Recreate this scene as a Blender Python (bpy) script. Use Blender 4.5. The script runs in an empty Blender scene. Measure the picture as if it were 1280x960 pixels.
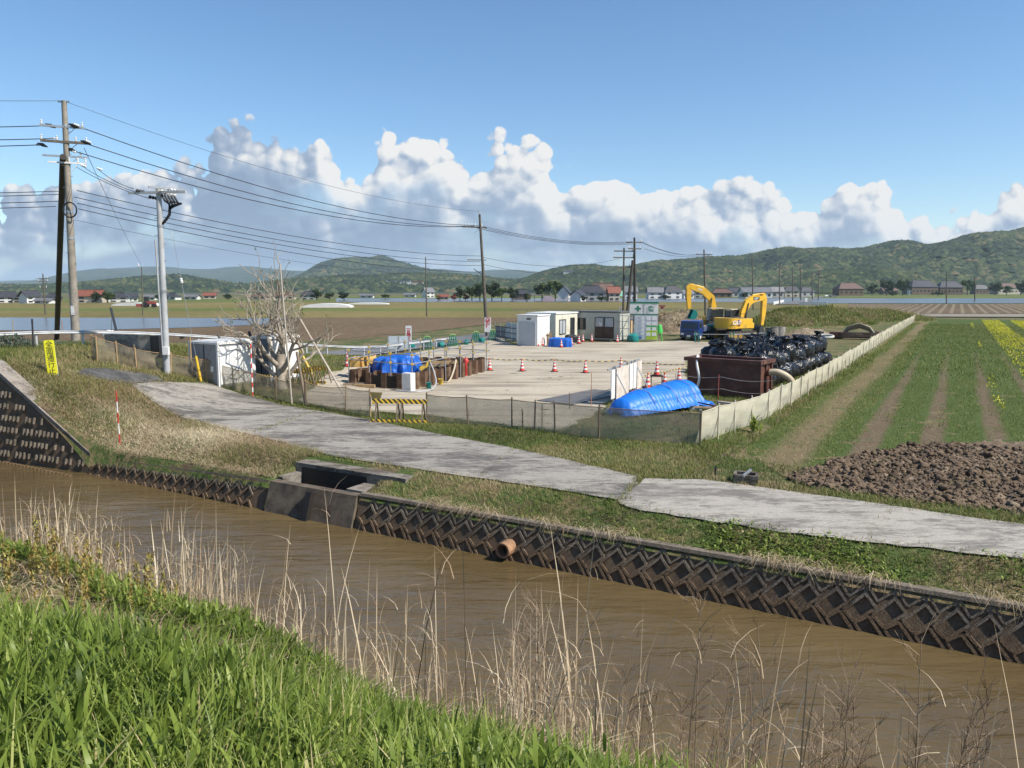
import bpy, bmesh, math, random
import numpy as np
from mathutils import Vector, Matrix, Quaternion
from mathutils import noise as mnoise
random.seed(7)
RNG = np.random.default_rng(7)
SC = bpy.context.scene
COL = SC.collection
R = math.radians
PI = math.pi
HAZE = 8e-5

# ------------------------------------------------------------------ camera
CAM_H, PITCH, FPX = 4.6, R(7.0), 960.0
cd = bpy.data.cameras.new('camera')
cam = bpy.data.objects.new('camera', cd)
COL.objects.link(cam)
cam.location = (0, 0, CAM_H)
cam.rotation_euler = (R(90) - PITCH, 0, 0)
cd.sensor_width = 36
cd.lens = 36 * FPX / 1280
cd.clip_start, cd.clip_end = 0.1, 30000
SC.camera = cam

# site frame: u runs along the canal (to the right), v runs away from the canal
C30, S30 = math.cos(R(30)), math.sin(R(30))
SITE = R(-30)
def uv(u, v): return (C30 * u + S30 * v, -S30 * u + C30 * v)
def to_uv(x, y): return (C30 * x - S30 * y, S30 * x + C30 * y)

def sstep(a, b, x):
    t = np.clip((np.asarray(x, float) - a) / (b - a), 0, 1)
    return t * t * (3 - 2 * t)

# ------------------------------------------------------------------ terrain height
WATER = -1.1
WALL_V = 13.9
BANK_V = [-400, -3, .6, 1.2, 2.2, 3.0, 3.7, 4.3, 5.0, 6.0, 7.2, 8.0]
BANK_Z = [2.9, 2.9, 2.85, 2.66, 2.2, 1.75, 1.35, 1.05, .65, -.1, -1.2, -1.7]
def h_uv(u, v):
    u = np.asarray(u, float); v = np.asarray(v, float)
    bank = np.interp(v, BANK_V, BANK_Z)
    lump = .05 * np.sin(u * 1.7 + v) + .04 * np.sin(u * .9 - v * 2.1)
    bank = bank + lump * (v > -2) * (v < 8) + .42 * sstep(3.5, 6.5, -u) * sstep(3.4, 4.4, v) * (1 - sstep(5.2, 6.4, v)) + .30 * sstep(-6.5, -2.5, u) * sstep(1.2, 2.6, v) * (1 - sstep(4.2, 5.6, v))
    verge = -.35 + .35 * sstep(WALL_V, 15.4, v)
    zr = 2.2 * (1 - sstep(17, 44, v))
    k = sstep(14, 18, v)
    u1 = -21.5 - 1.5 * k
    u0 = -30.0 - 3.5 * k
    L = np.clip((u1 - u) / (u1 - u0), 0, 1); L = L * L * (3 - 2 * L)
    L = L * (1 - sstep(40, 46, -u))
    far = verge + zr * L
    inland = sstep(16, 20, v) * (1 - sstep(60, 80, v))
    return np.where(v < 8.0, bank, np.where(v < WALL_V - .05, -1.7, far))
def hz(x, y):
    u, v = to_uv(x, y)
    return float(h_uv(u, v))

def ray(px, py):
    dx = (px - 640) / FPX; dy = (480 - py) / FPX
    return Vector((dx, math.cos(PITCH) + dy * math.sin(PITCH), -math.sin(PITCH) + dy * math.cos(PITCH)))
def at(px, py, z=0.0):
    d = ray(px, py); t = (z - CAM_H) / d.z
    return Vector((d.x * t, d.y * t, z))
def atY(px, py, Y):
    d = ray(px, py); t = Y / d.y
    return Vector((d.x * t, Y, CAM_H + d.z * t))
def hit(px, py, vmin=13.95):
    d = ray(px, py); t = 3.0; last = t
    while t < 3000:
        x, y, z = d.x * t, d.y * t, CAM_H + d.z * t
        u, v = to_uv(x, y)
        if v > vmin and z <= float(h_uv(u, v)):
            a, b = last, t
            for _ in range(24):
                m = (a + b) / 2
                uu, vv = to_uv(d.x * m, d.y * m)
                if vv > vmin and CAM_H + d.z * m <= float(h_uv(uu, vv)): b = m
                else: a = m
            return Vector((d.x * b, d.y * b, CAM_H + d.z * b))
        last = t; t *= 1.01
    return Vector((d.x * t, d.y * t, 0))
def mpp(P):
    """metres covered by one photograph pixel at point P"""
    return (P[1] * math.cos(PITCH) - (P[2] - CAM_H) * math.sin(PITCH)) / FPX

# ------------------------------------------------------------------ materials
def _nt(name):
    m = bpy.data.materials.new(name); m.use_nodes = True
    nt = m.node_tree; b = nt.nodes['Principled BSDF']
    return m, nt, b
def nd(nt, typ, **kw):
    n = nt.nodes.new(typ)
    for k, v in kw.items(): setattr(n, k, v)
    return n
def rgba(c): return (c[0], c[1], c[2], 1)
def noise_tex(nt, scale, detail=4, rough=.55, vec=None, dist=0):
    n = nd(nt, 'ShaderNodeTexNoise')
    n.inputs['Scale'].default_value = scale; n.inputs['Detail'].default_value = detail
    n.inputs['Roughness'].default_value = rough; n.inputs['Distortion'].default_value = dist
    if vec is not None: nt.links.new(vec, n.inputs['Vector'])
    return n.outputs['Fac']
def ramp(nt, fac, stops, interp='LINEAR'):
    n = nd(nt, 'ShaderNodeValToRGB'); cr = n.color_ramp; cr.interpolation = interp
    while len(cr.elements) < len(stops): cr.elements.new(.5)
    for e, (p, c) in zip(cr.elements, stops):
        e.position = p; e.color = rgba(c) if hasattr(c, '__len__') else (c, c, c, 1)
    nt.links.new(fac, n.inputs['Fac'])
    return n.outputs['Color']
def mixc(nt, fac, a, b, mode='MIX'):
    n = nd(nt, 'ShaderNodeMix', data_type='RGBA', blend_type=mode)
    for i, s in ((6, a), (7, b)):
        if hasattr(s, 'links') or isinstance(s, bpy.types.NodeSocket): nt.links.new(s, n.inputs[i])
        else: n.inputs[i].default_value = rgba(s)
    if isinstance(fac, (int, float)): n.inputs[0].default_value = fac
    else: nt.links.new(fac, n.inputs[0])
    return n.outputs[2]
def mth(nt, op, a, b=None, c=None):
    n = nd(nt, 'ShaderNodeMath', operation=op)
    for i, s in enumerate((a, b, c)):
        if s is None: continue
        if isinstance(s, (int, float)): n.inputs[i].default_value = s
        else: nt.links.new(s, n.inputs[i])
    return n.outputs[0]
def position(nt): return nd(nt, 'ShaderNodeNewGeometry').outputs['Position']
def objco(nt): return nd(nt, 'ShaderNodeTexCoord').outputs['Object']
def mapping(nt, vec, scale=(1, 1, 1), rot=(0, 0, 0)):
    n = nd(nt, 'ShaderNodeMapping'); nt.links.new(vec, n.inputs['Vector'])
    n.inputs['Scale'].default_value = scale; n.inputs['Rotation'].default_value = rot
    return n.outputs['Vector']
def bump(nt, b, fac, strength=.3, dist=.02):
    n = nd(nt, 'ShaderNodeBump'); n.inputs['Strength'].default_value = strength; n.inputs['Distance'].default_value = dist
    nt.links.new(fac, n.inputs['Height']); nt.links.new(n.outputs['Normal'], b.inputs['Normal'])
def attr(nt, name):
    n = nd(nt, 'ShaderNodeAttribute'); n.attribute_name = name
    return n.outputs['Fac']

_mats = {}
def M(name, c, c2=None, scale=3.0, rough=.6, metal=0.0, bmp=0.0, bscale=None, detail=5, spec=.5, world=False, streak=False, dirt=None):
    """plain surface: two tones mixed by fractal noise, optional bump, optional dirt blotches"""
    if name in _mats: return _mats[name]
    m, nt, b = _nt(name)
    vec = position(nt) if world else objco(nt)
    if streak: vec = mapping(nt, vec, (1, 1, .12))
    c2 = c2 or tuple(x * .72 for x in c)
    f = noise_tex(nt, scale, detail, .6, vec)
    col = ramp(nt, f, [(.32, c2), (.62, c)])
    if dirt:
        f2 = noise_tex(nt, scale * .45 + .7, 6, .7, vec)
        msk = ramp(nt, f2, [(.5, (0, 0, 0)), (.68, (1, 1, 1))])
        col = mixc(nt, msk, col, dirt)
    nt.links.new(col, b.inputs['Base Color'])
    b.inputs['Roughness'].default_value = rough; b.inputs['Metallic'].default_value = metal
    b.inputs['Specular IOR Level'].default_value = spec
    if bmp:
        bump(nt, b, noise_tex(nt, bscale or scale * 6, 4, .6, vec), bmp, .02)
    _mats[name] = m
    return m
def leafmat(name, stops, rough=.5, trans=.25):
    """leaves and blades: colour by the tint attribute each blade carries"""
    if name in _mats: return _mats[name]
    m, nt, b = _nt(name)
    col = ramp(nt, attr(nt, 'tint'), stops)
    nt.links.new(col, b.inputs['Base Color'])
    b.inputs['Roughness'].default_value = rough; b.inputs['Specular IOR Level'].default_value = .25
    if trans:
        t = nd(nt, 'ShaderNodeBsdfTranslucent'); nt.links.new(col, t.inputs['Color'])
        mx = nd(nt, 'ShaderNodeMixShader'); mx.inputs[0].default_value = trans
        out = nt.nodes['Material Output']
        nt.links.new(b.outputs[0], mx.inputs[1]); nt.links.new(t.outputs[0], mx.inputs[2])
        nt.links.new(mx.outputs[0], out.inputs['Surface'])
    _mats[name] = m
    return m

# ------------------------------------------------------------------ mesh building
class MB:
    """collects shapes; build() links them as ONE mesh object"""
    def __init__(s): s.v = []; s.f = []; s.mi = []; s.M = Matrix.Identity(4); s.cur = 0
    def add(s, vs, fs):
        o = len(s.v); Mx = s.M
        s.v += [tuple(Mx @ Vector(p)) for p in vs]
        s.f += [tuple(i + o for i in f) for f in fs]; s.mi += [s.cur] * len(fs)
        return s
    def box(s, c, d, rot=None, bev=0.0, taper=1.0):
        x, y, z = d[0] / 2, d[1] / 2, d[2] / 2
        if bev > 0:
            bm = bmesh.new(); bmesh.ops.create_cube(bm, size=1)
            for q in bm.verts:
                k = taper if q.co.z > 0 else 1
                q.co = Vector((q.co.x * d[0] * k, q.co.y * d[1] * k, q.co.z * d[2]))
            bmesh.ops.bevel(bm, geom=bm.edges[:], offset=bev, segments=2, affect='EDGES', profile=.6)
            bm.verts.ensure_lookup_table(); bm.verts.index_update()
            vs = [q.co.copy() for q in bm.verts]; fs = [tuple(q.index for q in f.verts) for f in bm.faces]; bm.free()
        else:
            vs = []
            for sz in (-1, 1):
                k = taper if sz > 0 else 1
                vs += [Vector((-x * k, -y * k, sz * z)), Vector((x * k, -y * k, sz * z)), Vector((x * k, y * k, sz * z)), Vector((-x * k, y * k, sz * z))]
            fs = [(3, 2, 1, 0), (4, 5, 6, 7), (0, 1, 5, 4), (1, 2, 6, 5), (2, 3, 7, 6), (3, 0, 4, 7)]
        if rot is not None:
            Rm = rot if isinstance(rot, (Matrix, Quaternion)) else Matrix.Rotation(rot, 3, 'Z')
            vs = [Rm @ q for q in vs]
        return s.add([q + Vector(c) for q in vs], fs)
    def bar(s, a, b, w, h=None, up=(0, 0, 1)):
        """rectangular bar between two points"""
        a, b = Vector(a), Vector(b); h = h or w; d = b - a; L = d.length
        if L < 1e-6: return s
        z = d / L; upv = Vector(up)
        if abs(z.dot(upv)) > .98: upv = Vector((0, 1, 0))
        x = upv.cross(z).normalized(); y = z.cross(x)
        m = Matrix((x, y, z)).transposed()
        return s.box((a + b) / 2, (w, h, L), m)
    def tube(s, pts, r, n=8, caps=True):
        pts = [Vector(p) for p in pts]; m = len(pts)
        rs = r if hasattr(r, '__len__') else [r] * m
        vs = []; fs = []; prevx = None
        for i, p in enumerate(pts):
            t = (pts[min(i + 1, m - 1)] - pts[max(i - 1, 0)])
            if t.length < 1e-9: t = Vector((0, 0, 1))
            t.normalize()
            if prevx is None:
                a = Vector((0, 0, 1)) if abs(t.z) < .9 else Vector((1, 0, 0))
                x = a.cross(t).normalized()
            else:
                x = prevx - t * prevx.dot(t)
                x = x.normalized() if x.length > 1e-6 else Vector((1, 0, 0)).cross(t).normalized()
            prevx = x; y = t.cross(x)
            for k in range(n):
                q = 2 * PI * k / n
                vs.append(p + (x * math.cos(q) + y * math.sin(q)) * rs[i])
        for i in range(m - 1):
            for k in range(n):
                a, b = i * n + k, i * n + (k + 1) % n
                fs.append((a, b, b + n, a + n))
        if caps:
            fs.append(tuple(range(n - 1, -1, -1))); fs.append(tuple((m - 1) * n + k for k in range(n)))
        return s.add(vs, fs)
    def cyl(s, a, b, r, r2=None, n=12): return s.tube([a, b], [r, r if r2 is None else r2], n)
    def lathe(s, prof, n=16, c=(0, 0, 0)):
        vs = []; fs = []
        for r_, z_ in prof:
            for k in range(n):
                q = 2 * PI * k / n; vs.append(Vector((c[0] + r_ * math.cos(q), c[1] + r_ * math.sin(q), c[2] + z_)))
        m = len(prof)
        for i in range(m - 1):
            for k in range(n):
                a, b = i * n + k, i * n + (k + 1) % n; fs.append((a, b, b + n, a + n))
        fs.append(tuple(range(n - 1, -1, -1))); fs.append(tuple((m - 1) * n + k for k in range(n)))
        return s.add(vs, fs)
    def prism(s, poly, t, axis='Y', off=0.0):
        """extrude a 2D outline: axis Y -> outline in XZ, X -> YZ, Z -> XY; thickness t centred on off"""
        def p3(p, d):
            return (p[0], d, p[1]) if axis == 'Y' else (d, p[0], p[1]) if axis == 'X' else (p[0], p[1], d)
        n = len(poly); vs = [p3(p, off - t / 2) for p in poly] + [p3(p, off + t / 2) for p in poly]
        fs = [tuple(range(n)), tuple(range(2 * n - 1, n - 1, -1))] + [(i, i + n, (i + 1) % n + n, (i + 1) % n) for i in range(n)]
        return s.add(vs, fs)
    def sheet(s, rows):
        n = len(rows[0]); vs = [p for r_ in rows for p in r_]; fs = []
        for i in range(len(rows) - 1):
            for k in range(n - 1):
                a = i * n + k; fs.append((a, a + 1, a + n + 1, a + n))
        return s.add(vs, fs)
    def build(s, name, mats, parent=None, smooth=False, fix=True):
        me = bpy.data.meshes.new(name)
        me.from_pydata([tuple(p) for p in s.v], [], s.f)
        ms = mats if isinstance(mats, (list, tuple)) else [mats]
        for m in ms: me.materials.append(m)
        if len(ms) > 1: me.polygons.foreach_set('material_index', s.mi)
        if fix:
            bm = bmesh.new(); bm.from_mesh(me); bmesh.ops.recalc_face_normals(bm, faces=bm.faces[:]); bm.to_mesh(me); bm.free()
        if smooth:
            if smooth is True: me.polygons.foreach_set('use_smooth', [True] * len(me.polygons))
            else: me.set_sharp_from_angle(angle=R(smooth)); me.polygons.foreach_set('use_smooth', [True] * len(me.polygons))
        me.update()
        return link(name, me, parent)
def link(name, data, parent=None):
    o = bpy.data.objects.new(name, data); COL.objects.link(o)
    if parent is not None: o.parent = parent
    return o
def tag(o, label=None, cat=None, group=None, kind=None):
    if label: o['label'] = label
    if cat: o['category'] = cat
    if group: o['group'] = group
    if kind: o['kind'] = kind
    return o
def thing(name, label, cat, loc=(0, 0, 0), rz=0.0, group=None):
    o = link(name, None); o.location = loc; o.rotation_euler = (0, 0, rz); o.empty_display_size = .3
    return tag(o, label, cat, group)
def struct(o): o['kind'] = 'structure'; return o
def dup(root, loc, rz=0.0, label=None, group=None, scale=None):
    """copy a thing with copies of its parts and sub-parts"""
    r = root.copy(); COL.objects.link(r); r.location = loc; r.rotation_euler = (0, 0, rz)
    if scale is not None: r.scale = scale if hasattr(scale, '__len__') else (scale,) * 3
    if label: r['label'] = label
    if group: r['group'] = group
    for ch in list(root.children):
        c = ch.copy(); COL.objects.link(c); c.parent = r
        for g in list(ch.children):
            d = g.copy(); COL.objects.link(d); d.parent = c
    return r
def np_mesh(name, verts, faces, mats, tint=None, smooth=False, parent=None, mi=None):
    """fast mesh from arrays; faces (n,3) or (n,4); tint is a per-vertex float"""
    me = bpy.data.meshes.new(name)
    verts = np.ascontiguousarray(verts, np.float32); nv = len(verts)
    fl = faces if isinstance(faces, list) else [faces]
    loops = np.concatenate([f.reshape(-1) for f in fl]).astype(np.int32)
    tot = np.concatenate([np.full(len(f), f.shape[1], np.int32) for f in fl])
    st = np.concatenate([[0], np.cumsum(tot)[:-1]]).astype(np.int32)
    me.vertices.add(nv); me.vertices.foreach_set('co', verts.reshape(-1))
    me.loops.add(len(loops)); me.loops.foreach_set('vertex_index', loops)
    me.polygons.add(len(tot)); me.polygons.foreach_set('loop_start', st); me.polygons.foreach_set('loop_total', tot)
    for m in (mats if isinstance(mats, (list, tuple)) else [mats]): me.materials.append(m)
    if mi is not None: me.polygons.foreach_set('material_index', np.asarray(mi, np.int32))
    if smooth: me.polygons.foreach_set('use_smooth', np.ones(len(tot), bool))
    if tint is not None:
        a = me.attributes.new('tint', 'FLOAT', 'POINT'); a.data.foreach_set('value', np.ascontiguousarray(tint, np.float32))
    me.update(calc_edges=True)
    return link(name, me, parent)
def blades(name, base, H, W, az, bend, tint, mat, segs=3, face=None, droop=0.0):
    """N grass blades / leaves as one mesh"""
    N = len(base); base = np.asarray(base, float)
    t = np.linspace(0, 1, segs + 1)
    d = np.stack([np.cos(az), np.sin(az), np.zeros(N)], 1)
    fa = az + PI / 2 if face is None else face
    sd = np.stack([np.cos(fa), np.sin(fa), np.zeros(N)], 1)
    P = []
    for i, tt in enumerate(t):
        up = H * (tt - (.35 * bend + droop) * tt * tt)
        c = base + d * (H * bend * tt ** 1.7)[:, None]; c[:, 2] += up
        w = W * (1 - tt) ** .7 if segs < 4 else W * np.sin(PI * min(1, .18 + .82 * tt)) ** .8
        if i == segs: P.append(c)
        else: P.append(c - sd * (w / 2)[:, None]); P.append(c + sd * (w / 2)[:, None])
    k = len(P); V = np.stack(P, 1).reshape(-1, 3)
    o = (np.arange(N) * k)[:, None]
    q = np.concatenate([o + np.array([[2 * i, 2 * i + 1, 2 * i + 3, 2 * i + 2]]) for i in range(segs - 1)]) if segs > 1 else np.zeros((0, 4), int)
    tr = o + np.array([[2 * segs - 2, 2 * segs - 1, 2 * segs]])
    return np_mesh(name, V, [q, tr] if segs > 1 else tr, mat, np.repeat(tint, k))
def text_mesh(name, body, size, mat, parent=None, thick=.004, align='CENTER', bold=0.0):
    cu = bpy.data.curves.new(name, 'FONT'); cu.body = body; cu.size = size; cu.extrude = thick; cu.offset = bold
    cu.align_x = align; cu.align_y = 'CENTER'; cu.resolution_u = 3
    o = bpy.data.objects.new(name, cu); COL.objects.link(o)
    dg = bpy.context.evaluated_depsgraph_get(); dg.update()
    me = bpy.data.meshes.new_from_object(o.evaluated_get(dg))
    bpy.data.objects.remove(o); bpy.data.curves.remove(cu)
    me.materials.clear(); me.materials.append(mat); me.name = name
    return link(name, me, parent)

# ------------------------------------------------------------------ world, sun, render settings
SUN_AZ = math.atan2(.93, -.40)          # clockwise from +Y
SUN_EL = R(47)
SUN = Vector((math.sin(SUN_AZ) * math.cos(SUN_EL), math.cos(SUN_AZ) * math.cos(SUN_EL), math.sin(SUN_EL)))
ld = bpy.data.lights.new('sun', 'SUN'); ld.energy = 5.0; ld.angle = R(.53); ld.color = (1, .94, .84)
lo = bpy.data.objects.new('sun', ld); COL.objects.link(lo); lo.rotation_euler = SUN.to_track_quat('Z', 'Y').to_euler()
lo.location = (60, -40, 80)

def build_world():
    w = bpy.data.worlds.new('World'); SC.world = w; w.use_nodes = True
    w.cycles.sampling_method = 'MANUAL'; w.cycles.sample_map_resolution = 256
    nt = w.node_tree; nt.nodes.clear()
    out = nd(nt, 'ShaderNodeOutputWorld'); bg = nd(nt, 'ShaderNodeBackground')
    bg.inputs['Strength'].default_value = .128
    nt.links.new(bg.outputs[0], out.inputs['Surface'])
    sky = nd(nt, 'ShaderNodeTexSky', sky_type='NISHITA')
    sky.sun_disc = False; sky.sun_elevation = SUN_EL; sky.sun_rotation = SUN_AZ
    sky.altitude = 0; sky.air_density = 1.0; sky.dust_density = .15; sky.ozone_density = 3.0
    # cloud density as a function of direction: azimuth a and slope e of the view
    g = bpy.data.node_groups.new('cloud_density', 'ShaderNodeTree')
    g.interface.new_socket('P', in_out='INPUT', socket_type='NodeSocketVector')
    g.interface.new_socket('D', in_out='OUTPUT', socket_type='NodeSocketFloat')
    gi = nd(g, 'NodeGroupInput'); go = nd(g, 'NodeGroupOutput')
    P = gi.outputs[0]
    sp = nd(g, 'ShaderNodeSeparateXYZ'); g.links.new(P, sp.inputs[0])
    wn = nd(g, 'ShaderNodeTexNoise'); wn.inputs['Scale'].default_value = 9; wn.inputs['Detail'].default_value = 3
    g.links.new(P, wn.inputs['Vector'])
    wv = nd(g, 'ShaderNodeVectorMath', operation='MULTIPLY_ADD'); g.links.new(wn.outputs['Color'], wv.inputs[0])
    wv.inputs[1].default_value = (.035, .035, 0); g.links.new(P, wv.inputs[2])
    def vor(scale):
        v = nd(g, 'ShaderNodeTexVoronoi', feature='F1', voronoi_dimensions='2D')
        v.inputs['Scale'].default_value = scale
        g.links.new(wv.outputs[0], v.inputs['Vector'])
        return mth(g, 'SUBTRACT', .30, mth(g, 'MULTIPLY', v.outputs['Distance'], v.outputs['Distance']))
    big = vor(11); mid = vor(24); small = vor(52)
    # envelope: height of the cloud tops over the azimuth, read off the sky
    env = nd(g, 'ShaderNodeFloatCurve')
    tops = [(-300, 250), (-40, 246), (60, 238), (150, 238), (215, 207), (262, 205), (300, 168), (345, 180), (400, 178), (432, 216), (470, 205), (500, 178), (545, 182), (590, 214),
            (630, 190), (675, 200), (705, 222), (760, 226), (810, 240), (850, 238), (900, 240), (945, 250), (1000, 262), (1040, 246), (1075, 232), (1105, 262), (1150, 284), (1200, 278), (1240, 255), (1280, 240), (1600, 240)]
    cv = env.mapping.curves[0]
    def cx(px): return (px + 300) / 1900
    def cy(py): return (362 - py) / FPX / .25
    while len(cv.points) < len(tops): cv.points.new(.5, .5)
    for p, (a, b) in zip(cv.points, tops): p.location = (cx(a), cy(b)); p.handle_type = 'AUTO'
    env.mapping.update()
    # slope a=x/y -> px
    t = mth(g, 'MULTIPLY_ADD', sp.outputs[0], FPX / 1900, (640 + 300) / 1900)
    g.links.new(t, env.inputs['Value'])
    top = mth(g, 'MULTIPLY', env.outputs[0], .25)
    d0 = mth(g, 'SUBTRACT', top, sp.outputs[1])                  # >0 below the cloud tops
    b1 = mth(g, 'MULTIPLY_ADD', big, .055, -.006)
    b2 = mth(g, 'MULTIPLY_ADD', mid, .040, b1)
    b2 = mth(g, 'MULTIPLY_ADD', small, .025, b2)
    fine = nd(g, 'ShaderNodeTexNoise'); fine.inputs['Scale'].default_value = 60; fine.inputs['Detail'].default_value = 6
    g.links.new(P, fine.inputs['Vector'])
    b3 = mth(g, 'MULTIPLY', mth(g, 'SUBTRACT', fine.outputs['Fac'], .5), .022)
    d = mth(g, 'ADD', mth(g, 'ADD', d0, b2), b3)
    g.links.new(d, go.inputs[0])

    tc = nd(nt, 'ShaderNodeTexCoord'); s3 = nd(nt, 'ShaderNodeSeparateXYZ'); nt.links.new(tc.outputs['Generated'], s3.inputs[0])
    ym = mth(nt, 'MAXIMUM', s3.outputs[1], .05)
    a = mth(nt, 'DIVIDE', s3.outputs[0], ym)
    hyp = ym
    e = mth(nt, 'DIVIDE', s3.outputs[2], hyp)
    cb = nd(nt, 'ShaderNodeCombineXYZ'); nt.links.new(a, cb.inputs[0]); nt.links.new(e, cb.inputs[1])
    def dens(off):
        ad = nd(nt, 'ShaderNodeVectorMath', operation='ADD'); nt.links.new(cb.outputs[0], ad.inputs[0]); ad.inputs[1].default_value = off
        gn = nd(nt, 'ShaderNodeGroup'); gn.node_tree = g; nt.links.new(ad.outputs[0], gn.inputs[0])
        return gn.outputs[0]
    D = dens((0, 0, 0)); D1 = dens((.005, .007, 0)); D2 = dens((.013, .020, 0))
    # lit side: density falls towards the sun
    l1 = mth(nt, 'MULTIPLY', mth(nt, 'SUBTRACT', mth(nt, 'SUBTRACT', D, D1), .006), 20)
    l2 = mth(nt, 'MULTIPLY', mth(nt, 'SUBTRACT', mth(nt, 'SUBTRACT', D, D2), .018), 13)
    pt = nd(nt, 'ShaderNodeTexNoise'); pt.inputs['Scale'].default_value = 9; pt.inputs['Detail'].default_value = 6
    mp = nd(nt, 'ShaderNodeMapping'); mp.inputs['Scale'].default_value = (1, 2.4, 1); nt.links.new(cb.outputs[0], mp.inputs[0]); nt.links.new(mp.outputs[0], pt.inputs['Vector'])
    pv = mth(nt, 'SUBTRACT', pt.outputs['Fac'], .5)
    dk = nd(nt, 'ShaderNodeMapRange', interpolation_type='SMOOTHSTEP'); nt.links.new(mth(nt, 'MULTIPLY_ADD', pv, .12, D), dk.inputs[0])
    dk.inputs[1].default_value = .02; dk.inputs[2].default_value = .105; dk.inputs[3].default_value = .92; dk.inputs[4].default_value = .12
    # below the tops the puffs flatten into soft grey bands
    sh = nd(nt, 'ShaderNodeMapRange'); nt.links.new(D, sh.inputs[0]); sh.inputs[1].default_value = .03; sh.inputs[2].default_value = .15; sh.inputs[3].default_value = 1; sh.inputs[4].default_value = .3
    li = mth(nt, 'MULTIPLY_ADD', mth(nt, 'ADD', l1, l2), sh.outputs[0], dk.outputs[0])
    li = mth(nt, 'MULTIPLY_ADD', pv, 2.3, li)
    sd = nd(nt, 'ShaderNodeMapRange', interpolation_type='SMOOTHSTEP'); nt.links.new(a, sd.inputs[0]); sd.inputs[1].default_value = -.30; sd.inputs[2].default_value = -.19; sd.inputs[3].default_value = -.42; sd.inputs[4].default_value = 0
    li = mth(nt, 'ADD', li, sd.outputs[0])                       # the bank on the left lies in the shade of the towers
    ccol = ramp(nt, li, [(0.0, (1.5, 2.0, 2.8)), (.42, (2.05, 2.55, 3.35)), (.75, (3.6, 3.85, 4.2)), (1.0, (5.0, 4.95, 4.85))])
    al = nd(nt, 'ShaderNodeMapRange', interpolation_type='SMOOTHSTEP'); nt.links.new(D, al.inputs[0])
    al.inputs[1].default_value = -.0015; al.inputs[2].default_value = .0045
    # thin veil and open blue between the lower cloud bands
    gap = nd(nt, 'ShaderNodeTexNoise'); gap.inputs['Scale'].default_value = 5; gap.inputs['Detail'].default_value = 5
    nt.links.new(mp.outputs[0], gap.inputs['Vector'])
    low = nd(nt, 'ShaderNodeMapRange', interpolation_type='SMOOTHSTEP'); nt.links.new(gap.outputs['Fac'], low.inputs[0])
    low.inputs[1].default_value = .36; low.inputs[2].default_value = .52; low.inputs[3].default_value = .55; low.inputs[4].default_value = 1
    dm = nd(nt, 'ShaderNodeMapRange'); nt.links.new(D, dm.inputs[0]); dm.inputs[1].default_value = .05; dm.inputs[2].default_value = .09
    alpha = mth(nt, 'MULTIPLY', al.outputs[0], mth(nt, 'ADD', mth(nt, 'MULTIPLY', dm.outputs[0], mth(nt, 'SUBTRACT', low.outputs[0], 1)), 1))
    fr = nd(nt, 'ShaderNodeMapRange', interpolation_type='SMOOTHSTEP'); nt.links.new(s3.outputs[1], fr.inputs[0]); fr.inputs[1].default_value = .1; fr.inputs[2].default_value = .3
    alpha = mth(nt, 'MULTIPLY', alpha, fr.outputs[0])
    hs = nd(nt, 'ShaderNodeHueSaturation'); hs.inputs['Saturation'].default_value = 1.15; hs.inputs['Value'].default_value = .86; nt.links.new(sky.outputs[0], hs.inputs['Color'])
    nt.links.new(mixc(nt, alpha, hs.outputs[0], ccol), bg.inputs['Color'])
build_world()
SC.view_settings.view_transform = 'Standard'
SC.view_settings.look = 'None'
SC.view_settings.exposure = 0.5
SC.view_settings.gamma = 1.0
SC.render.engine = 'CYCLES'
cy = SC.cycles
cy.use_denoising = True; cy.use_adaptive_sampling = True; cy.adaptive_threshold = .02
try: cy.denoiser = 'OPENIMAGEDENOISE'
except Exception: pass
cy.max_bounces = 6; cy.diffuse_bounces = 2; cy.glossy_bounces = 3; cy.transmission_bounces = 4; cy.transparent_max_bounces = 12; cy.volume_bounces = 1
cy.caustics_reflective = False; cy.caustics_refractive = False
cy.sample_clamp_indirect = 6
# ================================================================== GROUND
def grow(a, b, n): return list(np.sign(b) * np.geomspace(abs(a), abs(b), n))
us = np.array(sorted(set([round(x, 3) for x in list(np.arange(-48, 24, .3)) + [24 * (1.22 ** i) for i in range(0, 33)] + [-48 * (1.22 ** i) for i in range(1, 29)]])))
vs = np.array(sorted(set([round(x, 3) for x in list(np.arange(-6, 12, .3)) + [13.0, 13.7, 13.86, 13.9, 13.95, 14.1] + list(np.arange(14.3, 60, .3)) + [60 * (1.2 ** i) for i in range(1, 31)] + [-6 * (1.5 ** i) for i in range(1, 18)]])))
us = us[np.abs(us) < 9500]; vs = vs[(vs < 11500) & (vs > -3000)]
UU, VV = np.meshgrid(us, vs)
ZZ = h_uv(UU, VV)
rough = np.random.default_rng(3).normal(0, .012, ZZ.shape)
near = (np.abs(UU) < 50) & (VV < 40) & ((VV > 14.5) | (VV < 7))
ZZ = ZZ + rough * near - .03 * (VV > 60)
GX = C30 * UU + S30 * VV; GY = -S30 * UU + C30 * VV
nu, nv = len(us), len(vs)
idx = np.arange(nu * nv).reshape(nv, nu)
gq = np.stack([idx[:-1, :-1], idx[:-1, 1:], idx[1:, 1:], idx[1:, :-1]], -1).reshape(-1, 4)

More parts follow.
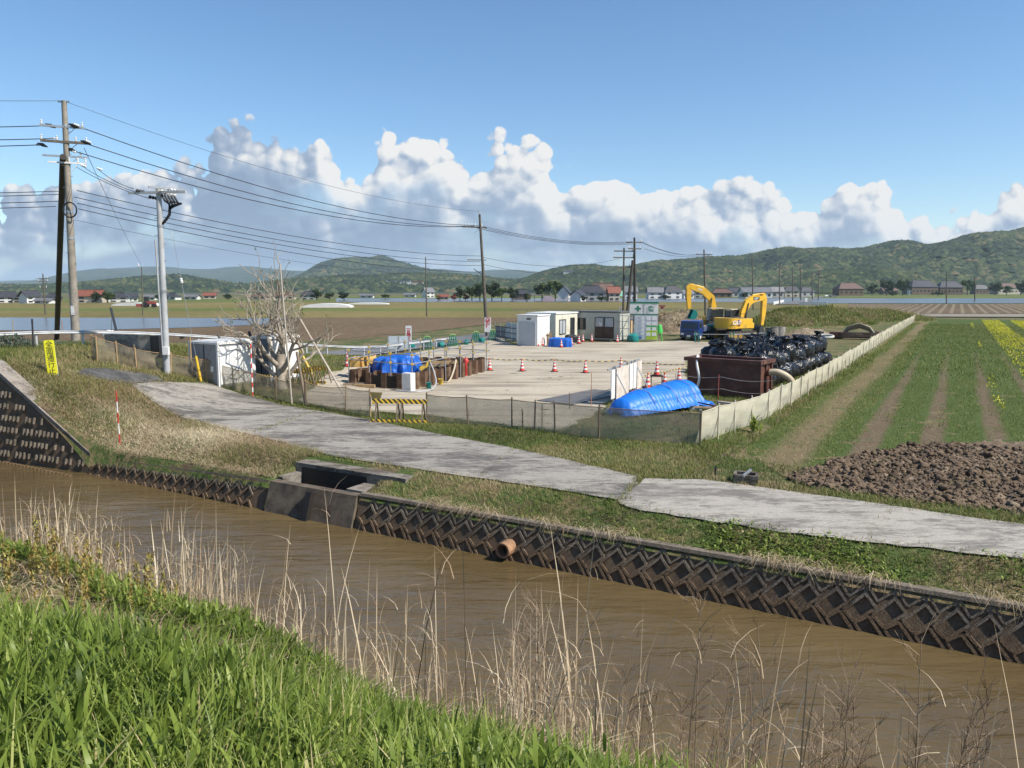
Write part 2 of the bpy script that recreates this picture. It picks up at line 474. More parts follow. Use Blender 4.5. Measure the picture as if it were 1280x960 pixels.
def ground_mat():
    m, nt, b = _nt('grassy_earth')
    pos = position(nt); uvp = mapping(nt, pos, (1, 1, 1), (0, 0, R(30)))
    f1 = noise_tex(nt, .55, 6, .6, pos); f2 = noise_tex(nt, 3.1, 6, .65, pos); f3 = noise_tex(nt, 14, 4, .6, pos)
    straw = ramp(nt, f3, [(.3, (.10, .075, .04)), (.7, (.25, .19, .105))])
    green = ramp(nt, f3, [(.3, (.035, .055, .015)), (.7, (.085, .125, .035))])
    dirt = ramp(nt, f3, [(.3, (.06, .042, .026)), (.7, (.13, .095, .06))])
    mk = ramp(nt, mth(nt, 'MULTIPLY_ADD', f1, .55, mth(nt, 'MULTIPLY', f2, .45)), [(.44, (0, 0, 0)), (.54, (1, 1, 1))])
    c = mixc(nt, mk, straw, green)
    mk2 = ramp(nt, noise_tex(nt, 1.3, 5, .6, pos), [(.56, (0, 0, 0)), (.66, (1, 1, 1))])
    c = mixc(nt, mk2, c, dirt)
    nt.links.new(c, b.inputs['Base Color']); b.inputs['Roughness'].default_value = .9; b.inputs['Specular IOR Level'].default_value = .15
    bump(nt, b, f3, .6, .05)
    return m
terrain = np_mesh('ground', np.stack([GX, GY, ZZ], -1).reshape(-1, 3), gq, ground_mat(), smooth=True)
struct(terrain)

def zone(name, pts, m, dz=.01, step=None, px=True, z0=None):
    """surface sheet following the terrain; pts are ground points (pixels or metres) of its outline"""
    P = [hit(*p) if px else Vector((p[0], p[1], 0)) for p in pts]
    bm = bmesh.new()
    if step is None:
        vsx = [bm.verts.new((p.x, p.y, (hz(p.x, p.y) if z0 is None else z0) + dz)) for p in P]
        bm.faces.new(vsx)
    else:
        vsx = [bm.verts.new((p.x, p.y, 0)) for p in P]
        f = bm.faces.new(vsx)
        xs = [p.x for p in P]; ys = [p.y for p in P]
        for ax, lo_, hi_ in ((0, min(xs), max(xs)), (1, min(ys), max(ys))):
            k = lo_ + step
            while k < hi_:
                co = Vector((k, 0, 0)) if ax == 0 else Vector((0, k, 0)); no = Vector((1, 0, 0)) if ax == 0 else Vector((0, 1, 0))
                bmesh.ops.bisect_plane(bm, geom=bm.verts[:] + bm.edges[:] + bm.faces[:], plane_co=co, plane_no=no)
                k += step
        for q in bm.verts: q.co.z = hz(q.co.x, q.co.y) + dz
    bmesh.ops.recalc_face_normals(bm, faces=bm.faces[:])
    for fc in bm.faces:
        if fc.normal.z < 0: fc.normal_flip()
    me = bpy.data.meshes.new(name); bm.to_mesh(me); bm.free(); me.materials.append(m)
    return struct(link(name, me))
def ragged(pts, n=6, amp=.12, seed=1, closed=True):
    """ground outline in metres with uneven edges"""
    rg = random.Random(seed); out = []
    P = [hit(*p) for p in pts]
    for i in range(len(P)):
        a, b = P[i], P[(i + 1) % len(P)]
        for k in range(n):
            t = k / n; q = a.lerp(b, t)
            if k: q = q + Vector((rg.uniform(-amp, amp), rg.uniform(-amp, amp), 0))
            out.append((q.x, q.y))
    return out

# ------------------------------------------------------------------ concrete farm path (slabs)
def concrete_mat(name, lo, hi, dark, grass=False, sc=1.0):
    m, nt, b = _nt(name)
    pos = position(nt); st = mapping(nt, pos, (.35, 1, 1), (0, 0, R(30)))
    f1 = noise_tex(nt, 1.6 * sc, 8, .68, st, .6); f2 = noise_tex(nt, 22 * sc, 4, .6, pos); f3 = noise_tex(nt, .5 * sc, 5, .6, st)
    c = ramp(nt, f2, [(.25, lo), (.75, hi)])
    f5 = noise_tex(nt, 6.5 * sc, 8, .8, st, 1.0)
    mk = ramp(nt, mth(nt, 'MULTIPLY_ADD', f1, .35, mth(nt, 'MULTIPLY_ADD', f3, .25, mth(nt, 'MULTIPLY', f5, .4))), [(.455, (0, 0, 0)), (.53, (1, 1, 1))])
    c = mixc(nt, mk, dark, c)
    c = mixc(nt, ramp(nt, f5, [(.60, (0, 0, 0)), (.72, (.7, .7, .7))]), c, tuple(x * .8 for x in dark))
    nt.links.new(c, b.inputs['Base Color']); b.inputs['Roughness'].default_value = .85; b.inputs['Specular IOR Level'].default_value = .25
    bump(nt, b, f1, .25, .02)
    return m
path_m = concrete_mat('weathered_concrete', (.20, .182, .155), (.37, .34, .295), (.10, .092, .082))
path_m2 = concrete_mat('weathered_concrete_pale', (.27, .245, .21), (.42, .385, .335), (.155, .142, .125))
p1 = ragged([(163, 481), (205, 478), (262, 480), (330, 500), (400, 515), (470, 527), (560, 546), (640, 561), (700, 574), (798, 597), (795, 612), (772, 626), (690, 612), (600, 599), (530, 589), (478, 581), (420, 572), (360, 556), (300, 541), (262, 532)], 5, .035, 4)
p2o = ragged([(796, 610), (806, 600), (880, 601), (960, 612), (1060, 626), (1160, 641), (1285, 658), (1420, 678), (1800, 736), (1800, 803), (1420, 728), (1285, 702), (1180, 690), (1060, 677), (960, 665), (880, 652), (800, 640), (775, 632), (772, 626)], 5, .03, 5)
path1 = zone('path', p1, path_m, .035, .7, px=False)
path2 = zone('path', p2o, path_m2, .04, .7, px=False)
asph = concrete_mat('old_asphalt', (.085, .083, .08), (.13, .127, .122), (.05, .05, .05))
zone('path', ragged([(88, 466), (110, 461), (140, 462), (196, 470), (205, 477), (165, 480), (120, 474)], 4, .1, 6), asph, .03, .7, px=False)

# ------------------------------------------------------------------ the works yard
def yard_mat():
    m, nt, b = _nt('crushed_stone')
    pos = position(nt); st = mapping(nt, pos, (.06, .75, 1), (0, 0, R(-8)))
    st2 = mapping(nt, pos, (.09, .6, 1), (0, 0, R(28)))
    f1 = noise_tex(nt, 2.0, 6, .6, st, .4); f2 = noise_tex(nt, 16, 5, .7, pos); f3 = noise_tex(nt, .22, 5, .6, pos); f4 = noise_tex(nt, 1.6, 6, .6, st2, .3)
    c = ramp(nt, f2, [(.3, (.31, .265, .20)), (.5, (.42, .37, .29)), (.75, (.53, .475, .38))])
    wet = ramp(nt, mth(nt, 'MULTIPLY_ADD', f1, .6, mth(nt, 'MULTIPLY', f3, .4)), [(.42, (1, 1, 1)), (.54, (0, 0, 0))])
    c = mixc(nt, mth(nt, 'MULTIPLY', wet, .75), c, (.185, .155, .12))
    tan = ramp(nt, f4, [(.5, (0, 0, 0)), (.62, (1, 1, 1))])
    c = mixc(nt, mth(nt, 'MULTIPLY', tan, .5), c, (.40, .33, .235))
    nt.links.new(c, b.inputs['Base Color']); b.inputs['Roughness'].default_value = .9; b.inputs['Specular IOR Level'].default_value = .2
    bump(nt, b, f2, .5, .03)
    return m
yard_pts = ragged([(392, 482), (432, 458), (452, 452), (520, 441), (585, 430), (620, 422), (648, 433), (690, 430), (730, 428), (800, 428), (850, 426), (905, 429), (960, 431), (950, 440), (880, 447), (858, 452), (859, 478), (800, 494), (762, 502), (742, 520), (700, 538), (640, 533), (535, 520), (460, 515), (405, 508), (372, 500)], 5, .18, 8)
zone('yard', yard_pts, yard_mat(), .02, 2.5, px=False)
steel_plate = M('dark_steel_plate', (.16, .15, .14), (.10, .09, .085), 1.2, .55, .3, dirt=(.2, .17, .13), world=True)
pl = MB(); q = [at(671, 501, .03), at(742, 487, .03), at(784, 491, .03), at(716, 506, .03)]
pl.add([p for p in q] + [p + Vector((0, 0, .025)) for p in q], [(3, 2, 1, 0), (4, 5, 6, 7), (0, 1, 5, 4), (1, 2, 6, 5), (2, 3, 7, 6), (3, 0, 4, 7)])
tag(pl.build('road_plate', steel_plate), 'flat dark steel road plate lying on the pale yard beside the leaning boards', 'road plate')

# ------------------------------------------------------------------ fields beyond
def field_mat(name, c_lo, c_hi, spot, sc=1.0, rows=None, spot_at=.62, rot=30):
    m, nt, b = _nt(name)
    pos = position(nt)
    f1 = noise_tex(nt, 2.2 * sc, 6, .65, pos); f2 = noise_tex(nt, .08 * sc, 4, .6, mapping(nt, pos, (1, .25, 1), (0, 0, R(rot))))
    c = ramp(nt, mth(nt, 'MULTIPLY_ADD', f1, .55, mth(nt, 'MULTIPLY', f2, .45)), [(.36, c_lo), (.6, c_hi)])
    s = ramp(nt, noise_tex(nt, 1.1 * sc, 5, .7, pos), [(spot_at, (0, 0, 0)), (spot_at + .05, (1, 1, 1))])
    c = mixc(nt, s, c, spot)
    if rows:
        w = nd(nt, 'ShaderNodeTexWave', wave_type='BANDS', bands_direction='X'); w.inputs['Scale'].default_value = rows[0]; w.inputs['Distortion'].default_value = 1.2; w.inputs['Detail'].default_value = 3
        nt.links.new(mapping(nt, pos, (1, 1, 1), (0, 0, R(rot))), w.inputs['Vector'])
        c = mixc(nt, ramp(nt, w.outputs['Fac'], [(rows[2], (0, 0, 0)), (rows[2] + .25, (1, 1, 1))]), c, rows[1])
    nt.links.new(c, b.inputs['Base Color']); b.inputs['Roughness'].default_value = .95; b.inputs['Specular IOR Level'].default_value = .1
    bump(nt, b, f1, .6, .08)
    return m
tilled = field_mat('tilled_soil', (.085, .058, .034), (.15, .108, .066), (.25, .205, .14), .55)
stubble = field_mat('stubble', (.10, .085, .03), (.19, .16, .062), (.24, .19, .09), .25)
grassf = field_mat('grass_field', (.065, .085, .022), (.13, .15, .045), (.18, .15, .07), .25)
brownf = field_mat('ploughed_rows', (.095, .068, .042), (.15, .11, .07), (.2, .165, .11), .4, rows=(.16, (.195, .16, .105), .62))
paddy, nt_, b_ = _nt('paddy_water')
b_.inputs['Base Color'].default_value = (.085, .085, .085, 1); b_.inputs['Roughness'].default_value = .22; b_.inputs['Specular IOR Level'].default_value = .6
bump(nt_, b_, noise_tex(nt_, 1.4, 3, .5, mapping(nt_, position(nt_), (1, .35, 1))), .22, .1)
def fz(name, x0, x1, y0, y1, m, dz): return zone(name, [(x0, y1), (x1, y1), (x1 if not hasattr(x1, '__len__') else x1, y0), (x0, y0)], m, dz, z0=0)
for i, (nm, x0, x1, ya, yb, m_) in enumerate([
        ('field', -500, 1060, 377.5, 386, stubble), ('field', -500, 640, 385.5, 389.5, grassf), ('field', -500, 900, 389, 397.5, stubble),
        ('field', -500, 470, 374, 378, grassf), ('water', 420, 1010, 372.5, 377.6, paddy), ('field', 420, 960, 370, 373, grassf),
        ('field', 1010, 1900, 367.5, 373, grassf), ('water', 955, 1900, 373, 379.5, paddy), ('field', 1060, 1900, 380.5, 392.5, brownf)]):
    zone(nm, [(x0, yb), (x1, yb), (x1, ya), (x0, ya)], m_, .012 + .012 * i, z0=0)
zone('field', [(-300, 428), (330, 428), (452, 424), (640, 402), (900, 402), (900, 394), (330, 396.5), (-300, 396.5)], tilled, .012, z0=0)
zone('water', [(-400, 413), (100, 413.5), (250, 409.5), (345, 405.5), (360, 398), (-400, 396.5)], paddy, .05, z0=0)
zone('field', [(690, 400), (860, 400), (860, 392), (690, 392)], tilled, .06, z0=0)
zone('path', [(1124, 396.5), (1700, 398.5), (1700, 393.5), (1124, 393)], M('farm_track', (.24, .21, .16), (.15, .13, .09), 1.5, .9, world=True), .13, z0=0)

# ------------------------------------------------------------------ road behind the yard with its ramp to the left
road_m = concrete_mat('road_asphalt', (.13, .132, .135), (.19, .19, .19), (.10, .10, .10), sc=.6)
def uc(v): return -36.2 - .115 * max(0, v - 30)
rows = []
for v in list(np.arange(9, 90, 1.5)) + [95, 105, 120]:
    c = uc(v); rows.append([uv(c - 2.4, v) + (hz(*uv(c, v)) + .07,), uv(c, v) + (hz(*uv(c, v)) + .10,), uv(c + 2.4, v) + (hz(*uv(c, v)) + .07,)])
rb = MB(); rb.sheet(rows); struct(rb.build('road', road_m))
# branch behind the offices
zone('road', [(596, 426.5), (622, 419.5), (690, 411), (780, 408), (1000, 405), (1000, 408), (780, 412), (690, 416.5), (640, 424)], road_m, .06, z0=0)

# ------------------------------------------------------------------ canal water
wm, nt_, b_ = _nt('muddy_water')
pos = position(nt_)
mot = noise_tex(nt_, .35, 4, .5, pos)
nt_.links.new(ramp(nt_, mot, [(.3, (.088, .061, .027)), (.7, (.12, .086, .040))]), b_.inputs['Base Color'])
b_.inputs['Roughness'].default_value = .09; b_.inputs['IOR'].default_value = 1.33; b_.inputs['Specular IOR Level'].default_value = .5
wv = mapping(nt_, pos, (.26, 1.0, 1), (0, 0, R(10)))
n1 = noise_tex(nt_, 2.4, 4, .55, wv, .8); n2 = noise_tex(nt_, .9, 3, .5, wv, .5)
n3 = noise_tex(nt_, 6.5, 3, .5, wv, .6)
bump(nt_, b_, mth(nt_, 'MULTIPLY_ADD', n1, .6, mth(nt_, 'MULTIPLY_ADD', n3, .22, n2)), .66, .14)
w = MB(); pts = []
for v in (6.9, 10, 13.95): pts.append([uv(u, v) + (WATER,) for u in (-90, -40, -20, 0, 20, 60)])
w.sheet(pts); struct(w.build('water', wm))

# ------------------------------------------------------------------ revetment of chevron blocks
wall_m, nt_, b_ = _nt('revetment_concrete')
pos = position(nt_); sz = nd(nt_, 'ShaderNodeSeparateXYZ'); nt_.links.new(pos, sz.inputs[0])
f = noise_tex(nt_, 5, 7, .7, pos); f9 = noise_tex(nt_, 30, 4, .6, pos)
cc = ramp(nt_, mth(nt_, 'MULTIPLY_ADD', f, .6, mth(nt_, 'MULTIPLY', f9, .4)), [(.33, (.07, .055, .038)), (.52, (.16, .13, .095)), (.72, (.29, .25, .2))])
lvl = nd(nt_, 'ShaderNodeMapRange'); nt_.links.new(mth(nt_, 'MULTIPLY_ADD', f, .5, sz.outputs[2]), lvl.inputs[0])
lvl.inputs[1].default_value = -.62; lvl.inputs[2].default_value = -.35; lvl.inputs[3].default_value = 1; lvl.inputs[4].default_value = 0
stn = ramp(nt_, f9, [(.3, (.07, .040, .018)), (.7, (.18, .108, .052))])
nt_.links.new(mixc(nt_, mth(nt_, 'MULTIPLY', lvl.outputs[0], .8), cc, stn), b_.inputs['Base Color'])
b_.inputs['Roughness'].default_value = .85; bump(nt_, b_, f9, .6, .02)
mould_m = M('dark_wall_stain', (.15, .105, .066), (.085, .060, .036), 6, .9, bmp=.5, bscale=40, world=True, dirt=(.10, .06, .03))
def wall_top(u): return -.31 - (.0 if u > -12 else .022 * (-12 - u))
def chevron_wall(name, ua, ub, label):
    t = thing(name, label, 'retaining wall', uv(ua, WALL_V) + (-.3,), SITE)
    zt0 = -.3
    def P(s, d, out): # s along wall, d depth down from the top, out towards the canal
        return (s, -out - d * .36, wall_top(ua + s) - zt0 - d)
    n = int((ub - ua) / .5); base = MB(); top = MB()
    A = [P(s, .0, .0) for s in np.linspace(0, ub - ua, n)]; B = [P(s, 1.35, .0) for s in np.linspace(0, ub - ua, n)]
    base.sheet([A, B]); base.build('wall_face', mould_m, t)
    A = [P(s, -.03, .055) for s in np.linspace(0, ub - ua, n)]; B = [P(s, .035, .055) for s in np.linspace(0, ub - ua, n)]
    C = [P(s, -.03, -.12) for s in np.linspace(0, ub - ua, n)]; D = [P(s, .06, -.05) for s in np.linspace(0, ub - ua, n)]
    top.sheet([D, B, A, C]); top.build('coping', wall_m, t)
    p = .45; s = .4; zz = MB(); rg = random.Random(int(ua * 10))
    T, R_, B_, L_ = (0, .21), (.18, .40), (-.14, .67), (-.32, .52)
    while s < ub - ua - .5:
        j = lambda: rg.uniform(-.008, .008)
        for k_, (q0, q1, wdt, ln) in enumerate((((0, .03), (0, .21), .05, .05), ((.035, .07), (.19, .30), .04, .06), ((.19, .30), (.42, .11), .04, .062), (T, R_, .05, .075), (R_, B_, .05, .078), (B_, L_, .05, .074), (L_, T, .05, .077),
                                 ((.08, .55), (.46, 1.0), .05, .085), ((-.13, .69), (.14, 1.02), .045, .08), ((.08, .55), (-.13, .69), .045, .083))):
            o_ = -.05 + ln / 2 + j(); v0 = Vector(P(s + q0[0], q0[1], o_)); v1 = Vector(P(s + q1[0], q1[1], o_))
            zz.bar(v0, v1, wdt, ln + .03, up=Vector((0, -1, .36)))
        s += p + rg.uniform(-.004, .004)
    zz.build('chevron_blocks', wall_m, t)
    return t
chevron_wall('retaining_wall', -23.2, -15.35, 'low chevron patterned concrete revetment under the straw bank, left of the inlet box')
chevron_wall('retaining_wall', -12.25, 20, 'long chevron patterned concrete revetment running from the inlet box to the right')
# drain pipe through the long wall
dp = at(629, 692, -.92); pr = MB()
pr.M = Matrix.Translation(uv(*(np.array(to_uv(dp.x, dp.y)) * [1, 0] + [0, WALL_V - .28])) + (-.85,)) @ Matrix.Rotation(SITE, 4, 'Z')
ring = []
for k in range(25):
    q = 2 * PI * k / 24; ring.append(Vector((.15 * math.cos(q), 0, .15 * math.sin(q))))
for r_in, r_out in ((.125, .165),):
    vsx = []; 
    for yy, rr in ((-.22, r_in), (-.22, r_out), (.3, r_out), (.3, r_in)):
        vsx.append([(rr * math.cos(2 * PI * k / 24), yy, rr * math.sin(2 * PI * k / 24)) for k in range(25)])
    pr.sheet(vsx + [vsx[0]])
tag(pr.build('drain_pipe', M('terracotta', (.36, .2, .11), (.2, .11, .06), 6, .8, world=True), smooth=40), 'round clay drain pipe sticking out of the revetment above the water', 'pipe')
# inlet box of the side drain
cm = concrete_mat('inlet_concrete', (.16, .14, .115), (.30, .27, .23), (.075, .06, .045), sc=2.0)
ib = thing('drain_inlet', 'square concrete inlet box with a dark slot between the two chevron walls', 'drain', uv(-15.25, WALL_V) + (-.35,), SITE)
L_ = 2.95
m_ = MB()
m_.add([(0, -.52, -1.3), (L_, -.52, -1.3), (L_, -.1, .0), (0, -.1, .0), (0, .14, .0), (L_, .14, .0), (L_, .14, -1.3), (0, .14, -1.3)],
       [(0, 1, 2, 3), (3, 2, 5, 4), (4, 5, 6, 7), (0, 3, 4, 7), (1, 6, 5, 2)])
m_.build('front_wall', M('inlet_stained', (.17, .135, .095), (.06, .048, .035), 2.2, .85, bmp=.4, world=True, dirt=(.09, .05, .025)), ib)
m_ = MB(); m_.box((1.5, -.30, -.42), (.18, .12, .72), Matrix.Rotation(-.31, 3, 'X')); m_.build('spout_recess', M('wet_shade_black', (.02, .016, .012), (.01, .01, .01), 3, .6), ib)
m_ = MB(); m_.box((.1, .5, -.45), (.2, .7, 1.04)); m_.build('side_wall', cm, ib)
m_ = MB(); m_.box((L_ - .28, .5, -.45), (.56, .7, 1.0)); m_.build('side_wall', cm, ib)
m_ = MB(); m_.box((L_ / 2 + .35, 1.12, -.33), (L_ + .8, .55, 1.28)); m_.build('back_slab', cm, ib)
m_ = MB(); m_.box((L_ / 2 - .15, .835, -.36), (L_ - .7, .02, 1.14)); m_.build('inner_shade', M('wet_shade_black', (.02, .016, .012)), ib)  # thin black sheet painting the slot's shade over the sunlit back slab
m_ = MB(); m_.box((L_ / 2, .5, -.98), (L_, .7, .06)); m_.build('chamber_floor', M('wet_shade_black', (.02, .016, .012)), ib)
# carve the ground inside the box
me = terrain.data; co = np.empty(len(me.vertices) * 3, np.float32); me.vertices.foreach_get('co', co); co = co.reshape(-1, 3)
cu_, cv_ = to_uv(co[:, 0], co[:, 1])
k = (cu_ > -15.2) & (cu_ < -12.45) & (cv_ > 13.8) & (cv_ < 14.95)
co[k, 2] = -1.4; me.vertices.foreach_set('co', co.reshape(-1)); me.update()
# wing wall rising to the left beside the embankment
ww = thing('wing_wall', 'tall slotted concrete wall climbing the bank at the far left of the canal', 'retaining wall', uv(-36, WALL_V) + (-1.4,), SITE)
def wt(u): return float(np.interp(u, [-60, -29, -23.4, -23.2], [2.2, 2.15, -.42, -.5]))
us_ = list(np.arange(-44, -23.1, .4)); z0 = -1.4
fm = MB(); fm.sheet([[(u + 36, -.02 - .25 * (wt(u) - wt(u)), wt(u) - z0) for u in us_], [(u + 36, -.02 - .22 * (wt(u) + 1.8), -.4) for u in us_]]); fm.build('wall_face', mould_m, ww)
cp = MB()
A = [(u + 36, -.1, wt(u) - z0 - .1) for u in us_]; B = [(u + 36, -.1, wt(u) - z0 + .05) for u in us_]; C = [(u + 36, .42, wt(u) - z0 + .05) for u in us_]; D = [(u + 36, .42, wt(u) - z0 - .6) for u in us_]
cp.sheet([A, B, C, D]); cp.build('coping', concrete_mat('coping_concrete', (.2, .17, .14), (.34, .3, .26), (.11, .095, .075), sc=3), ww)
bl = MB(); rg = random.Random(4)
zr_ = -.95
while zr_ < 2.0:
    for u in np.arange(-43 + .12 * (int(zr_ * 10) % 2), -23.4, .2):
        if zr_ + .30 < wt(u) - .12 and rg.random() < .86:
            u = u + rg.uniform(-.025, .025)
            y = -.05 - .22 * (wt(u) - zr_) * 1.0
            bl.box((u + 36, y, zr_ - z0 + .13), (.06, .07, rg.uniform(.15, .22)), Matrix.Rotation(-.2, 3, 'X'))
    zr_ += .38
bl.build('slot_blocks', M('slot_concrete', (.175, .145, .11), (.07, .058, .044), 3, .9, bmp=.4, world=True), ww)
sb = MB()
for u in np.arange(-43, -23.3, .21): sb.bar((u + 36, -.62, -.1 + .42), (u + 36 + .1, -.74, -.5), .09, .12)
sb.build('foot_blocks', wall_m, ww)
# ================================================================== POLES, WIRES
conc_pole = M('pole_concrete', (.29, .255, .205), (.19, .165, .13), 3, .8, bmp=.2)
dark_pole = M('creosote_pole', (.045, .038, .03), (.025, .021, .017), 4, .85, bmp=.3)
pale_pole = M('pale_steel_pole', (.43, .44, .445), (.32, .33, .335), 2, .5, dirt=(.35, .33, .3))
old_pole = M('old_wood_pole', (.13, .11, .085), (.07, .058, .045), 4, .85, bmp=.3)
galv = M('galvanised', (.42, .43, .44), (.28, .29, .30), 8, .45, .6)
dark_steel = M('dark_steel', (.06, .06, .062), (.035, .035, .036), 6, .55, .3)
porcelain = M('porcelain', (.78, .77, .74), (.6, .59, .57), 8, .25)
rubber = M('black_rubber', (.018, .018, .018), (.01, .01, .01), 8, .5)
wire_m = M('cable_sheath', (.02, .02, .022), (.012, .012, .013), 2, .55)
white_paint = M('white_paint', (.75, .74, .71), (.62, .60, .57), 2.2, .5, dirt=(.5, .46, .40))
yellow_m = M('yellow_paint', (.72, .46, .03), (.55, .34, .03), 3, .5)
black_m = M('black_paint', (.025, .025, .026), (.015, .015, .016), 3, .5)
red_m = M('red_paint', (.55, .035, .025), (.4, .03, .02), 3, .5)
wood_m = M('raw_timber', (.42, .28, .14), (.28, .18, .09), 5, .8, streak=True)
old_wood = M('grey_timber', (.22, .165, .11), (.13, .095, .065), 6, .85, streak=True)

def insulator(mb, p, d=(0, 0, 1), L=.22, r=.055, n=8):
    p = Vector(p); d = Vector(d).normalized()
    pts = []; rs = []
    for k in range(7):
        pts.append(p + d * L * k / 6); rs.append(r if k % 2 else r * .55)
    mb.tube(pts, rs, n)
def pole_thing(name, label, cat, base, top, r0, r1, mat, group=None, bands=()):
    t = thing(name, label, cat, base, 0, group)
    b = Vector(base); d = Vector(top) - b
    m = MB(); m.tube([d * k / 6 - (d.normalized() * .6 if k == 0 else Vector()) for k in range(7)], [r0 + (r1 - r0) * k / 6 for k in range(7)], 14)
    m.build('shaft', mat, t, smooth=40)
    if bands:
        for f in bands:
            m = MB(); c = d * f; rr = r0 + (r1 - r0) * f + .012; u_ = d.normalized()
            m.tube([c - u_ * .06, c + u_ * .06], [rr, rr], 14); m.build('steel_band', galv, t, smooth=40)
    return t, d
def arm(t, c, half, ins=(), w=.09, mat=None, ang=0.0, ins_d=(0, 0, 1), z=0.0, name='crossarm', L=.22, brace=True):
    """crossarm centred on c (local), direction half, insulators at the fractions ins"""
    c = Vector(c); h = Vector(half)
    m = MB(); m.bar(c - h + Vector((0, -.12, 0)), c + h + Vector((0, -.12, 0)), w, w)
    a = m.build(name, mat or galv, t)
    if brace:
        m = MB(); m.bar(c + h * .6 + Vector((0, -.12, 0)), c + Vector((0, -.05, -.55)), .04, .02); m.build('arm_brace', mat or galv, t)
    for f in ins:
        m = MB(); insulator(m, c + h * f + Vector((0, -.12, w / 2)), ins_d, L); m.build('insulator', porcelain, t, smooth=30)
    return a
BASE_M = hit(95, 428); PY = BASE_M.y
main_top = atY(80, 126, PY)
mp_, dM = pole_thing('utility_pole', 'tall concrete utility pole with three crossarms, standing behind the yellow sign', 'utility pole', BASE_M, main_top, .21, .12, conc_pole, bands=(.44, .55, .9))
loc = lambda px, py: atY(px, py, PY) - BASE_M
ax = Vector((.8, .35, 0))
arm(mp_, loc(79.5, 159), ax * 1.1, (-.9, .9), ins_d=(0, 0, 1))
arm(mp_, loc(82, 178), ax * 1.15, (-.95, -.3, .5, .95), w=.11, mat=old_pole)
arm(mp_, loc(83, 196), ax * 1.1, (.7,), w=.08)
arm(mp_, loc(86, 204), ax * .95, (.1, .55, .95), w=.07, mat=white_paint)
for px, py, dx_ in ((64, 157, -1), (92, 155, 1), (53, 181, -1), (107, 176, 1), (88, 188, 1), (72, 173, -1), (121, 210, 1), (101, 206, 1)):
    m = MB(); p = loc(px, py); insulator(m, p, (dx_, -.1, -.35 if dx_ > 0 else 0), .3, .06); m.build('strain_insulator', porcelain, mp_, smooth=30)
for px, py, w_ in ((106, 178, .1), (91, 157, .1), (88, 187, .09), (52, 181, .09), (62, 157, .09)):
    m = MB(); p = loc(px, py); m.tube([p + Vector((-.2, 0, .08)), p + Vector((.05, 0, 0)), p + Vector((.28, 0, -.1))], [.03, w_, .03], 8); m.build('cable_sleeve', rubber, mp_, smooth=50)
m = MB(); q = loc(91, 263)
m.tube([q + Vector((.33 * math.cos(k), -.25, .36 * math.sin(k))) for k in np.linspace(0, 2 * PI, 25)], .035, 6); m.build('cable_loop', rubber, mp_, smooth=50)
m = MB(); q = loc(79, 127); m.bar(q + Vector((-.25, 0, 0)), q + Vector((.3, 0, 0)), .06); m.build('top_bracket', galv, mp_)
for k in range(16):
    f = .2 + k * .045; m = MB(); q = dM * f; m.bar(q, q + Vector((.26 if k % 2 else -.26, -.02, 0)), .025); m.build('climbing_step', galv, mp_)
for py in (402, 443):
    pass
m = MB(); q = dM * .12; m.box(q + Vector((.02, -.2, .2)), (.16, .02, .45)); m.build('number_plate', white_paint, mp_)
# dark stay pole leaning on it
bs = hit(71, 424); sp, dS = pole_thing('stay_pole', 'dark tarred wooden stay pole leaning against the tall concrete pole', 'utility pole', bs, atY(79, 196, PY - .35), .22, .15, dark_pole)
# slim pale pole beside the yard fence
BS = hit(209, 467); SYp = BS.y
ps, dP = pole_thing('utility_pole', 'pale grey service pole with black cable tails, standing at the net fence', 'utility pole', BS, atY(198, 235, SYp), .14, .105, pale_pole, bands=(.45, .8))
ls = lambda px, py: atY(px, py, SYp) - BS
arm(ps, ls(198, 241), Vector((1.25, -.2, 0)), (), w=.09, mat=pale_pole, brace=False)
arm(ps, ls(210, 236), Vector((.5, .5, 0)), (), w=.08)
for k, px in enumerate((202, 206, 210, 214, 218)):
    p = ls(px, 243 + k * .6)
    m = MB(); insulator(m, p, (.1, 0, 1), .3, .06); m.build('insulator', porcelain, ps, smooth=30)
    m = MB(); e = ls(212, 264 - k); m.tube([p, p + Vector((.12, 0, -.25)), (p + e) / 2 + Vector((.15 + .06 * k, 0, -.05)), e], .045, 7); m.build('cable_tail', rubber, ps, smooth=50)
m = MB(); m.tube([ls(212, 262), ls(212, 268), ls(208, 274), ls(203, 280)], .06, 8); m.build('cable_tail', rubber, ps, smooth=50)
for px, py in ((170, 238), (186, 246)):
    m = MB(); insulator(m, ls(px, py), (1, 0, -.2), .35, .08); m.build('strain_insulator', rubber, ps, smooth=30)
m = MB(); m.box(ls(210.5, 438) + Vector((0, -.22, 0)), (.26, .16, .34), bev=.02); m.build('meter_box', white_paint, ps)
m = MB(); m.tube([ls(205, 440) + Vector((0, -.1, 0)), ls(197, 300) + Vector((-.05, -.1, 0))], .035, 6); m.build('conduit', pale_pole, ps, smooth=50)
for k in range(14):
    q = dP * (.3 + k * .045); m = MB(); m.bar(q, q + Vector((.22 if k % 2 else -.22, -.02, 0)), .022); m.build('climbing_step', galv, ps)

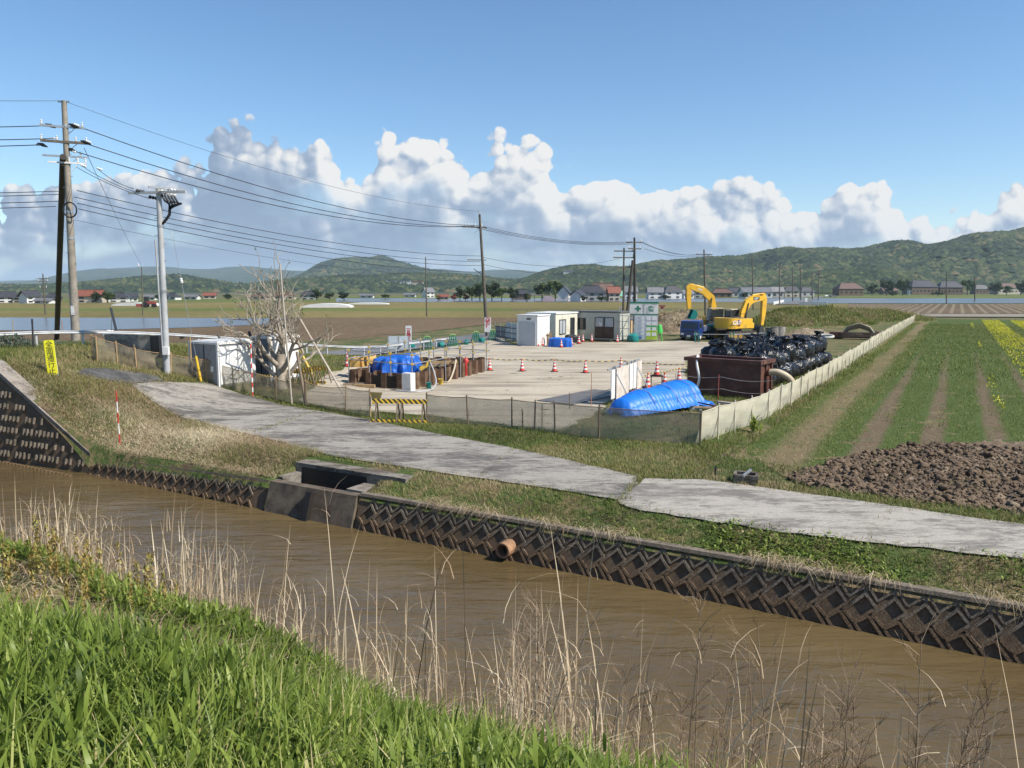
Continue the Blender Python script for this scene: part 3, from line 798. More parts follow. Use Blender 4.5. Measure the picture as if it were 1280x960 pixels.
# leaning pole behind the yard
BL = hit(609, 421); YL = BL.y
plz, dL = pole_thing('utility_pole', 'leaning dark utility pole with a warning board tied to its foot, behind the yard', 'utility pole', BL, atY(599.5, 268, YL), .19, .11, old_pole)
ll = lambda px, py: atY(px, py, YL) - BL
arm(plz, ll(593, 284), Vector((1.15, .6, 0)), (-.95, -.7, -.45, -.2, .1, .6), w=.13, mat=old_pole, L=.3)
arm(plz, ll(596, 325), Vector((.9, .3, 0)), (-.9,), w=.08, mat=old_pole, brace=False)
m = MB(); m.bar(ll(592, 336), ll(602, 343), .07); m.build('arm_brace', dark_steel, plz)
m = MB(); m.cyl(ll(599.5, 269), ll(598, 262), .06, .03); m.build('top_spike', galv, plz)
# the rest: far poles
fp = [  # px, base y, top y, top px, radius, arms[(py, half)], label
 (57, 394, 342, 53.5, .16, ((348, .9), (352, .8), (360, .5)), 'far utility pole with three short crossarms, left of the dark stay pole'),
 (178.5, 395, 333, 177, .11, (), 'thin bare pole in the far field with a guy wire tied to its head'),
 (533.5, 396, 321, 532, .13, (), 'single bare pole without arms standing in the brown field behind the blue tarp'),
 (779, 411, 310, 780, .15, ((314, 1.2), (322, 1.3), (334, .8)), 'slim pole with three crossarms, just left of the pole propped by a dark strut'),
 (793.5, 411, 297, 793, .19, ((303, 1.0), (311, .8)), 'dark pole propped by a slanting strut behind the green cross board'),
 (882, 400, 312, 880, .17, ((318, 1.3),), 'pole with a single crossarm rising behind the two yellow excavators'),
 (941.5, 387, 320, 940, .17, (), 'bare tall pole right above the near excavator boom'),
 (974.5, 380, 328, 974, .18, ((332, .9),), 'first of the row of poles along the far road, by the small bridge'),
 (991, 376.5, 334, 990.5, .18, (), 'second pole of the row along the far road, bare shaft'),
 (1001, 375.5, 335, 1000.5, .18, (), 'third pole of the row along the far road, bare shaft'),
 (1015.5, 374.5, 341, 1015, .19, ((345, 1.2),), 'pole in the far road row with one crossarm, behind the bare pair'),
 (1023, 374, 338, 1023, .19, ((341, 1.5), (346, 1.2)), 'last pole of the far road row, with two crossarms'),
 (1183, 380.5, 340, 1183, .16, (), 'lone bare pole beside the paddy water at the right'),
 (1218.5, 376, 346, 1218.5, .14, (), 'thin pole far right in front of the village trees'),
]
POLE = {}
for px, yb, yt, pxt, r_, arms, lab in fp:
    b = hit(px, yb); tp = atY(pxt, yt, b.y); k = mpp(b)
    t, d = pole_thing('utility_pole', lab, 'utility pole', b, tp, max(r_, k * .75), max(r_ * .6, k * .5), old_pole if px != 793.5 else dark_pole)
    for py, hw in arms:
        c = atY(pxt + (px - pxt) * (py - yt) / (yb - yt), py, b.y) - b
        arm(t, c, Vector((hw, .3, 0)), (-.85, .85), w=max(.12, k * .8), mat=old_pole, brace=False, L=.35)
    POLE[px] = b
bst = hit(782, 413); pole_thing('stay_pole', 'slanting dark strut propping the pole behind the green cross board', 'utility pole', bst, atY(791, 326, POLE[793.5].y), .2, .16, dark_pole)

# ---- wires
def wire(a, b, sag, r, label, group, mat=None, name='power_line', n=14):
    a, b = Vector(a), Vector(b); m = MB()
    pts = [a.lerp(b, k / n) - Vector((0, 0, 4 * sag * (k / n) * (1 - k / n))) for k in range(n + 1)]
    m.tube([p - a for p in pts], r, 5)
    o = m.build(name, mat or wire_m, None, smooth=True); o.location = a
    return tag(o, label, 'cable', group)
G1 = 'high voltage cables from the tall pole to the leaning pole'
for n_, (p, q) in zip(('uppermost', 'middle', 'lowest'), (((95, 157), (602, 282)), ((109, 180), (593, 282.5)), ((90, 188), (586, 283)))):
    wire(atY(*p, PY), atY(*q, YL), 1.15, .024, n_ + ' of the three thick cables sagging from the tall pole to the leaning pole', G1)
wire(atY(82, 127, PY), atY(598, 264, YL), 1.0, .010, 'thin earth wire running from the very top of the tall pole to the leaning pole', 'earth wires')
G2 = 'low voltage cables from the tall pole to the leaning pole'
for n_, p, q in (('highest', (96, 238), (601, 320)), ('second', (92, 246), (600, 327)), ('third', (97, 254), (601, 332)), ('lowest', (98, 261), (603, 340))):
    wire(atY(*p, PY), atY(*q, YL), .75, .019, n_ + ' of the four lower cables from the tall pole to the leaning pole', G2)
wire(atY(94, 275, PY), atY(603, 345, YL), .8, .009, 'hair thin lowest wire from the tall pole behind the pale service pole', 'earth wires')
G3 = 'cables leaving the tall pole to the left'
for n_, p, yy in (('topmost', (64, 157), 156), ('second', (70, 173), 172), ('third', (54, 181), 181.5), ('fourth', (74, 239), 239), ('fifth', (74, 243), 244), ('sixth', (74, 251.5), 253), ('lowest', (70, 258), 259.5)):
    wire(atY(*p, PY), atY(-330, yy, PY - 4), .12, .022 if yy < 200 else .018, n_ + ' of the cables running off to the left of the tall pole', G3)
wire(atY(77, 126, PY), atY(-330, 112, PY - 4), .15, .010, 'thin earth wire leaving the top of the tall pole to the left', 'earth wires')
for n_, p, q in (('upper', (122, 211), (167, 236)), ('middle', (102, 207), (170, 240)), ('lower', (96, 209), (186, 248))):
    wire(atY(*p, PY), atY(*q, SYp), .12, .014, n_ + ' service drop from the tall pole to the pale service pole', 'service drops')
P793 = POLE[793.5]; Y7 = P793.y
for n_, q, p in (('highest', (604, 283), (790, 302)), ('middle', (600, 284), (789, 303.5)), ('lowest', (596, 285), (791, 305))):
    wire(atY(*q, YL), atY(*p, Y7), .62, .022, n_ + ' cable of three from the leaning pole to the propped pole', 'high voltage cables beyond the leaning pole')
Y78 = POLE[779].y
for n_, q, p in (('higher', (602, 321), (775, 323)), ('lower', (602, 330), (781, 334))):
    wire(atY(*q, YL), atY(*p, Y78), .9, .018, n_ + ' thin cable from the leaning pole to the slim pole with three crossarms', 'low voltage cables beyond the leaning pole')
Y88 = POLE[882].y
for n_, q, p in (('highest', (800, 302), (873, 318)), ('middle', (804, 303), (878, 318)), ('lowest', (806, 311), (886, 318))):
    wire(atY(*q, Y7), atY(*p, Y88), .6, .022, n_ + ' cable from the propped pole to the pole behind the excavators', 'cables over the excavators')
wire(atY(883, 318, Y88), atY(940, 322, POLE[941.5].y), .8, .03, 'single wire from the pole behind the excavators to the bare tall pole', 'cables over the excavators')
wire(atY(105, 185, PY), atY(177, 332, POLE[178.5].y), .3, .014, 'guy wire slanting from the tall pole down to the thin field pole', 'guy wires', name='guy_wire')
m = MB(); q = atY(172.5, 329.5, POLE[178.5].y); insulator(m, q, (.3, 0, -1), .5, .14); tag(m.build('guy_insulator', porcelain, None, smooth=30), 'white insulator on the guy wire near the thin field pole', 'insulator')
gb = hit(251, 477); ga = atY(214, 285, SYp)
wire(ga, gb, .02, .010, 'guy wire from the pale service pole down to the yellow sleeve at the net fence', 'guy wires', galv, name='guy_wire')
g1 = ga.lerp(gb, .83); m = MB(); m.cyl(g1 - gb, Vector((0, 0, 0)), .05, .06); o = m.build('guy_sleeve', yellow_m, None, smooth=40); o.location = gb; tag(o, 'yellow sleeve round the foot of the guy wire beside the net fence', 'guy sleeve')
m = MB(); q = ga.lerp(gb, .32); insulator(m, q, (.2, 0, -1), .22, .07); tag(m.build('guy_insulator', porcelain, None, smooth=30), 'small white insulator on the guy wire right of the pale service pole', 'insulator')

# ================================================================== FENCES
def net_mat(name, col, open_, grid, rough=.8):
    """woven net: fine threads with open gaps between them (real holes in the cloth, from its own coordinates)"""
    m, nt, b = _nt(name)
    uvn = nd(nt, 'ShaderNodeUVMap'); uvn.uv_map = 'UVMap'
    sx = nd(nt, 'ShaderNodeSeparateXYZ'); nt.links.new(uvn.outputs[0], sx.inputs[0])
    f = noise_tex(nt, 1.4, 5, .6, mapping(nt, uvn.outputs[0], (.6, 2.5, 1)))
    c = ramp(nt, f, [(.3, tuple(x * .8 for x in col)), (.7, col)])
    nt.links.new(c, b.inputs['Base Color']); b.inputs['Roughness'].default_value = rough; b.inputs['Specular IOR Level'].default_value = .2
    tr = nd(nt, 'ShaderNodeBsdfTranslucent'); nt.links.new(c, tr.inputs['Color'])
    m1 = nd(nt, 'ShaderNodeMixShader'); m1.inputs[0].default_value = .35
    nt.links.new(b.outputs[0], m1.inputs[1]); nt.links.new(tr.outputs[0], m1.inputs[2])
    def line(s, p, w):
        k = mth(nt, 'FRACT', mth(nt, 'MULTIPLY', s, 1 / p)); return mth(nt, 'LESS_THAN', k, w / p)
    thick = mth(nt, 'MAXIMUM', line(sx.outputs[0], grid, .007), line(sx.outputs[1], grid, .005))
    fill = mth(nt, 'MAXIMUM', thick, mth(nt, 'MULTIPLY_ADD', f, .35, open_ - .17))
    hem = mth(nt, 'LESS_THAN', sx.outputs[1], .06)
    fill = mth(nt, 'MAXIMUM', fill, mth(nt, 'MULTIPLY', hem, .9))
    tp = nd(nt, 'ShaderNodeBsdfTransparent'); m2 = nd(nt, 'ShaderNodeMixShader')
    nt.links.new(mth(nt, 'MINIMUM', fill, 1.0), m2.inputs[0]); nt.links.new(tp.outputs[0], m2.inputs[1]); nt.links.new(m1.outputs[0], m2.inputs[2])
    nt.links.new(m2.outputs[0], nt.nodes['Material Output'].inputs['Surface'])
    return m
def net_fence(name, label, posts, heights, mat, stake_mat, sag=.1, wob=.05, seed=1, sub=8, bands=None, every=1, slack=0.0, stake_r=.028):
    """posts: ground points; cloth hung between the stakes with sagging top edge"""
    t = thing(name, label, 'fence', (posts[0].x, posts[0].y, posts[0].z))
    o = t.location.copy(); rg = random.Random(seed)
    top = []; S = [0.0]
    me_v = []; uvs = []; dist = 0; cols = []
    for i in range(len(posts) - 1):
        a, b = posts[i], posts[i + 1]; L = (b - a).length
        nrm = Vector((-(b - a).y, (b - a).x, 0)).normalized()
        sg = sag * rg.uniform(.3, 1.5) * min(1, L / 3)
        for k in range(sub + (i == len(posts) - 2)):
            f = k / sub; g = a.lerp(b, f); g.z = hz(g.x, g.y) - .02
            ht = heights[i] + (heights[i + 1] - heights[i]) * f - 4 * sg * f * (1 - f)
            col = []
            for j in range(6):
                q = j / 5; w_ = math.sin(f * PI) * wob * rg.uniform(-1, 1) * (1 + .6 * (1 - q))
                col.append((g + nrm * (w_ + slack * (1 - q) ** 2) + Vector((0, 0, ht * q)) - o, (dist + L * f, ht * q)))
            cols.append(col)
        dist += L
    vs_ = [c[0] for col in cols for c in col]; uvl = [c[1] for col in cols for c in col]
    fs = []
    for i in range(len(cols) - 1):
        for j in range(5):
            a = i * 6 + j; fs.append((a, a + 6, a + 7, a + 1))
    me = bpy.data.meshes.new('net'); me.from_pydata([tuple(v) for v in vs_], [], fs); me.materials.append(mat)
    ul = me.uv_layers.new(name='UVMap'); li = np.empty(len(me.loops), np.int32); me.loops.foreach_get('vertex_index', li)
    ul.data.foreach_set('uv', np.array(uvl, np.float32)[li].reshape(-1))
    me.polygons.foreach_set('use_smooth', [True] * len(fs))
    link('net', me, t)
    m = MB(); m.tube([cols[i][5][0] for i in range(len(cols))], .014, 5); m.build('top_cord', bands or stake_mat, t, smooth=True)
    for i, p in enumerate(posts):
        if i % every: continue
        m = MB(); q = Vector((p.x, p.y, hz(p.x, p.y))) - o
        m.cyl(q - Vector((0, 0, .15)), q + Vector((rg.uniform(-.04, .04), rg.uniform(-.04, .04), heights[i] + .06)), stake_r, n=7); m.build('stake', stake_mat, t, smooth=40)
    return t
net_dark = net_mat('dark_netting', (.46, .38, .26), .50, .045)
net_pale = net_mat('cream_netting', (.80, .73, .54), .96, .08)
fpx = [(116, 448), (122, 452), (147, 455), (171, 461), (214, 467), (258, 477), (292, 488), (316, 493), (345, 500), (383, 506), (432, 515), (463, 522)]
nf1 = net_fence('net_fence', 'sagging brown net fence on wooden stakes, running from the poles past the bare tree', [hit(*p) for p in fpx],
          [.95, 1.0, .9, .82, .85, .95, .95, .98, .95, .95, .98, 1.0], net_dark, wood_m, .10, .06, 3)
fpx = [(533, 528), (585, 531), (640, 535), (668, 538), (694, 541), (749, 548), (875, 557)]
nf2 = net_fence('net_fence', 'see-through brown net fence in front of the yard, ending at the field corner', [hit(*p) for p in fpx],
          [1.0, .98, .98, .96, .98, 1.0, 1.0], net_dark, old_wood, .07, .05, 5)
cpx = [(875, 556.5), (918, 541), (960, 525), (1000, 501), (1035, 478), (1062, 458.5), (1092, 436), (1120, 417), (1148, 399.5)]
ctl = [hit(*p) for p in cpx]; cps = []
for i in range(len(ctl) - 1):
    n_ = max(2, round((ctl[i + 1] - ctl[i]).length / 2.0))
    cps += [ctl[i].lerp(ctl[i + 1], k / n_) for k in range(n_)]
cps.append(ctl[-1])
for p in cps: p.z = hz(p.x, p.y)
nf3 = net_fence('net_fence', 'long cream coloured net fence running beside the crop rows into the distance', cps, [1.02 + .04 * math.sin(i * 1.7) for i in range(len(cps))], net_pale, M('pale_stake', (.6, .55, .42), (.45, .4, .3), 5, .8), .05, .05, 8, sub=5, slack=.18)
# ================================================================== SITE
def stripe_mat(name, c1, c2, scale=5.5, axis='XZ', rough=.5):
    if name in _mats: return _mats[name]
    m, nt, b = _nt(name)
    s = nd(nt, 'ShaderNodeSeparateXYZ'); nt.links.new(objco(nt), s.inputs[0])
    i, j = {'XZ': (0, 2), 'X': (0, None), 'Z': (2, None)}[axis]
    v = s.outputs[i] if j is None else mth(nt, 'ADD', s.outputs[i], s.outputs[j])
    k = mth(nt, 'LESS_THAN', mth(nt, 'FRACT', mth(nt, 'MULTIPLY', v, scale)), .5)
    f = noise_tex(nt, 9, 5, .6, objco(nt))
    c = mixc(nt, k, c2, c1)
    c = mixc(nt, ramp(nt, f, [(.55, 0), (.75, .5)]), c, (.2, .16, .11))
    nt.links.new(c, b.inputs['Base Color']); b.inputs['Roughness'].default_value = rough
    _mats[name] = m; return m
hazard = stripe_mat('hazard_stripes', (.70, .44, .02), (.02, .02, .02))
rope_m = stripe_mat('striped_rope', (.62, .45, .12), (.03, .03, .03), 3.0, 'X')
cream = M('cream_panel', (.70, .67, .55), (.62, .59, .48), 1.5, .5, dirt=(.5, .45, .35))
cream_w = M('off_white_panel', (.74, .73, .70), (.66, .65, .62), 1.5, .45, dirt=(.55, .52, .46))
shutter_m = M('shutter_grey', (.50, .51, .53), (.44, .45, .47), 1.5, .4)
glass_d = M('dark_glass', (.03, .035, .04), (.02, .024, .028), 2, .08, spec=.8)
glass_l = M('curtained_glass', (.42, .44, .45), (.32, .34, .36), 3, .12, spec=.7)
brownp = M('brown_door', (.07, .035, .025), (.05, .027, .02), 3, .45)
frame_d = M('dark_frame', (.035, .03, .028), (.025, .022, .02), 4, .4)
green_m = M('green_paint', (.02, .20, .11), (.015, .14, .08), 4, .45)
teal_m = M('teal_paint', (.012, .21, .19), (.01, .15, .14), 4, .4)
blue_tarp = M('blue_sheet', (.010, .12, .52), (.008, .09, .42), 2.5, .48, bmp=.5, bscale=7)
blue_tarp2 = M('bright_blue_sheet', (.008, .17, .66), (.007, .13, .54), 2.5, .5, bmp=.5, bscale=6)
rust = M('rust_brown', (.10, .032, .02), (.055, .020, .013), 1.6, .65, dirt=(.14, .06, .035))
pile_m = M('sheet_pile_rust', (.13, .07, .038), (.07, .036, .02), 3, .8, dirt=(.24, .16, .09), bmp=.3)
cat_y = M('machine_yellow', (.80, .45, .028), (.72, .39, .025), 1.2, .38, dirt=(.42, .25, .05))
shaded_end_m = M('shaded_end_grey', (.27, .285, .30), (.23, .24, .255), 1.5, .5, dirt=(.2, .19, .18))

def spot(px, py): 
    p = hit(px, py); return (p.x, p.y, p.z)
S_ = SITE
# ---------------------------------------------------------------- offices and sheds
def ribbed(m, x0, x1, y, z0, z1, n, out=-1, d=.015):
    for k in range(n):
        x = x0 + (x1 - x0) * (k + .5) / n; m.box((x, y + out * d / 2, (z0 + z1) / 2), ((x1 - x0) / n * .45, d, z1 - z0))
def ribbed_y(m, y0, y1, x, z0, z1, n, out=1, d=.015):
    for k in range(n):
        y = y0 + (y1 - y0) * (k + .5) / n; m.box((x + out * d / 2, y, (z0 + z1) / 2), (d, (y1 - y0) / n * .45, z1 - z0))
def window(t, c, w, h, glass, face='F', mull=1, name='window'):
    """framed window; face F looks along -y, R looks along +x"""
    m = MB(); g = MB(); x, y, z = c
    def bx(mb, a, b_, zz, ww, hh, dd):
        if face == 'F': mb.box((x + a, y - dd / 2 + .02, z + zz), (ww, dd, hh))
        else: mb.box((x + dd / 2 - .02, y + a, z + zz), (dd, ww, hh))
    for a in (-w / 2, w / 2): bx(m, a, 0, 0, .06, h + .06, .07)
    for zz in (-h / 2, h / 2): bx(m, 0, 0, zz, w - .06, .06, .068)
    for k in range(mull): bx(m, -w / 2 + w * (k + 1) / (mull + 1), 0, 0, .045, h - .06, .066)
    bx(g, 0, 0, 0, w - .02, h - .02, .035)
    f = m.build(name, frame_d, t); g.build('pane', glass, f); return f
# white storage shed with roller shutter
p = spot(671.5, 433)
t = thing('storage_shed', 'small white storage shed with a grey roller shutter, left of the cream office', 'shed', p, S_)
m = MB(); m.box((-.93, 1.1, 1.25), (1.86, 2.2, 2.44)); ribbed_y(m, 0, 2.2, 0, .1, 2.35, 9); m.build('body', cream_w, t)
m = MB(); m.box((-.93, 1.1, 2.52), (2.0, 2.34, .1)); m.build('roof', cream_w, t)
m = MB(); m.box((-.93, -.03, 1.0), (1.6, .05, 1.96)); [m.box((-.93, -.062, .1 + .1 * k), (1.58, .014, .05)) for k in range(19)]; m.build('roller_shutter', shutter_m, t)
m = MB(); m.box((-.8, -.02, 2.22), (.36, .05, .12)); m.build('handle_recess', black_m, t)
# cream office: door side lit from the right
p = spot(694.3, 428.8)
t = thing('site_office', 'cream prefab office with a two pane window, between the white shed and grey office', 'prefab office', p, S_)
m = MB(); m.box((-1.4, 2.2, 1.28), (2.8, 4.4, 2.4)); ribbed_y(m, 0, 4.4, 0, .2, 2.35, 18); m.build('body', cream, t)
m = MB(); m.box((-1.4, 2.2, 2.55), (2.95, 4.55, .12)); m.build('roof', cream_w, t)
m = MB(); m.box((-1.4, 2.2, .04), (2.7, 4.3, .1)); m.build('base_frame', dark_steel, t)
window(t, (0.02, 1.3, 1.35), 1.25, 1.25, glass_l, 'R'); window(t, (0.02, 3.3, 1.2), .8, 1.75, glass_d, 'R', 0, 'door')
window(t, (-1.4, -.01, 1.5), 1.0, .8, glass_d, 'F')
# long grey office: front in the shade
p = spot(774.5, 426.8)
t = thing('site_office', 'long grey prefab office with brown double doors and one dark window', 'prefab office', p, S_)
m = MB(); m.box((-2.35, 1.2, 1.33), (4.7, 2.4, 2.42)); ribbed(m, -4.7, 0, 0, .2, 2.4, 24); ribbed_y(m, 0, 2.4, 0, .2, 2.4, 10); m.build('body', M('olive_grey_panel', (.50, .50, .43), (.43, .43, .37), 1.5, .5), t)
m = MB(); m.box((-2.35, 1.2, 2.60), (4.86, 2.56, .14)); m.build('roof', M('dark_roof_edge', (.12, .12, .115), (.08, .08, .078), 3, .6), t)
m = MB(); m.box((-2.35, 1.2, .06), (4.6, 2.3, .12)); m.build('base_frame', dark_steel, t)
window(t, (-4.0, -.02, 1.5), 1.25, 1.0, glass_d, 'F')
for k in (-1, 1):
    f = window(t, (-1.5 + k * .47, -.02, 1.68), .86, .85, glass_l, 'F', 0, 'door')
    m = MB(); m.box((-1.5 + k * .47, -.035, .74), (.92, .05, 1.0)); m.build('door_panel', brownp, f)
m = MB(); m.box((-1.85, -.075, 1.5), (.3, .004, .34)); m.build('notice', white_paint, t)
m = MB(); m.bar((-2.5, -.12, .02), (-2.5, -.12, .02 + .01), .1); m.box((-1.5, -.5, .1), (1.8, .7, .12)); m.build('step', dark_steel, t)
# fence panels left of the shed
p = hit(619, 424); q = hit(646, 429)
t = thing('panel_fence', 'steel panel fence with pipe rails between the leaning pole and the white shed', 'fence', p, math.atan2(q.y - p.y, q.x - p.x))
L = (q - p).length
for k in range(4):
    m = MB(); m.box((L * (k + .5) / 4, .08, .95 if k > 1 else .75), (L / 4 - .06, .04, 1.5 if k > 1 else 1.1)); m.build('panel', M('pale_blue_panel', (.45, .50, .53), (.36, .40, .43), 3, .5) if k > 1 else M('dull_grey_panel', (.22, .23, .235), (.17, .175, .18), 3, .6), t)
for k in range(5):
    m = MB(); m.cyl((L * k / 4, 0, -.05), (L * k / 4, 0, 1.55 if k < 3 else 1.75), .035, n=8); m.build('post', galv, t, smooth=40)
for z in (.35, .8, 1.25):
    m = MB(); m.cyl((0, -.04, z), (L, -.04, z), .03, n=8); m.build('rail', rust, t, smooth=40)
# storage containers behind the bare tree
def container(px, py, w, l, h, lab, side_n):
    p = spot(px, py)
    t = thing('storage_container', lab, 'container', p, S_)
    m = MB(); m.box((-w / 2, l / 2, h / 2), (w, l, h)); m.build('body', shaded_end_m, t)  # shade on the white container's end is put into this grey body colour
    m = MB()
    for k in range(side_n):
        y = l * (k + .5) / side_n; m.box((.012, y, h / 2), (.024, l / side_n - .04, h - .2))
    m.build('side_panel', cream_w, t) if side_n == 1 else None
    if side_n > 1:
        for k in range(side_n):
            m = MB(); y = l * (k + .5) / side_n; m.box((.012, y, h / 2), (.024, l / side_n - .04, h - .2)); m.build('side_panel', cream_w, t)
    m = MB(); m.box((-w / 2, l / 2, h + .045), (w + .1, l + .12, .09)); m.box((-w / 2, l / 2, h + .11), (w - .2, l - .2, .05)); m.build('roof', cream_w, t)
    for x in (-w, 0):
        m = MB(); m.box((x, -.02, h / 2), (.1, .08, h)); m.build('corner_post', cream_w, t)
    m = MB(); m.box((-w * .5, -.015, h * .5), (.02, .03, h - .1)); m.build('door_seam', dark_steel, t)
    m = MB(); m.box((-w * .22, -.02, h * .42), (.16, .03, .22)); m.build('label_plate', white_paint, t)
    return t
container(274.5, 484, 1.75, 1.95, 1.78, 'white steel storage container with its end in shade, beside the pale service pole', 2)
container(338.5, 478, 1.1, 1.75, 1.95, 'second white storage container, half hidden behind the trunk of the bare tree', 2)

# ---------------------------------------------------------------- notice board with the green cross
p = spot(805.5, 427)
t = thing('safety_board', 'tall site notice board with a green cross panel above sheets of notices', 'sign board', p, R(-14))
for x in (-1.05, 1.05):
    m = MB(); m.box((x, .06, 1.7), (.07, .07, 3.4)); m.build('post', galv, t)
m = MB(); m.box((-.1, .0, 2.93), (2.5, .05, .92)); up = m.build('upper_panel', white_paint, t)
m = MB(); m.box((-.1, -.005, 3.46), (2.56, .07, .16)); m.box((-.1, -.005, 2.41), (2.5, .065, .1)); m.build('green_band', green_m, t)
m = MB(); m.box((-.62, -.033, 2.93), (.5, .012, .17)); m.box((-.62, -.0335, 2.93 + .168), (.17, .011, .166)); m.box((-.62, -.0335, 2.93 - .168), (.17, .011, .166)); m.build('green_cross', green_m, up)
em = MB()
for rr, a0, a1 in ((.24, .3, 2.9), (.24, 3.5, 6.0), (.13, 1.2, 5.2)):
    em.tube([(.5 + rr * math.cos(a), -.035, 2.95 + rr * .85 * math.sin(a)) for a in np.linspace(a0, a1, 14)], .032, 6)
em.box((.56, -.032, 2.72), (.34, .012, .07)); em.build('round_emblem', green_m, up)
m = MB(); m.box((-.1, -.035, 2.93), (.03, .02, .9)); m.build('divider', dark_steel, up)
m = MB(); m.box((.1, .0, 1.27), (2.05, .05, 2.2)); lp = m.build('lower_panel', M('notice_panel', (.55, .58, .60), (.48, .51, .53), 2, .5), t)
m = MB(); m.box((.62, -.03, .62), (.98, .012, .86)); m.build('lime_panel', M('lime', (.45, .60, .04), (.36, .52, .05), 2, .5), lp)
m = MB(); m.box((.62, -.03, 1.25), (.98, .012, .36)); m.build('green_panel', M('leaf_green', (.09, .38, .10), (.07, .3, .08), 2, .5), lp)
rgs = random.Random(9)
sheet_m = M('paper', (.72, .72, .70), (.66, .66, .64), 3, .6)
for i in range(2):
    for j in range(4):
        x = .28 + i * .5; z = 2.2 - j * .48
        m = MB(); m.box((x + .05, -.043, z - .1), (.38, .01, .3 if j else .36)); m.build('notice', sheet_m, lp)
ink = M('blue_ink', (.05, .09, .22), (.04, .07, .18), 5, .6)
for j in range(5):
    m = MB(); m.box((-.45, -.035, 2.1 - j * .34), (.68, .01, .26)); s = m.build('notice', sheet_m, lp)
    for k in range(3):
        m = MB(); m.box((-.45 - .08 * (k % 2), -.0425, 2.18 - j * .34 - k * .075), (.5 - .1 * k, .006, .022)); m.build('printed_line', ink, s)
m = MB(); m.box((-.5, -.0365, .36), (.5, .01, .18)); m.build('blue_badge', M('badge_blue', (.06, .16, .42)), lp)
# pipe frame and stacked things beside it
p = spot(781, 427)
t = thing('scaffold_tower', 'galvanised scaffold frame between the grey office and the green cross board', 'scaffold', p, R(-20))
for x in (-.55, .3):
    for y in (0, .7):
        m = MB(); m.cyl((x, y, 0), (x, y, 3.1 if x < 0 else 2.3), .035, n=8); m.build('upright', galv, t, smooth=40)
for z in (.5, 1.15, 1.8, 2.3):
    m = MB(); m.cyl((-.7, 0, z), (.5, 0, z), .03, n=8); m.build('ledger', galv, t, smooth=40)
m = MB(); m.cyl((-.6, .02, .3), (.32, .02, 2.2), .028, n=8); m.build('brace', galv, t, smooth=40)
m = MB(); p2 = spot(784.5, 423.5); m.box((0, 0, 1.15), (.8, .5, 1.1)); m.box((0, 0, .3), (.84, .54, .6))
o = tag(m.build('plywood_crate', M('plywood', (.50, .33, .17), (.4, .26, .13), 3, .8)), 'plywood crate standing behind the scaffold frame', 'crate'); o.location = p2; o.rotation_euler = (0, 0, S_)
m = MB(); m.lathe([(.0, 0), (.5, 0), (.55, .2), (.48, .55), (.25, .72), (.0, .75)], 14); o = m.build('dark_bin', teal_m, None, smooth=40); o.location = spot(791, 427); tag(o, 'low dark teal bin at the left foot of the green cross board', 'bin')

def lumps(o, seed, amp, sc=2.0):
    me = o.data; off = Vector((seed * 7.1, seed * 3.3, 0))
    for v in me.vertices:
        n = mnoise.noise(v.co * sc + off) + .5 * mnoise.noise(v.co * sc * 2.3 + off)
        c = Vector((v.co.x, v.co.y, v.co.z * .3))
        v.co += (c.normalized() if c.length > 1e-4 else Vector((0, 0, 1))) * amp * n
    me.update()
def drape(name, w, d, h, mat, seed, parent=None, e=.55, flare=.06, wr=.035, nx=56, nz=22, taper=0.0):
    """sheet thrown over a heap: rounded box with hanging folds, open underneath"""
    m = MB(); rows = []
    off = seed * 5.7
    for j in range(nz + 1):
        q = j / nz; row = []
        if q < .55:
            r_ = (q / .55) ** .9; z = h * (1 - .10 * r_ ** 3)
        else:
            k = (q - .55) / .45; r_ = 1 + flare * k; z = h * .9 * (1 - k)
        for i in range(nx + 1):
            a = 2 * PI * i / nx; ca, sa = math.cos(a), math.sin(a)
            sx = math.copysign(abs(ca) ** e, ca); sy = math.copysign(abs(sa) ** e, sa)
            fold = wr * (math.sin(a * 9 + off + 2.5 * mnoise.noise(Vector((a * 2, off, 0)))) + .8 * math.sin(a * 17 + off * 2)) * max(0, q - .35) * 2
            x = sx * (w / 2) * r_; y = sy * (d / 2) * r_
            hh = z * (1 - taper * (.5 - x / w))
            nz_ = mnoise.noise(Vector((x * 2.2 + off, y * 2.2, q))) * .06 + mnoise.noise(Vector((x * 6 + off, y * 6, q * 3))) * .03
            row.append((x + fold * ca * .9 + nz_ * ca, y + fold * sa * .9 + nz_ * sa, max(.0, hh + nz_ * (1.0 if q < .7 else .3))))
        rows.append(row)
    m.sheet(rows)
    return m.build(name, mat, parent, smooth=50)
# blue sheet heap by the shed
o = drape('tarpaulin', 1.75, 1.3, .75, blue_tarp, 3, wr=.05); o.location = spot(700, 433.5); o.rotation_euler = (0, 0, R(-10)); tag(o, 'small blue sheet draped over a heap in front of the cream office', 'tarpaulin')
o = drape('tarpaulin', 1.0, .8, .72, black_m, 8, wr=.05, nx=32, nz=14); o.location = spot(713.5, 428.5); tag(o, 'dark sheet over a small heap right behind the blue one by the office', 'tarpaulin')
m = MB(); m.box((0, 0, .5), (.16, .06, 1.0), Matrix.Rotation(.15, 3, 'X')); m.box((.22, .03, .55), (.2, .05, 1.1), Matrix.Rotation(.12, 3, 'X')); m.box((.1, .06, .82), (.5, .04, .12), Matrix.Rotation(.12, 3, 'X'))
o = m.build('timber_trestle', wood_m); o.location = spot(684.5, 432); tag(o, 'brown timber trestle leaning at the right corner of the white shed', 'trestle')

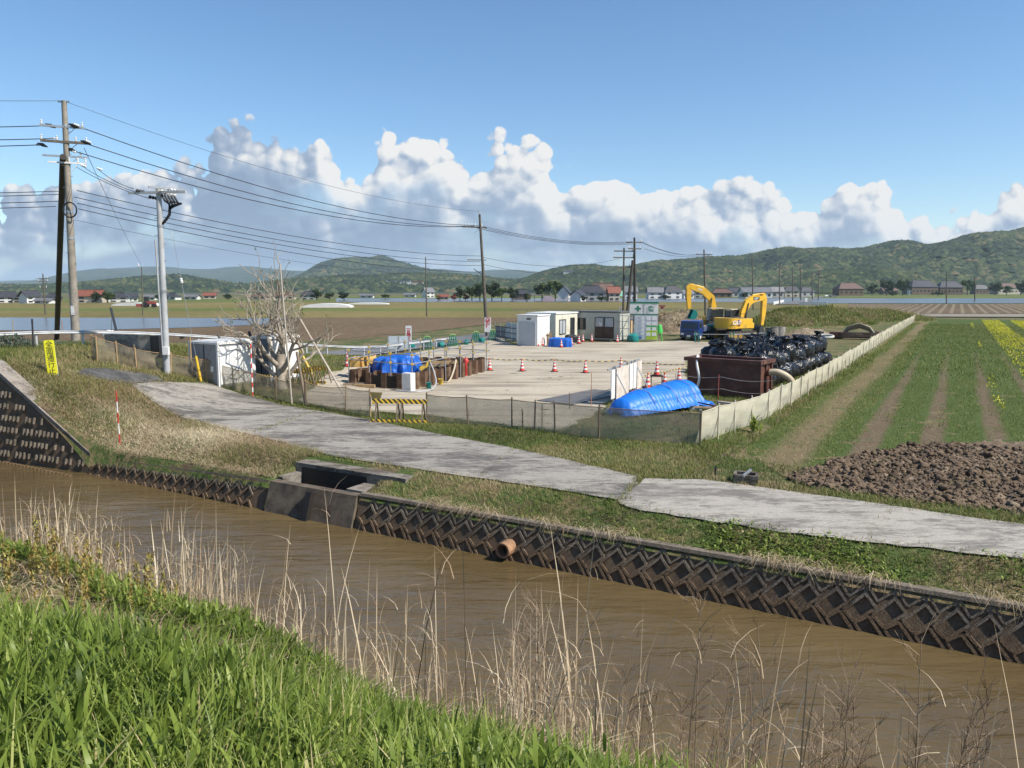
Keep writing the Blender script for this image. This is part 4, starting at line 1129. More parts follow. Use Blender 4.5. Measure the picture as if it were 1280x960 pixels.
# ---------------------------------------------------------------- cones
cone_red = M('cone_red', (.70, .055, .03), (.55, .045, .028), 5, .45)
def make_cone():
    t = thing('traffic_cone', 'x', 'traffic cone')
    prof = [(.145, .04), (.125, .13), (.0955, .27), (.0675, .42), (.04, .60), (.03, .70)]
    m = MB(); m.lathe(prof, 14); m.build('cone_body', cone_red, t, smooth=40)
    m = MB(); m.box((0, 0, .02), (.38, .38, .04), bev=.012); m.build('foot', M('cone_foot', (.03, .03, .03)), t)
    for z0, z1 in ((.17, .27), (.36, .46), (.53, .60)):
        r0 = np.interp(z0, [p[1] for p in prof], [p[0] for p in prof]) + .004; r1 = np.interp(z1, [p[1] for p in prof], [p[0] for p in prof]) + .004
        m = MB(); m.tube([(0, 0, z0), (0, 0, z1)], [r0, r1], 14, False); m.build('white_band', white_paint, t, smooth=40)
    return t
cone0 = make_cone(); first = [True]
def cone(px, py, lab, s=1.0, z=None, group='traffic cones about the yard'):
    p = hit(px, py); l = (p.x, p.y, p.z if z is None else z)
    l = (l[0], l[1], l[2] + .02)
    if first[0]:
        first[0] = False; c = cone0; c.location = l; c['label'] = lab; c['group'] = group
    else: c = dup(cone0, l, random.uniform(0, 1.5), lab, group)
    c.scale = (s, s, s); return c
for px, py, s, lab in [
    (434, 458.5, 1, 'red and white cone left of the yellow bundles on the sheet piles'),
    (469, 458, 1, 'red and white cone just left of the blue sheet on the sheet piles'),
    (612, 463.5, 1, 'cone at the right end of the sheet pile pit, first on the striped rope'),
    (652.5, 464.5, 1, 'second cone along the striped rope from the sheet pile pit'),
    (693, 465, 1, 'middle cone along the striped rope across the open yard'),
    (731.5, 466.5, 1, 'cone along the striped rope just left of the leaning boards'),
    (776, 462, 1, 'cone mostly hidden behind the leaning boards'),
    (809.5, 486, 1.05, 'cone left of the little frame, between leaning boards and blue roll'),
    (830.5, 485.5, 1.05, 'cone behind the blue covered roll, right of the little frame'),
    (848.5, 477.5, 1.0, 'cone next to the left end of the brown steel tank'),
    (672, 432.8, .95, 'cone at the front right corner of the white shed shutter'),
    (678, 432.2, .95, 'cone just beside the one at the white shed corner, nearer the trestle'),
    (701.5, 434.5, .95, 'cone in front of the small blue sheet by the offices'),
    (714.5, 431.5, .95, 'cone at the right edge of the dark sheet by the offices'),
    (723.5, 430, 1.1, 'taller cone right of the dark sheet, before the dark office window'),
    (728.5, 427.5, 1.0, 'cone beneath the dark window of the grey office'),
    (739.5, 427, 1.0, 'cone between the dark window and brown doors of the grey office'),
    (771.5, 428, 1.0, 'cone at the right corner of the grey office'),
    (965, 426.5, 1.1, 'cone in front of the grey concrete well rings'),
]: cone(px, py, lab, s)
# low frame with a cone on it
pf = hit(820.5, 484.5)
t = thing('cone_frame', 'low steel frame carrying a red and white cone, behind the blue roll', 'frame', pf, R(-10))
for x in (-.25, .25):
    for y in (-.2, .2):
        m = MB(); m.cyl((x, y, 0), (x, y, .55), .025, n=6); m.build('leg', rust, t)
m = MB(); m.box((0, 0, .56), (.6, .5, .04)); m.build('top_plate', rust, t)
cone(820.5, 484.5, 'cone standing up on the low steel frame', .95, z=pf.z + .57)
# stubby barrier post
pb = spot(788.5, 493); t = thing('stub_post', 'stubby red post with a white band beside the leaning boards', 'bollard', pb)
m = MB(); m.lathe([(.16, 0), (.15, .05), (.11, .08), (.11, .42), (.08, .46), (.03, .48)], 14); m.build('post_body', cone_red, t, smooth=40)
m = MB(); m.tube([(0, 0, .26), (0, 0, .34)], [.115, .115], 14, False); m.build('white_band', white_paint, t, smooth=40)
def rope(pts, label, r=.022, sag=.06, mat=None, cat='rope', name='striped_rope'):
    a = Vector(pts[0]); ang = math.atan2(pts[-1][1] - a.y, pts[-1][0] - a.x); m = MB(); L = []
    for i in range(len(pts) - 1):
        p, q = Vector(pts[i]), Vector(pts[i + 1])
        for k in range(6):
            f = k / 6; L.append(p.lerp(q, f) - Vector((0, 0, 4 * sag * f * (1 - f))))
    L.append(Vector(pts[-1])); Ri = Matrix.Rotation(-ang, 3, 'Z')
    m.tube([Ri @ (p - a) for p in L], r, 6); o = m.build(name, mat or rope_m, None, smooth=True); o.location = a; o.rotation_euler = (0, 0, ang)
    return tag(o, label, cat)
ct = lambda px, py, z=.7: Vector(spot(px, py)) + Vector((0, 0, z))
rope([ct(604, 463, .75), ct(612, 463.5), ct(652.5, 464.5), ct(693, 465), ct(731.5, 466.5), ct(776, 466), ct(815, 468, .62), ct(858, 473, .75)], 'yellow and black striped rope strung over the cones across the yard', .024)
rope([ct(797, 490, .6), ct(809.5, 486, .72), ct(848.5, 477.5, .7), ct(860, 476, .8)], 'short striped rope from the leaning boards over the cone by the tank', .022)

# ---------------------------------------------------------------- barricades
def make_barricade(w=1.05, h=.82):
    t = thing('barricade', 'x', 'barricade')
    m = MB(); m.box((0, -.05, h - .08), (w, .03, .16), Matrix.Rotation(-.18, 3, 'X')); m.build('top_board', hazard, t)
    m = MB(); m.box((0, -.24, .07), (w + .05, .03, .12), Matrix.Rotation(-.2, 3, 'X')); m.build('bottom_board', hazard, t)
    for x in (-w * .36, w * .36):
        m = MB(); m.bar((x, -.26, 0), (x, -.02, h), .045); m.build('leg', old_wood, t)
        m = MB(); m.bar((x, .3, 0), (x, .0, h), .045); m.build('leg', old_wood, t)
    return t
b0 = make_barricade()
for i, (px, py, rz, s, lab) in enumerate([
    (484.5, 527.5, -.1, 1.0, 'yellow and black barricade blocking the gap, left of the two'),
    (516, 528, -.12, 1.0, 'yellow and black barricade blocking the gap, right of the two'),
    (371, 484, -.5, .95, 'striped barricade nearest the trunk of the bare tree'),
    (381, 482, -.55, .95, 'striped barricade second from the bare tree trunk'),
    (391, 480, -.5, .95, 'striped barricade third from the bare tree trunk'),
    (402, 478.5, -.55, .95, 'striped barricade farthest right behind the bare tree'),
    (330, 487, -.4, .8, 'striped barricade left of the bare tree, low behind the net')]):
    l = spot(px, py)
    c = b0 if i == 0 else dup(b0, l, rz); c.location = l; c.rotation_euler = (0, 0, rz); c.scale = (s, s, s); c['label'] = lab; c['group'] = 'striped barricades'
m = MB(); q = [(0, 0, .95), (.45, .05, .92), (.3, .06, .55), (.1, .03, .5)]; m.add([Vector(a) for a in q] + [Vector(a) + Vector((0, .012, 0)) for a in q], [(0, 1, 2, 3), (7, 6, 5, 4), (0, 4, 5, 1), (1, 5, 6, 2), (2, 6, 7, 3), (3, 7, 4, 0)])
o = m.build('torn_cloth', M('olive_cloth', (.2, .15, .05), (.1, .08, .03), 6, .8)); o.location = spot(463, 522.5); tag(o, 'torn olive cloth scrap hanging at the left fence stake of the gap', 'cloth')
# green A frames along the road and the teal weights
def make_green():
    t = thing('pipe_barrier', 'x', 'barrier')
    for y in (-.28, .28):
        for x in (-.36, -.12, .12, .36):
            m = MB(); m.cyl((x * 1.1, y, 0), (x * .5, 0, .92), .035, n=7); m.build('leg', green_m, t)
    m = MB(); m.tube([(-.25, 0, .86), (-.15, 0, .97), (.15, 0, .97), (.25, 0, .86)], .05, 8); m.build('top_bar', M('green_yellow', (.10, .24, .08), (.3, .32, .05), 5, .5), t, smooth=40)
    return t
g0 = make_green()
for i, (px, py, lab) in enumerate([(505, 436, 'green A frame barrier right beside the two pale panels'), (534, 436, 'green A frame barrier left of the second teal weight along the road'), (566, 433, 'green A frame barrier midway along the road behind the pit'), (595, 428.5, 'green A frame barrier just left of the last teal weight'), (616, 425.5, 'green A frame barrier at the leaning pole foot')]):
    l = spot(px, py); c = g0 if i == 0 else dup(g0, l, .3); c.location = l; c.rotation_euler = (0, 0, .4); c['label'] = lab; c['group'] = 'green barriers along the road'
def make_weight():
    m = MB(); m.tube([(-.24, 0, .22), (-.2, 0, .22), (.2, 0, .22), (.24, 0, .22)], [.12, .22, .22, .12], 14); m.tube([(-.06, 0, .22), (-.05, 0, .22), (.05, 0, .22), (.06, 0, .22)], [.2, .245, .245, .2], 14); m.box((0, 0, .46), (.12, .06, .06)); return m.build('barrier_weight', teal_m, None, smooth=40)
w0 = make_weight()
for i, (px, py, lab) in enumerate([(515, 437, 'round teal water weight beside the pale panels'), (551, 434.5, 'round teal water weight between two green barriers, middle of the road edge'), (583, 431, 'round teal water weight left of a green barrier near the leaning pole'), (602, 428.5, 'round teal water weight nearest the leaning pole')]):
    o = w0 if i == 0 else w0.copy()
    if i: COL.objects.link(o)
    o.location = spot(px, py); o.rotation_euler = (0, 0, i * .8); tag(o, lab, 'weight', 'teal weights along the road')
p = spot(486, 441); t = thing('panel_screen', 'pair of pale blue panels in a frame beside the road behind the blue sheet', 'screen', p, R(8))
for k in range(2):
    m = MB(); m.box((.35 + k * .75, 0, .75), (.68, .03, .95)); m.build('panel', M('pale_blue_panel', (.45, .50, .53)), t)
for k in range(3):
    m = MB(); m.box((-.02 + k * .74, 0, .62), (.05, .06, 1.3)); m.build('post', galv, t)
# green single pipe barricade stands by the truck
def make_stand():
    t = thing('barrier_stand', 'x', 'barrier')
    for x in (-.14, .14):
        m = MB(); m.cyl((x, 0, 0), (x, 0, .95), .045, n=8); m.build('leg', teal_m, t, smooth=40)
    m = MB(); m.cyl((-.2, 0, .72), (.2, 0, .72), .03, n=8); m.build('cross_tube', teal_m, t)
    m = MB(); m.box((0, 0, .02), (.45, .35, .05)); m.build('foot', dark_steel, t)
    return t
s0 = make_stand()
for i, (px, py, lab) in enumerate([(871, 428, 'green post stand in front of the blue truck'), (915, 428.5, 'green post stand under the near excavator counterweight'), (959, 426, 'green post stand left of the concrete well rings')]):
    l = spot(px, py); c = s0 if i == 0 else dup(s0, l, 0); c.location = l; c['label'] = lab; c['group'] = 'green post stands'
rope([ct(871, 428, .72), ct(915, 428.5, .72), ct(959, 426, .72)], 'grey pipe bar laid across the green post stands before the excavators', .03, 0, galv, 'pipe', 'barrier_pipe')
# bright green upright stand at the notice board
p = spot(824, 427); t = thing('barrier_stand', 'bright green barrier stand with two round heads, right of the notice board', 'barrier', p)
lime = M('bright_green', (.06, .48, .08), (.05, .40, .07), 4, .45)
for x in (-.16, .16):
    m = MB(); m.cyl((x * 1.5, 0, 0), (x, 0, .75), .05, n=8); m.build('leg', lime, t, smooth=40)
m = MB(); m.lathe([(.0, .7), (.26, .75), (.3, 1.0), (.2, 1.25), (.22, 1.35), (.14, 1.5), (0, 1.52)], 12); m.build('body', lime, t, smooth=50)
# ---------------------------------------------------------------- sheet pile pit with railing
QP = [hit(439, 480), hit(516, 487), hit(606, 464.5), hit(526, 460)]
O = QP[0].copy()
t = thing('sheet_pile_pit', 'rusty brown ring of sheet piles sticking out of the yard under the blue sheet', 'sheet pile pit', O)
for i in range(4):
    a, b = QP[i] - O, QP[(i + 1) % 4] - O; d = (b - a); L = d.length; d.normalize(); nrm = Vector((d.y, -d.x, 0))
    n = max(2, round(L / .42)); wdt = L / n
    for k in range(n):
        x0 = a + d * wdt * k; h = .64 + random.uniform(-.05, .06); off = .16 if k % 2 else -.02
        P = [x0 + nrm * (-.02), x0 + d * wdt * .18 + nrm * (.17 if k % 2 == 0 else -.17), x0 + d * wdt * .82 + nrm * (.17 if k % 2 == 0 else -.17), x0 + d * wdt + nrm * (-.02)]
        m = MB(); rows = []
        for z in (-.4, h): rows.append([Vector((p.x, p.y, z)) for p in P])
        m.sheet(rows); m.sheet([[p - nrm * .03 for p in r_] for r_ in rows]); m.sheet([rows[1], [p - nrm * .03 for p in rows[1]]])
        m.build('sheet_pile', pile_m, t)
cen = sum(QP, Vector()) / 4
m = MB(); m.add([p - O + (cen - p) * .06 + Vector((0, 0, .05)) for p in QP], [(0, 1, 2, 3)]); m.build('pit_floor', M('pit_dark', (.03, .024, .018), (.018, .014, .01), 4, .9), t)
t = thing('guard_railing', 'steel pipe railing with yellow clamps around the sheet pile pit', 'railing', O)
clampm = M('clamp_yellow', (.62, .42, .05), (.5, .34, .05), 6, .5)
for i, nseg in ((0, 3), (1, 5), (2, 5), (3, 4)):
    a, b = QP[i] - O, QP[(i + 1) % 4] - O
    c_ = (cen - O); a = a + (a - c_).normalized() * .12; b = b + (b - c_).normalized() * .12
    for k in range(nseg):
        q = a.lerp(b, k / nseg)
        m = MB(); m.cyl(q, q + Vector((random.uniform(-.03, .03), 0, 1.75)), .03, n=7); m.build('post', galv, t, smooth=40)
        for z in (1.2, 1.62):
            m = MB(); m.box(q + Vector((0, 0, z)), (.12, .12, .1)); m.build('clamp', clampm, t)
    for z in (1.2, 1.62):
        m = MB(); e = (b - a).normalized() * .2; m.cyl(a - e + Vector((0, 0, z)), b + e + Vector((0, 0, z + random.uniform(-.04, .04))), .027, n=7); m.build('rail', galv, t, smooth=40)
# white boards and blue sheet over the front corner
def place(o, px, py, rz=0, dz=0):
    p = hit(px, py); o.location = (p.x, p.y, p.z + dz); o.rotation_euler = (0, 0, rz); return o
o = drape('tarpaulin', 2.1, 2.0, 1.05, blue_tarp, 5, wr=.10, flare=.16, taper=.22, e=.85, nx=90, nz=30); place(o, 496, 477, R(-12), .38); tag(o, 'crumpled blue sheet spread over the front corner of the sheet pile pit', 'tarpaulin')
for v in o.data.vertices:
    n = mnoise.noise(v.co * 1.7 + Vector((3, 1, 0))); n2 = mnoise.noise(v.co * 4.1)
    v.co.z += .12 * n + .05 * n2; v.co.x += .08 * n2
    if v.co.z < .25: v.co.z += .25 * mnoise.noise(Vector((v.co.x * 2.5, v.co.y * 2.5, 7)))
m = MB(); m.box((0, 0, .42), (.46, .4, .84)); o = m.build('white_block', white_paint); place(o, 511, 489, R(-25)); tag(o, 'white painted block under the right edge of the blue sheet', 'block')
m = MB(); m.box((0, 0, .3), (1.5, 1.2, .6)); o = m.build('frame_box', M('pit_dark', (.03, .024, .018))); place(o, 490, 484, R(-20)); tag(o, 'dark box carrying the blue sheet at the pit corner', 'box')
yel = M('ochre_cloth', (.58, .36, .10), (.42, .24, .07), 4, .8, bmp=.4)
for i, (px, py, lab) in enumerate([(446, 474, 'ochre cloth bundle on the leftmost sheet piles'), (461, 472.5, 'ochre cloth bundle nearest the left edge of the blue sheet')]):
    o = drape('cloth_bundle', .62, .55, .5, yel, 20 + i, wr=.05, nx=28, nz=12); place(o, px, py, i, .62); tag(o, lab, 'cloth bundle')
p = spot(582.5, 470); t = thing('gas_cylinder', 'red steel cylinder standing against the right side of the sheet piles', 'cylinder', p)
m = MB(); m.lathe([(.14, 0), (.15, .03), (.15, .82), (.13, .9), (.07, .95), (.04, 1.0)], 16); m.build('body', red_m, t, smooth=50)
m = MB(); m.cyl((0, 0, .98), (0, 0, 1.06), .03); m.build('valve', galv, t)
# pipes, valve and hoses by the pit
m = MB(); m.tube([(0, 0, .2), (0, 0, .75), (.25, 0, .85), (.3, 0, 1.1)], .07, 8); m.box((.0, 0, .8), (.2, .14, .2)); m.cyl((-.15, 0, .45), (.22, 0, .45), .12); o = m.build('pump_valve', clampm, None, smooth=40); place(o, 527, 480, .3); tag(o, 'ochre pump valve standing right of the white block at the pit', 'valve')
def hose(pts, r, mat, label, cat='hose', name='hose', n=8):
    P = [Vector(p) for p in pts]; out = []
    for i in range(len(P) - 1):
        p0, p1, p2, p3 = P[max(0, i - 1)], P[i], P[i + 1], P[min(len(P) - 1, i + 2)]
        for k in range(8):
            s = k / 8; out.append(.5 * ((2 * p1) + (p2 - p0) * s + (2 * p0 - 5 * p1 + 4 * p2 - p3) * s * s + (3 * p1 - p0 - 3 * p2 + p3) * s ** 3))
    out.append(P[-1]); a = out[0]
    m = MB(); m.tube([p - a for p in out], r, n); o = m.build(name, mat, None, smooth=60); o.location = a
    return tag(o, label, cat)
G = lambda px, py, z=0: Vector(spot(px, py)) + Vector((0, 0, z))
greyhose = M('grey_hose', (.42, .42, .42), (.33, .33, .33), 4, .5)
hose([G(538, 482, 1.15), G(543, 484, .7), G(545, 487, .3), G(538, 489, .06), G(518, 491, .05), G(495, 489.5, .05)], .035, greyhose, 'grey hose looping off the pit railing onto the yard')
hose([G(570, 474, 1.0), G(567, 476, .5), G(560, 479, .06), G(547, 478, .06)], .05, M('tan_hose', (.45, .38, .27), (.36, .3, .2), 4, .6), 'tan pipe leaning from the pit edge down to the yard')
hose([G(470, 483, .05), G(455, 484, .05), G(446, 482, .05)], .045, blue_tarp, 'flat blue hose on the ground left of the blue sheet')

# ---------------------------------------------------------------- leaning boards
p = hit(764, 506); t = thing('board_rack', 'rack of pale boards in a pipe frame in front of the cones', 'board rack', p, R(66))
boardm = M('pale_board', (.66, .60, .53), (.54, .47, .40), 2.5, .7, dirt=(.45, .36, .28)); boardw = M('white_board', (.74, .73, .70), (.64, .62, .58), 2.5, .6)
for x0, x1, mt, z0 in ((-.25, .25, boardw, .25), (.45, 2.35, boardm, .12), (2.45, 3.0, boardw, .32), (3.08, 3.6, boardw, .3), (3.7, 4.5, boardm, .2)):
    m = MB(); m.box(((x0 + x1) / 2, -.06, (z0 + 1.42) / 2), (x1 - x0, .03, 1.42 - z0)); m.build('board', mt, t)
for x in (.3, .55, 2.4, 3.05, 3.65):
    m = MB(); m.cyl((x, .02, 0), (x, .02, 1.52), .035, n=8); m.build('post', galv, t, smooth=40)
m = MB(); m.cyl((-.35, .07, 1.44), (4.6, .07, 1.47), .03, n=8); m.build('rail', galv, t, smooth=40)
for x in (.4, 3.6):
    m = MB(); m.cyl((x, -.75, 0), (x, -.1, 1.2), .025, n=8); m.build('prop', galv, t, smooth=40)

# ---------------------------------------------------------------- long roll under a bright blue sheet
A0, A1 = hit(772, 524), hit(862, 508)
Lr = (A1 - A0).length; ang = math.atan2(A1.y - A0.y, A1.x - A0.x)
m = MB(); rows = []; nS = 130
for i in range(nS + 1):
    f = i / nS; x = Lr * f
    r0 = .50 + .20 * sstep(.0, .35, f) + .14 * sstep(.4, .95, f)
    if f < .06: r0 *= .35 + .65 * (f / .06) ** .5
    if f > .93: r0 *= .25 + .75 * max(0, (1 - f) / .07) ** .5
    r0 *= 1 - .05 * math.exp(-((f - .60) / .015) ** 2) - .05 * math.exp(-((f - .83) / .012) ** 2)
    row = []
    for k in range(33):
        q = k / 32; a = -.35 + (PI + .7) * q
        flare = 1 + .35 * max(0, abs(q - .5) - .38) / .12
        wr = .012 * math.sin(x * 31 + 3 * q + 4 * mnoise.noise(Vector((x * 2, q * 4, 0)))) * (.4 + abs(q - .5) * 2.2) + .03 * mnoise.noise(Vector((x * 2.5, q * 3, 1))) + .022 * mnoise.noise(Vector((x * 9, q * 7, 3)))
        rr = r0 * flare + wr
        row.append((x, -math.cos(a) * rr * 1.0, max(.01, r0 * .55 + math.sin(a) * rr * .72)))
    rows.append(row)
m.sheet(rows)
t = thing('covered_roll', 'long roll wrapped in a bright blue sheet lying behind the net fence corner', 'covered roll', A0 + Vector((0, .35, 0)), ang)
m.build('blue_cover', blue_tarp2, t, smooth=60)
for f in (.60, .83, .3):
    r0 = .50 + .20 * float(sstep(.0, .35, f)) + .14 * float(sstep(.4, .95, f)) + .02
    m = MB(); m.tube([(Lr * f + .03 * math.sin(k), -math.cos(a) * r0, max(.02, r0 * .55 + math.sin(a) * r0 * .74)) for k, a in enumerate(np.linspace(-.3, PI + .3, 22))], .014, 5); m.build('tie_rope', M('grey_rope', (.25, .27, .3)), t)
o = drape('loose_sheet', 1.3, .7, .22, blue_tarp2, 31, wr=.09, nx=40, nz=12); place(o, 872, 508, .4); tag(o, 'loose crumpled end of blue sheet between the roll and the tank', 'tarpaulin')
o = drape('sandbag', .55, .35, .2, white_paint, 32, wr=.02, nx=24, nz=10); place(o, 765, 516, .8); tag(o, 'white sandbag slumped at the left end of the blue roll', 'sandbag')
o = drape('sandbag', .45, .3, .18, white_paint, 33, wr=.02, nx=24, nz=10); place(o, 868, 513, .2); tag(o, 'white sandbag on the right end of the blue roll sheet', 'sandbag')

# ---------------------------------------------------------------- brown steel tank
B0, B1 = hit(859, 491), hit(948, 499)
Lt = (B1 - B0).length; at_ = math.atan2(B1.y - B0.y, B1.x - B0.x)
t = thing('steel_tank', 'large brown rusty open top steel tank in front of the black bags', 'tank', B0, at_)
Ht, Wt = 1.52, 1.35
m = MB(); m.box((Lt / 2, 0, Ht / 2), (Lt, .06, Ht)); m.box((Lt / 2, Wt, Ht / 2), (Lt, .06, Ht)); m.box((.03, Wt / 2, Ht / 2), (.06, Wt - .06, Ht)); m.box((Lt - .03, Wt / 2, Ht / 2), (.06, Wt - .06, Ht)); m.box((Lt / 2, Wt / 2, .05), (Lt - .1, Wt - .1, .06)); m.build('shell', rust, t)
m = MB(); m.box((Lt / 2, -.06, Ht + .03), (Lt + .24, .24, .16)); m.box((Lt / 2, Wt + .06, Ht + .03), (Lt + .24, .24, .16)); m.box((-.03, Wt / 2, Ht + .03), (.2, Wt - .12, .155)); m.box((Lt + .03, Wt / 2, Ht + .03), (.2, Wt - .12, .155)); m.build('rim', rust, t)
for k in range(3):
    m = MB(); m.box((Lt + .02, .05 + k * (Wt - .1) / 2, Ht / 2), (.1, .14, Ht)); m.build('rib', rust, t)
m = MB(); m.cyl((Lt, Wt * .55, Ht * .72), (Lt + .18, Wt * .55, Ht * .72), .17); m.build('outlet', rust, t, smooth=40)
def TW(x, y, z):
    c, s = math.cos(at_), math.sin(at_); return Vector((B0.x + c * x - s * y, B0.y + s * x + c * y, B0.z + z))
hose([TW(.35, .5, Ht - .1), TW(.4, .1, Ht + .16), TW(.55, -.25, Ht - .2), TW(.72, -.35, .7), TW(.6, -.45, .12)], .055, white_paint, 'white hose hanging over the front rim of the brown tank')
hose([TW(Lt + .15, Wt * .55, Ht * .72), TW(Lt + .55, Wt * .62, Ht * .72), TW(Lt + .95, Wt * .8, Ht * .52), TW(Lt + 1.15, Wt * 1.05, .1)], .14, M('beige_hose', (.46, .38, .26), (.38, .31, .2), 4, .55), 'thick beige hose bending out of the right end of the brown tank')
# rope on stakes in front of the tank
t = thing('stake_fence', 'red stake with two slack ropes in front of the brown tank', 'stake fence', TW(1.9, -1.0, 0), at_)
for x in (-2.0, 0, 2.3):
    m = MB(); m.cyl((x, 0, -.1), (x, 0, 1.05 if x == 0 else .9), .022 if x == 0 else .012, n=6); m.build('stake', M('stake_red', (.3, .07, .05)) if x == 0 else old_wood, t)
for z in (.45, .95):
    m = MB(); m.tube([(-2 + 4.3 * k / 16, -.02, z - .1 * math.sin(PI * ((k % 8) / 8))) for k in range(17)], .009, 5); m.build('cord', M('pale_cord', (.4, .38, .34)), t)
# rusty sheet and old timbers behind the net corner
m = MB(); m.box((0, 0, .2), (1.1, .7, .04), Matrix.Rotation(.25, 3, 'Y')); o = m.build('rusty_sheet', rust); place(o, 893, 514, .5); tag(o, 'bent rusty steel sheet lying behind the net fence corner', 'steel sheet')
for i, (px, py, rz, L, lab) in enumerate([(905, 513, .2, 1.2, 'grey plank on top of the timber heap'), (918, 509, .1, 1.4, 'long plank at the back of the timber heap'), (912, 511, -.5, .9, 'short plank lying crosswise on the timber heap'), (880, 518, .7, 1.5, 'plank leaning toward the blue roll')]):
    m = MB(); m.box((0, 0, .12 + .05 * i), (L, .16, .06), Matrix.Rotation(.06 * (i - 1), 3, 'Y')); o = m.build('plank', old_wood if i % 2 else M('pale_plank', (.45, .40, .32))); place(o, px, py, rz); tag(o, lab, 'plank', 'old planks by the net fence corner')
for i, (px, y0, y1, lab) in enumerate([(739, 492, 506, 'grey steel stake before the road plate'), (712, 499, 512, 'thin stake behind the net in front of the road plate'), (677.5, 514, 536, 'short stake at the net fence left of the road plate'), (653, 520, 536, 'short steel pin near the wooden fence stake')]):
    a = hit(px, y1); m = MB(); hh = (y1 - y0) * mpp(a) * 1.0 + .25; m.cyl((0, 0, -.05), (0, 0, hh), .022, n=6); o = m.build('stake', galv if i == 0 else old_wood); o.location = a; tag(o, lab, 'stake')
m = MB(); a = hit(739, 508); m.cyl((0, 0, 0), (0, 0, 1.35), .012, n=6); o = m.build('marker_rod', M('rod_orange', (.4, .14, .05))); o.location = a; tag(o, 'thin orange marker rod beside the leaning boards', 'rod')

# ---------------------------------------------------------------- black bags
bagm, nt_, b_ = _nt('black_bag')
b_.inputs['Base Color'].default_value = (.008, .008, .009, 1); b_.inputs['Roughness'].default_value = .22; b_.inputs['Specular IOR Level'].default_value = .38
bump(nt_, b_, noise_tex(nt_, 5, 3, .5, objco(nt_), 1.2), .8, .07)
bagtop = M('bag_webbing', (.03, .03, .032), (.02, .02, .022), 6, .5)
def bag_mesh(seed, tied):
    rg = random.Random(seed); m = MB(); rows = []; n = 26
    prof = [(.30, .0), (.5, .03), (.56, .2), (.57, .45), (.54, .68), (.42, .86), (.25, .95)] + ([(.17, .98), (.15, 1.05), (.30, 1.18), (.22, 1.24), (.02, 1.12)] if tied else [(.12, .99), (0.01, 1.0)])
    for r_, z in prof:
        row = []
        for k in range(n + 1):
            a = 2 * PI * (k % n) / n
            v = Vector((math.cos(a), math.sin(a), z * 1.5))
            w_ = 1 + .10 * mnoise.noise(v * 1.3 + Vector((seed * 3.1, 0, 0))) + .06 * mnoise.noise(v * 3.2 + Vector((seed, 2, 0))) + (.13 * math.sin(a * 9 + seed + z * 4) * abs(math.sin(a * 2.5 + seed)) if z > .5 else .03 * math.sin(a * 7 + seed))
            sq = 1 / max(abs(math.cos(a)), abs(math.sin(a))) ** .35
            row.append((r_ * w_ * sq * math.cos(a), r_ * w_ * sq * math.sin(a), z + .07 * mnoise.noise(v * 2.2 + Vector((0, seed, 0)))))
        rows.append(row)
    m.sheet(rows)
    return m
protos = []
for s in range(5):
    r_ = thing('bulk_bag', 'x', 'bulk bag')
    bag_mesh(s + 1, s != 3).build('bag_body', bagm, r_, smooth=True)
    rg = random.Random(s); m = MB()
    for k in range(2):
        a = rg.uniform(0, 6); q = Vector((math.cos(a), math.sin(a), 0))
        m.tube([q * .5 + Vector((0, 0, .72)), q * .3 + Vector((0, 0, 1.12 + rg.uniform(0, .15))), q * -.1 + Vector((.1, .1, 1.1)), q.cross(Vector((0, 0, 1))) * .45 + Vector((0, 0, .74))], .022, 5)
        break
    m.build('lifting_strap', bagtop, r_, smooth=True); protos.append(r_)
PB = at(957, 489); bu, bv = to_uv(PB.x, PB.y); used = set(); rgb = random.Random(12); nb = 0
LB = 'black bulk bag in the big heap behind the brown tank'
def put_bag(u, v, z, sc, lab, grp='black bulk bags heaped behind the brown tank'):
    global nb
    s = rgb.randrange(5); x, y = uv(u, v); l = (x, y, z); rz = rgb.uniform(0, 6.28)
    if s not in used: used.add(s); r_ = protos[s]; r_.location = l; r_.rotation_euler = (0, 0, rz); r_['label'] = lab; r_['group'] = grp
    else: r_ = dup(protos[s], l, rz, lab, grp)
    r_.scale = (sc * rgb.uniform(.95, 1.08), sc * rgb.uniform(.95, 1.08), sc * rgb.uniform(.82, 1.02)); r_.rotation_euler = (rgb.uniform(-.22, .22), rgb.uniform(-.22, .22), rz); nb += 1
for j in range(14):
    for i in range(5):
        if i > 1.6 + j * .55: continue
        u = bu - .45 + j * .05 - i * 1.02 + rgb.uniform(-.1, .1); v = bv + 1.3 + j * 1.02 + rgb.uniform(-.1, .1)
        if i < 2 or j == 0 or j > 12 or i > .8 + j * .55: put_bag(u, v, 0, 1.0, 'black bulk bag in the lower layer of the heap behind the brown tank')
        put_bag(u + rgb.uniform(-.12, .12) - (.2 if i == 0 else 0), v + rgb.uniform(-.15, .25), .80 + rgb.uniform(-.2, .16) - .2 * (i == 4), rgb.uniform(.85, 1.05), 'black bulk bag in the upper layer of the heap behind the brown tank')
for i, (px, py, lab) in enumerate([(1043, 462, 'small black sack fallen off the right side of the heap'), (1049, 459, 'tiny black sack at the far right foot of the heap')]):
    a = hit(px, py); o = drape('black_sack', .6, .5, .4, bagm, 60 + i, nx=24, nz=10); o.location = a; tag(o, lab, 'sack')
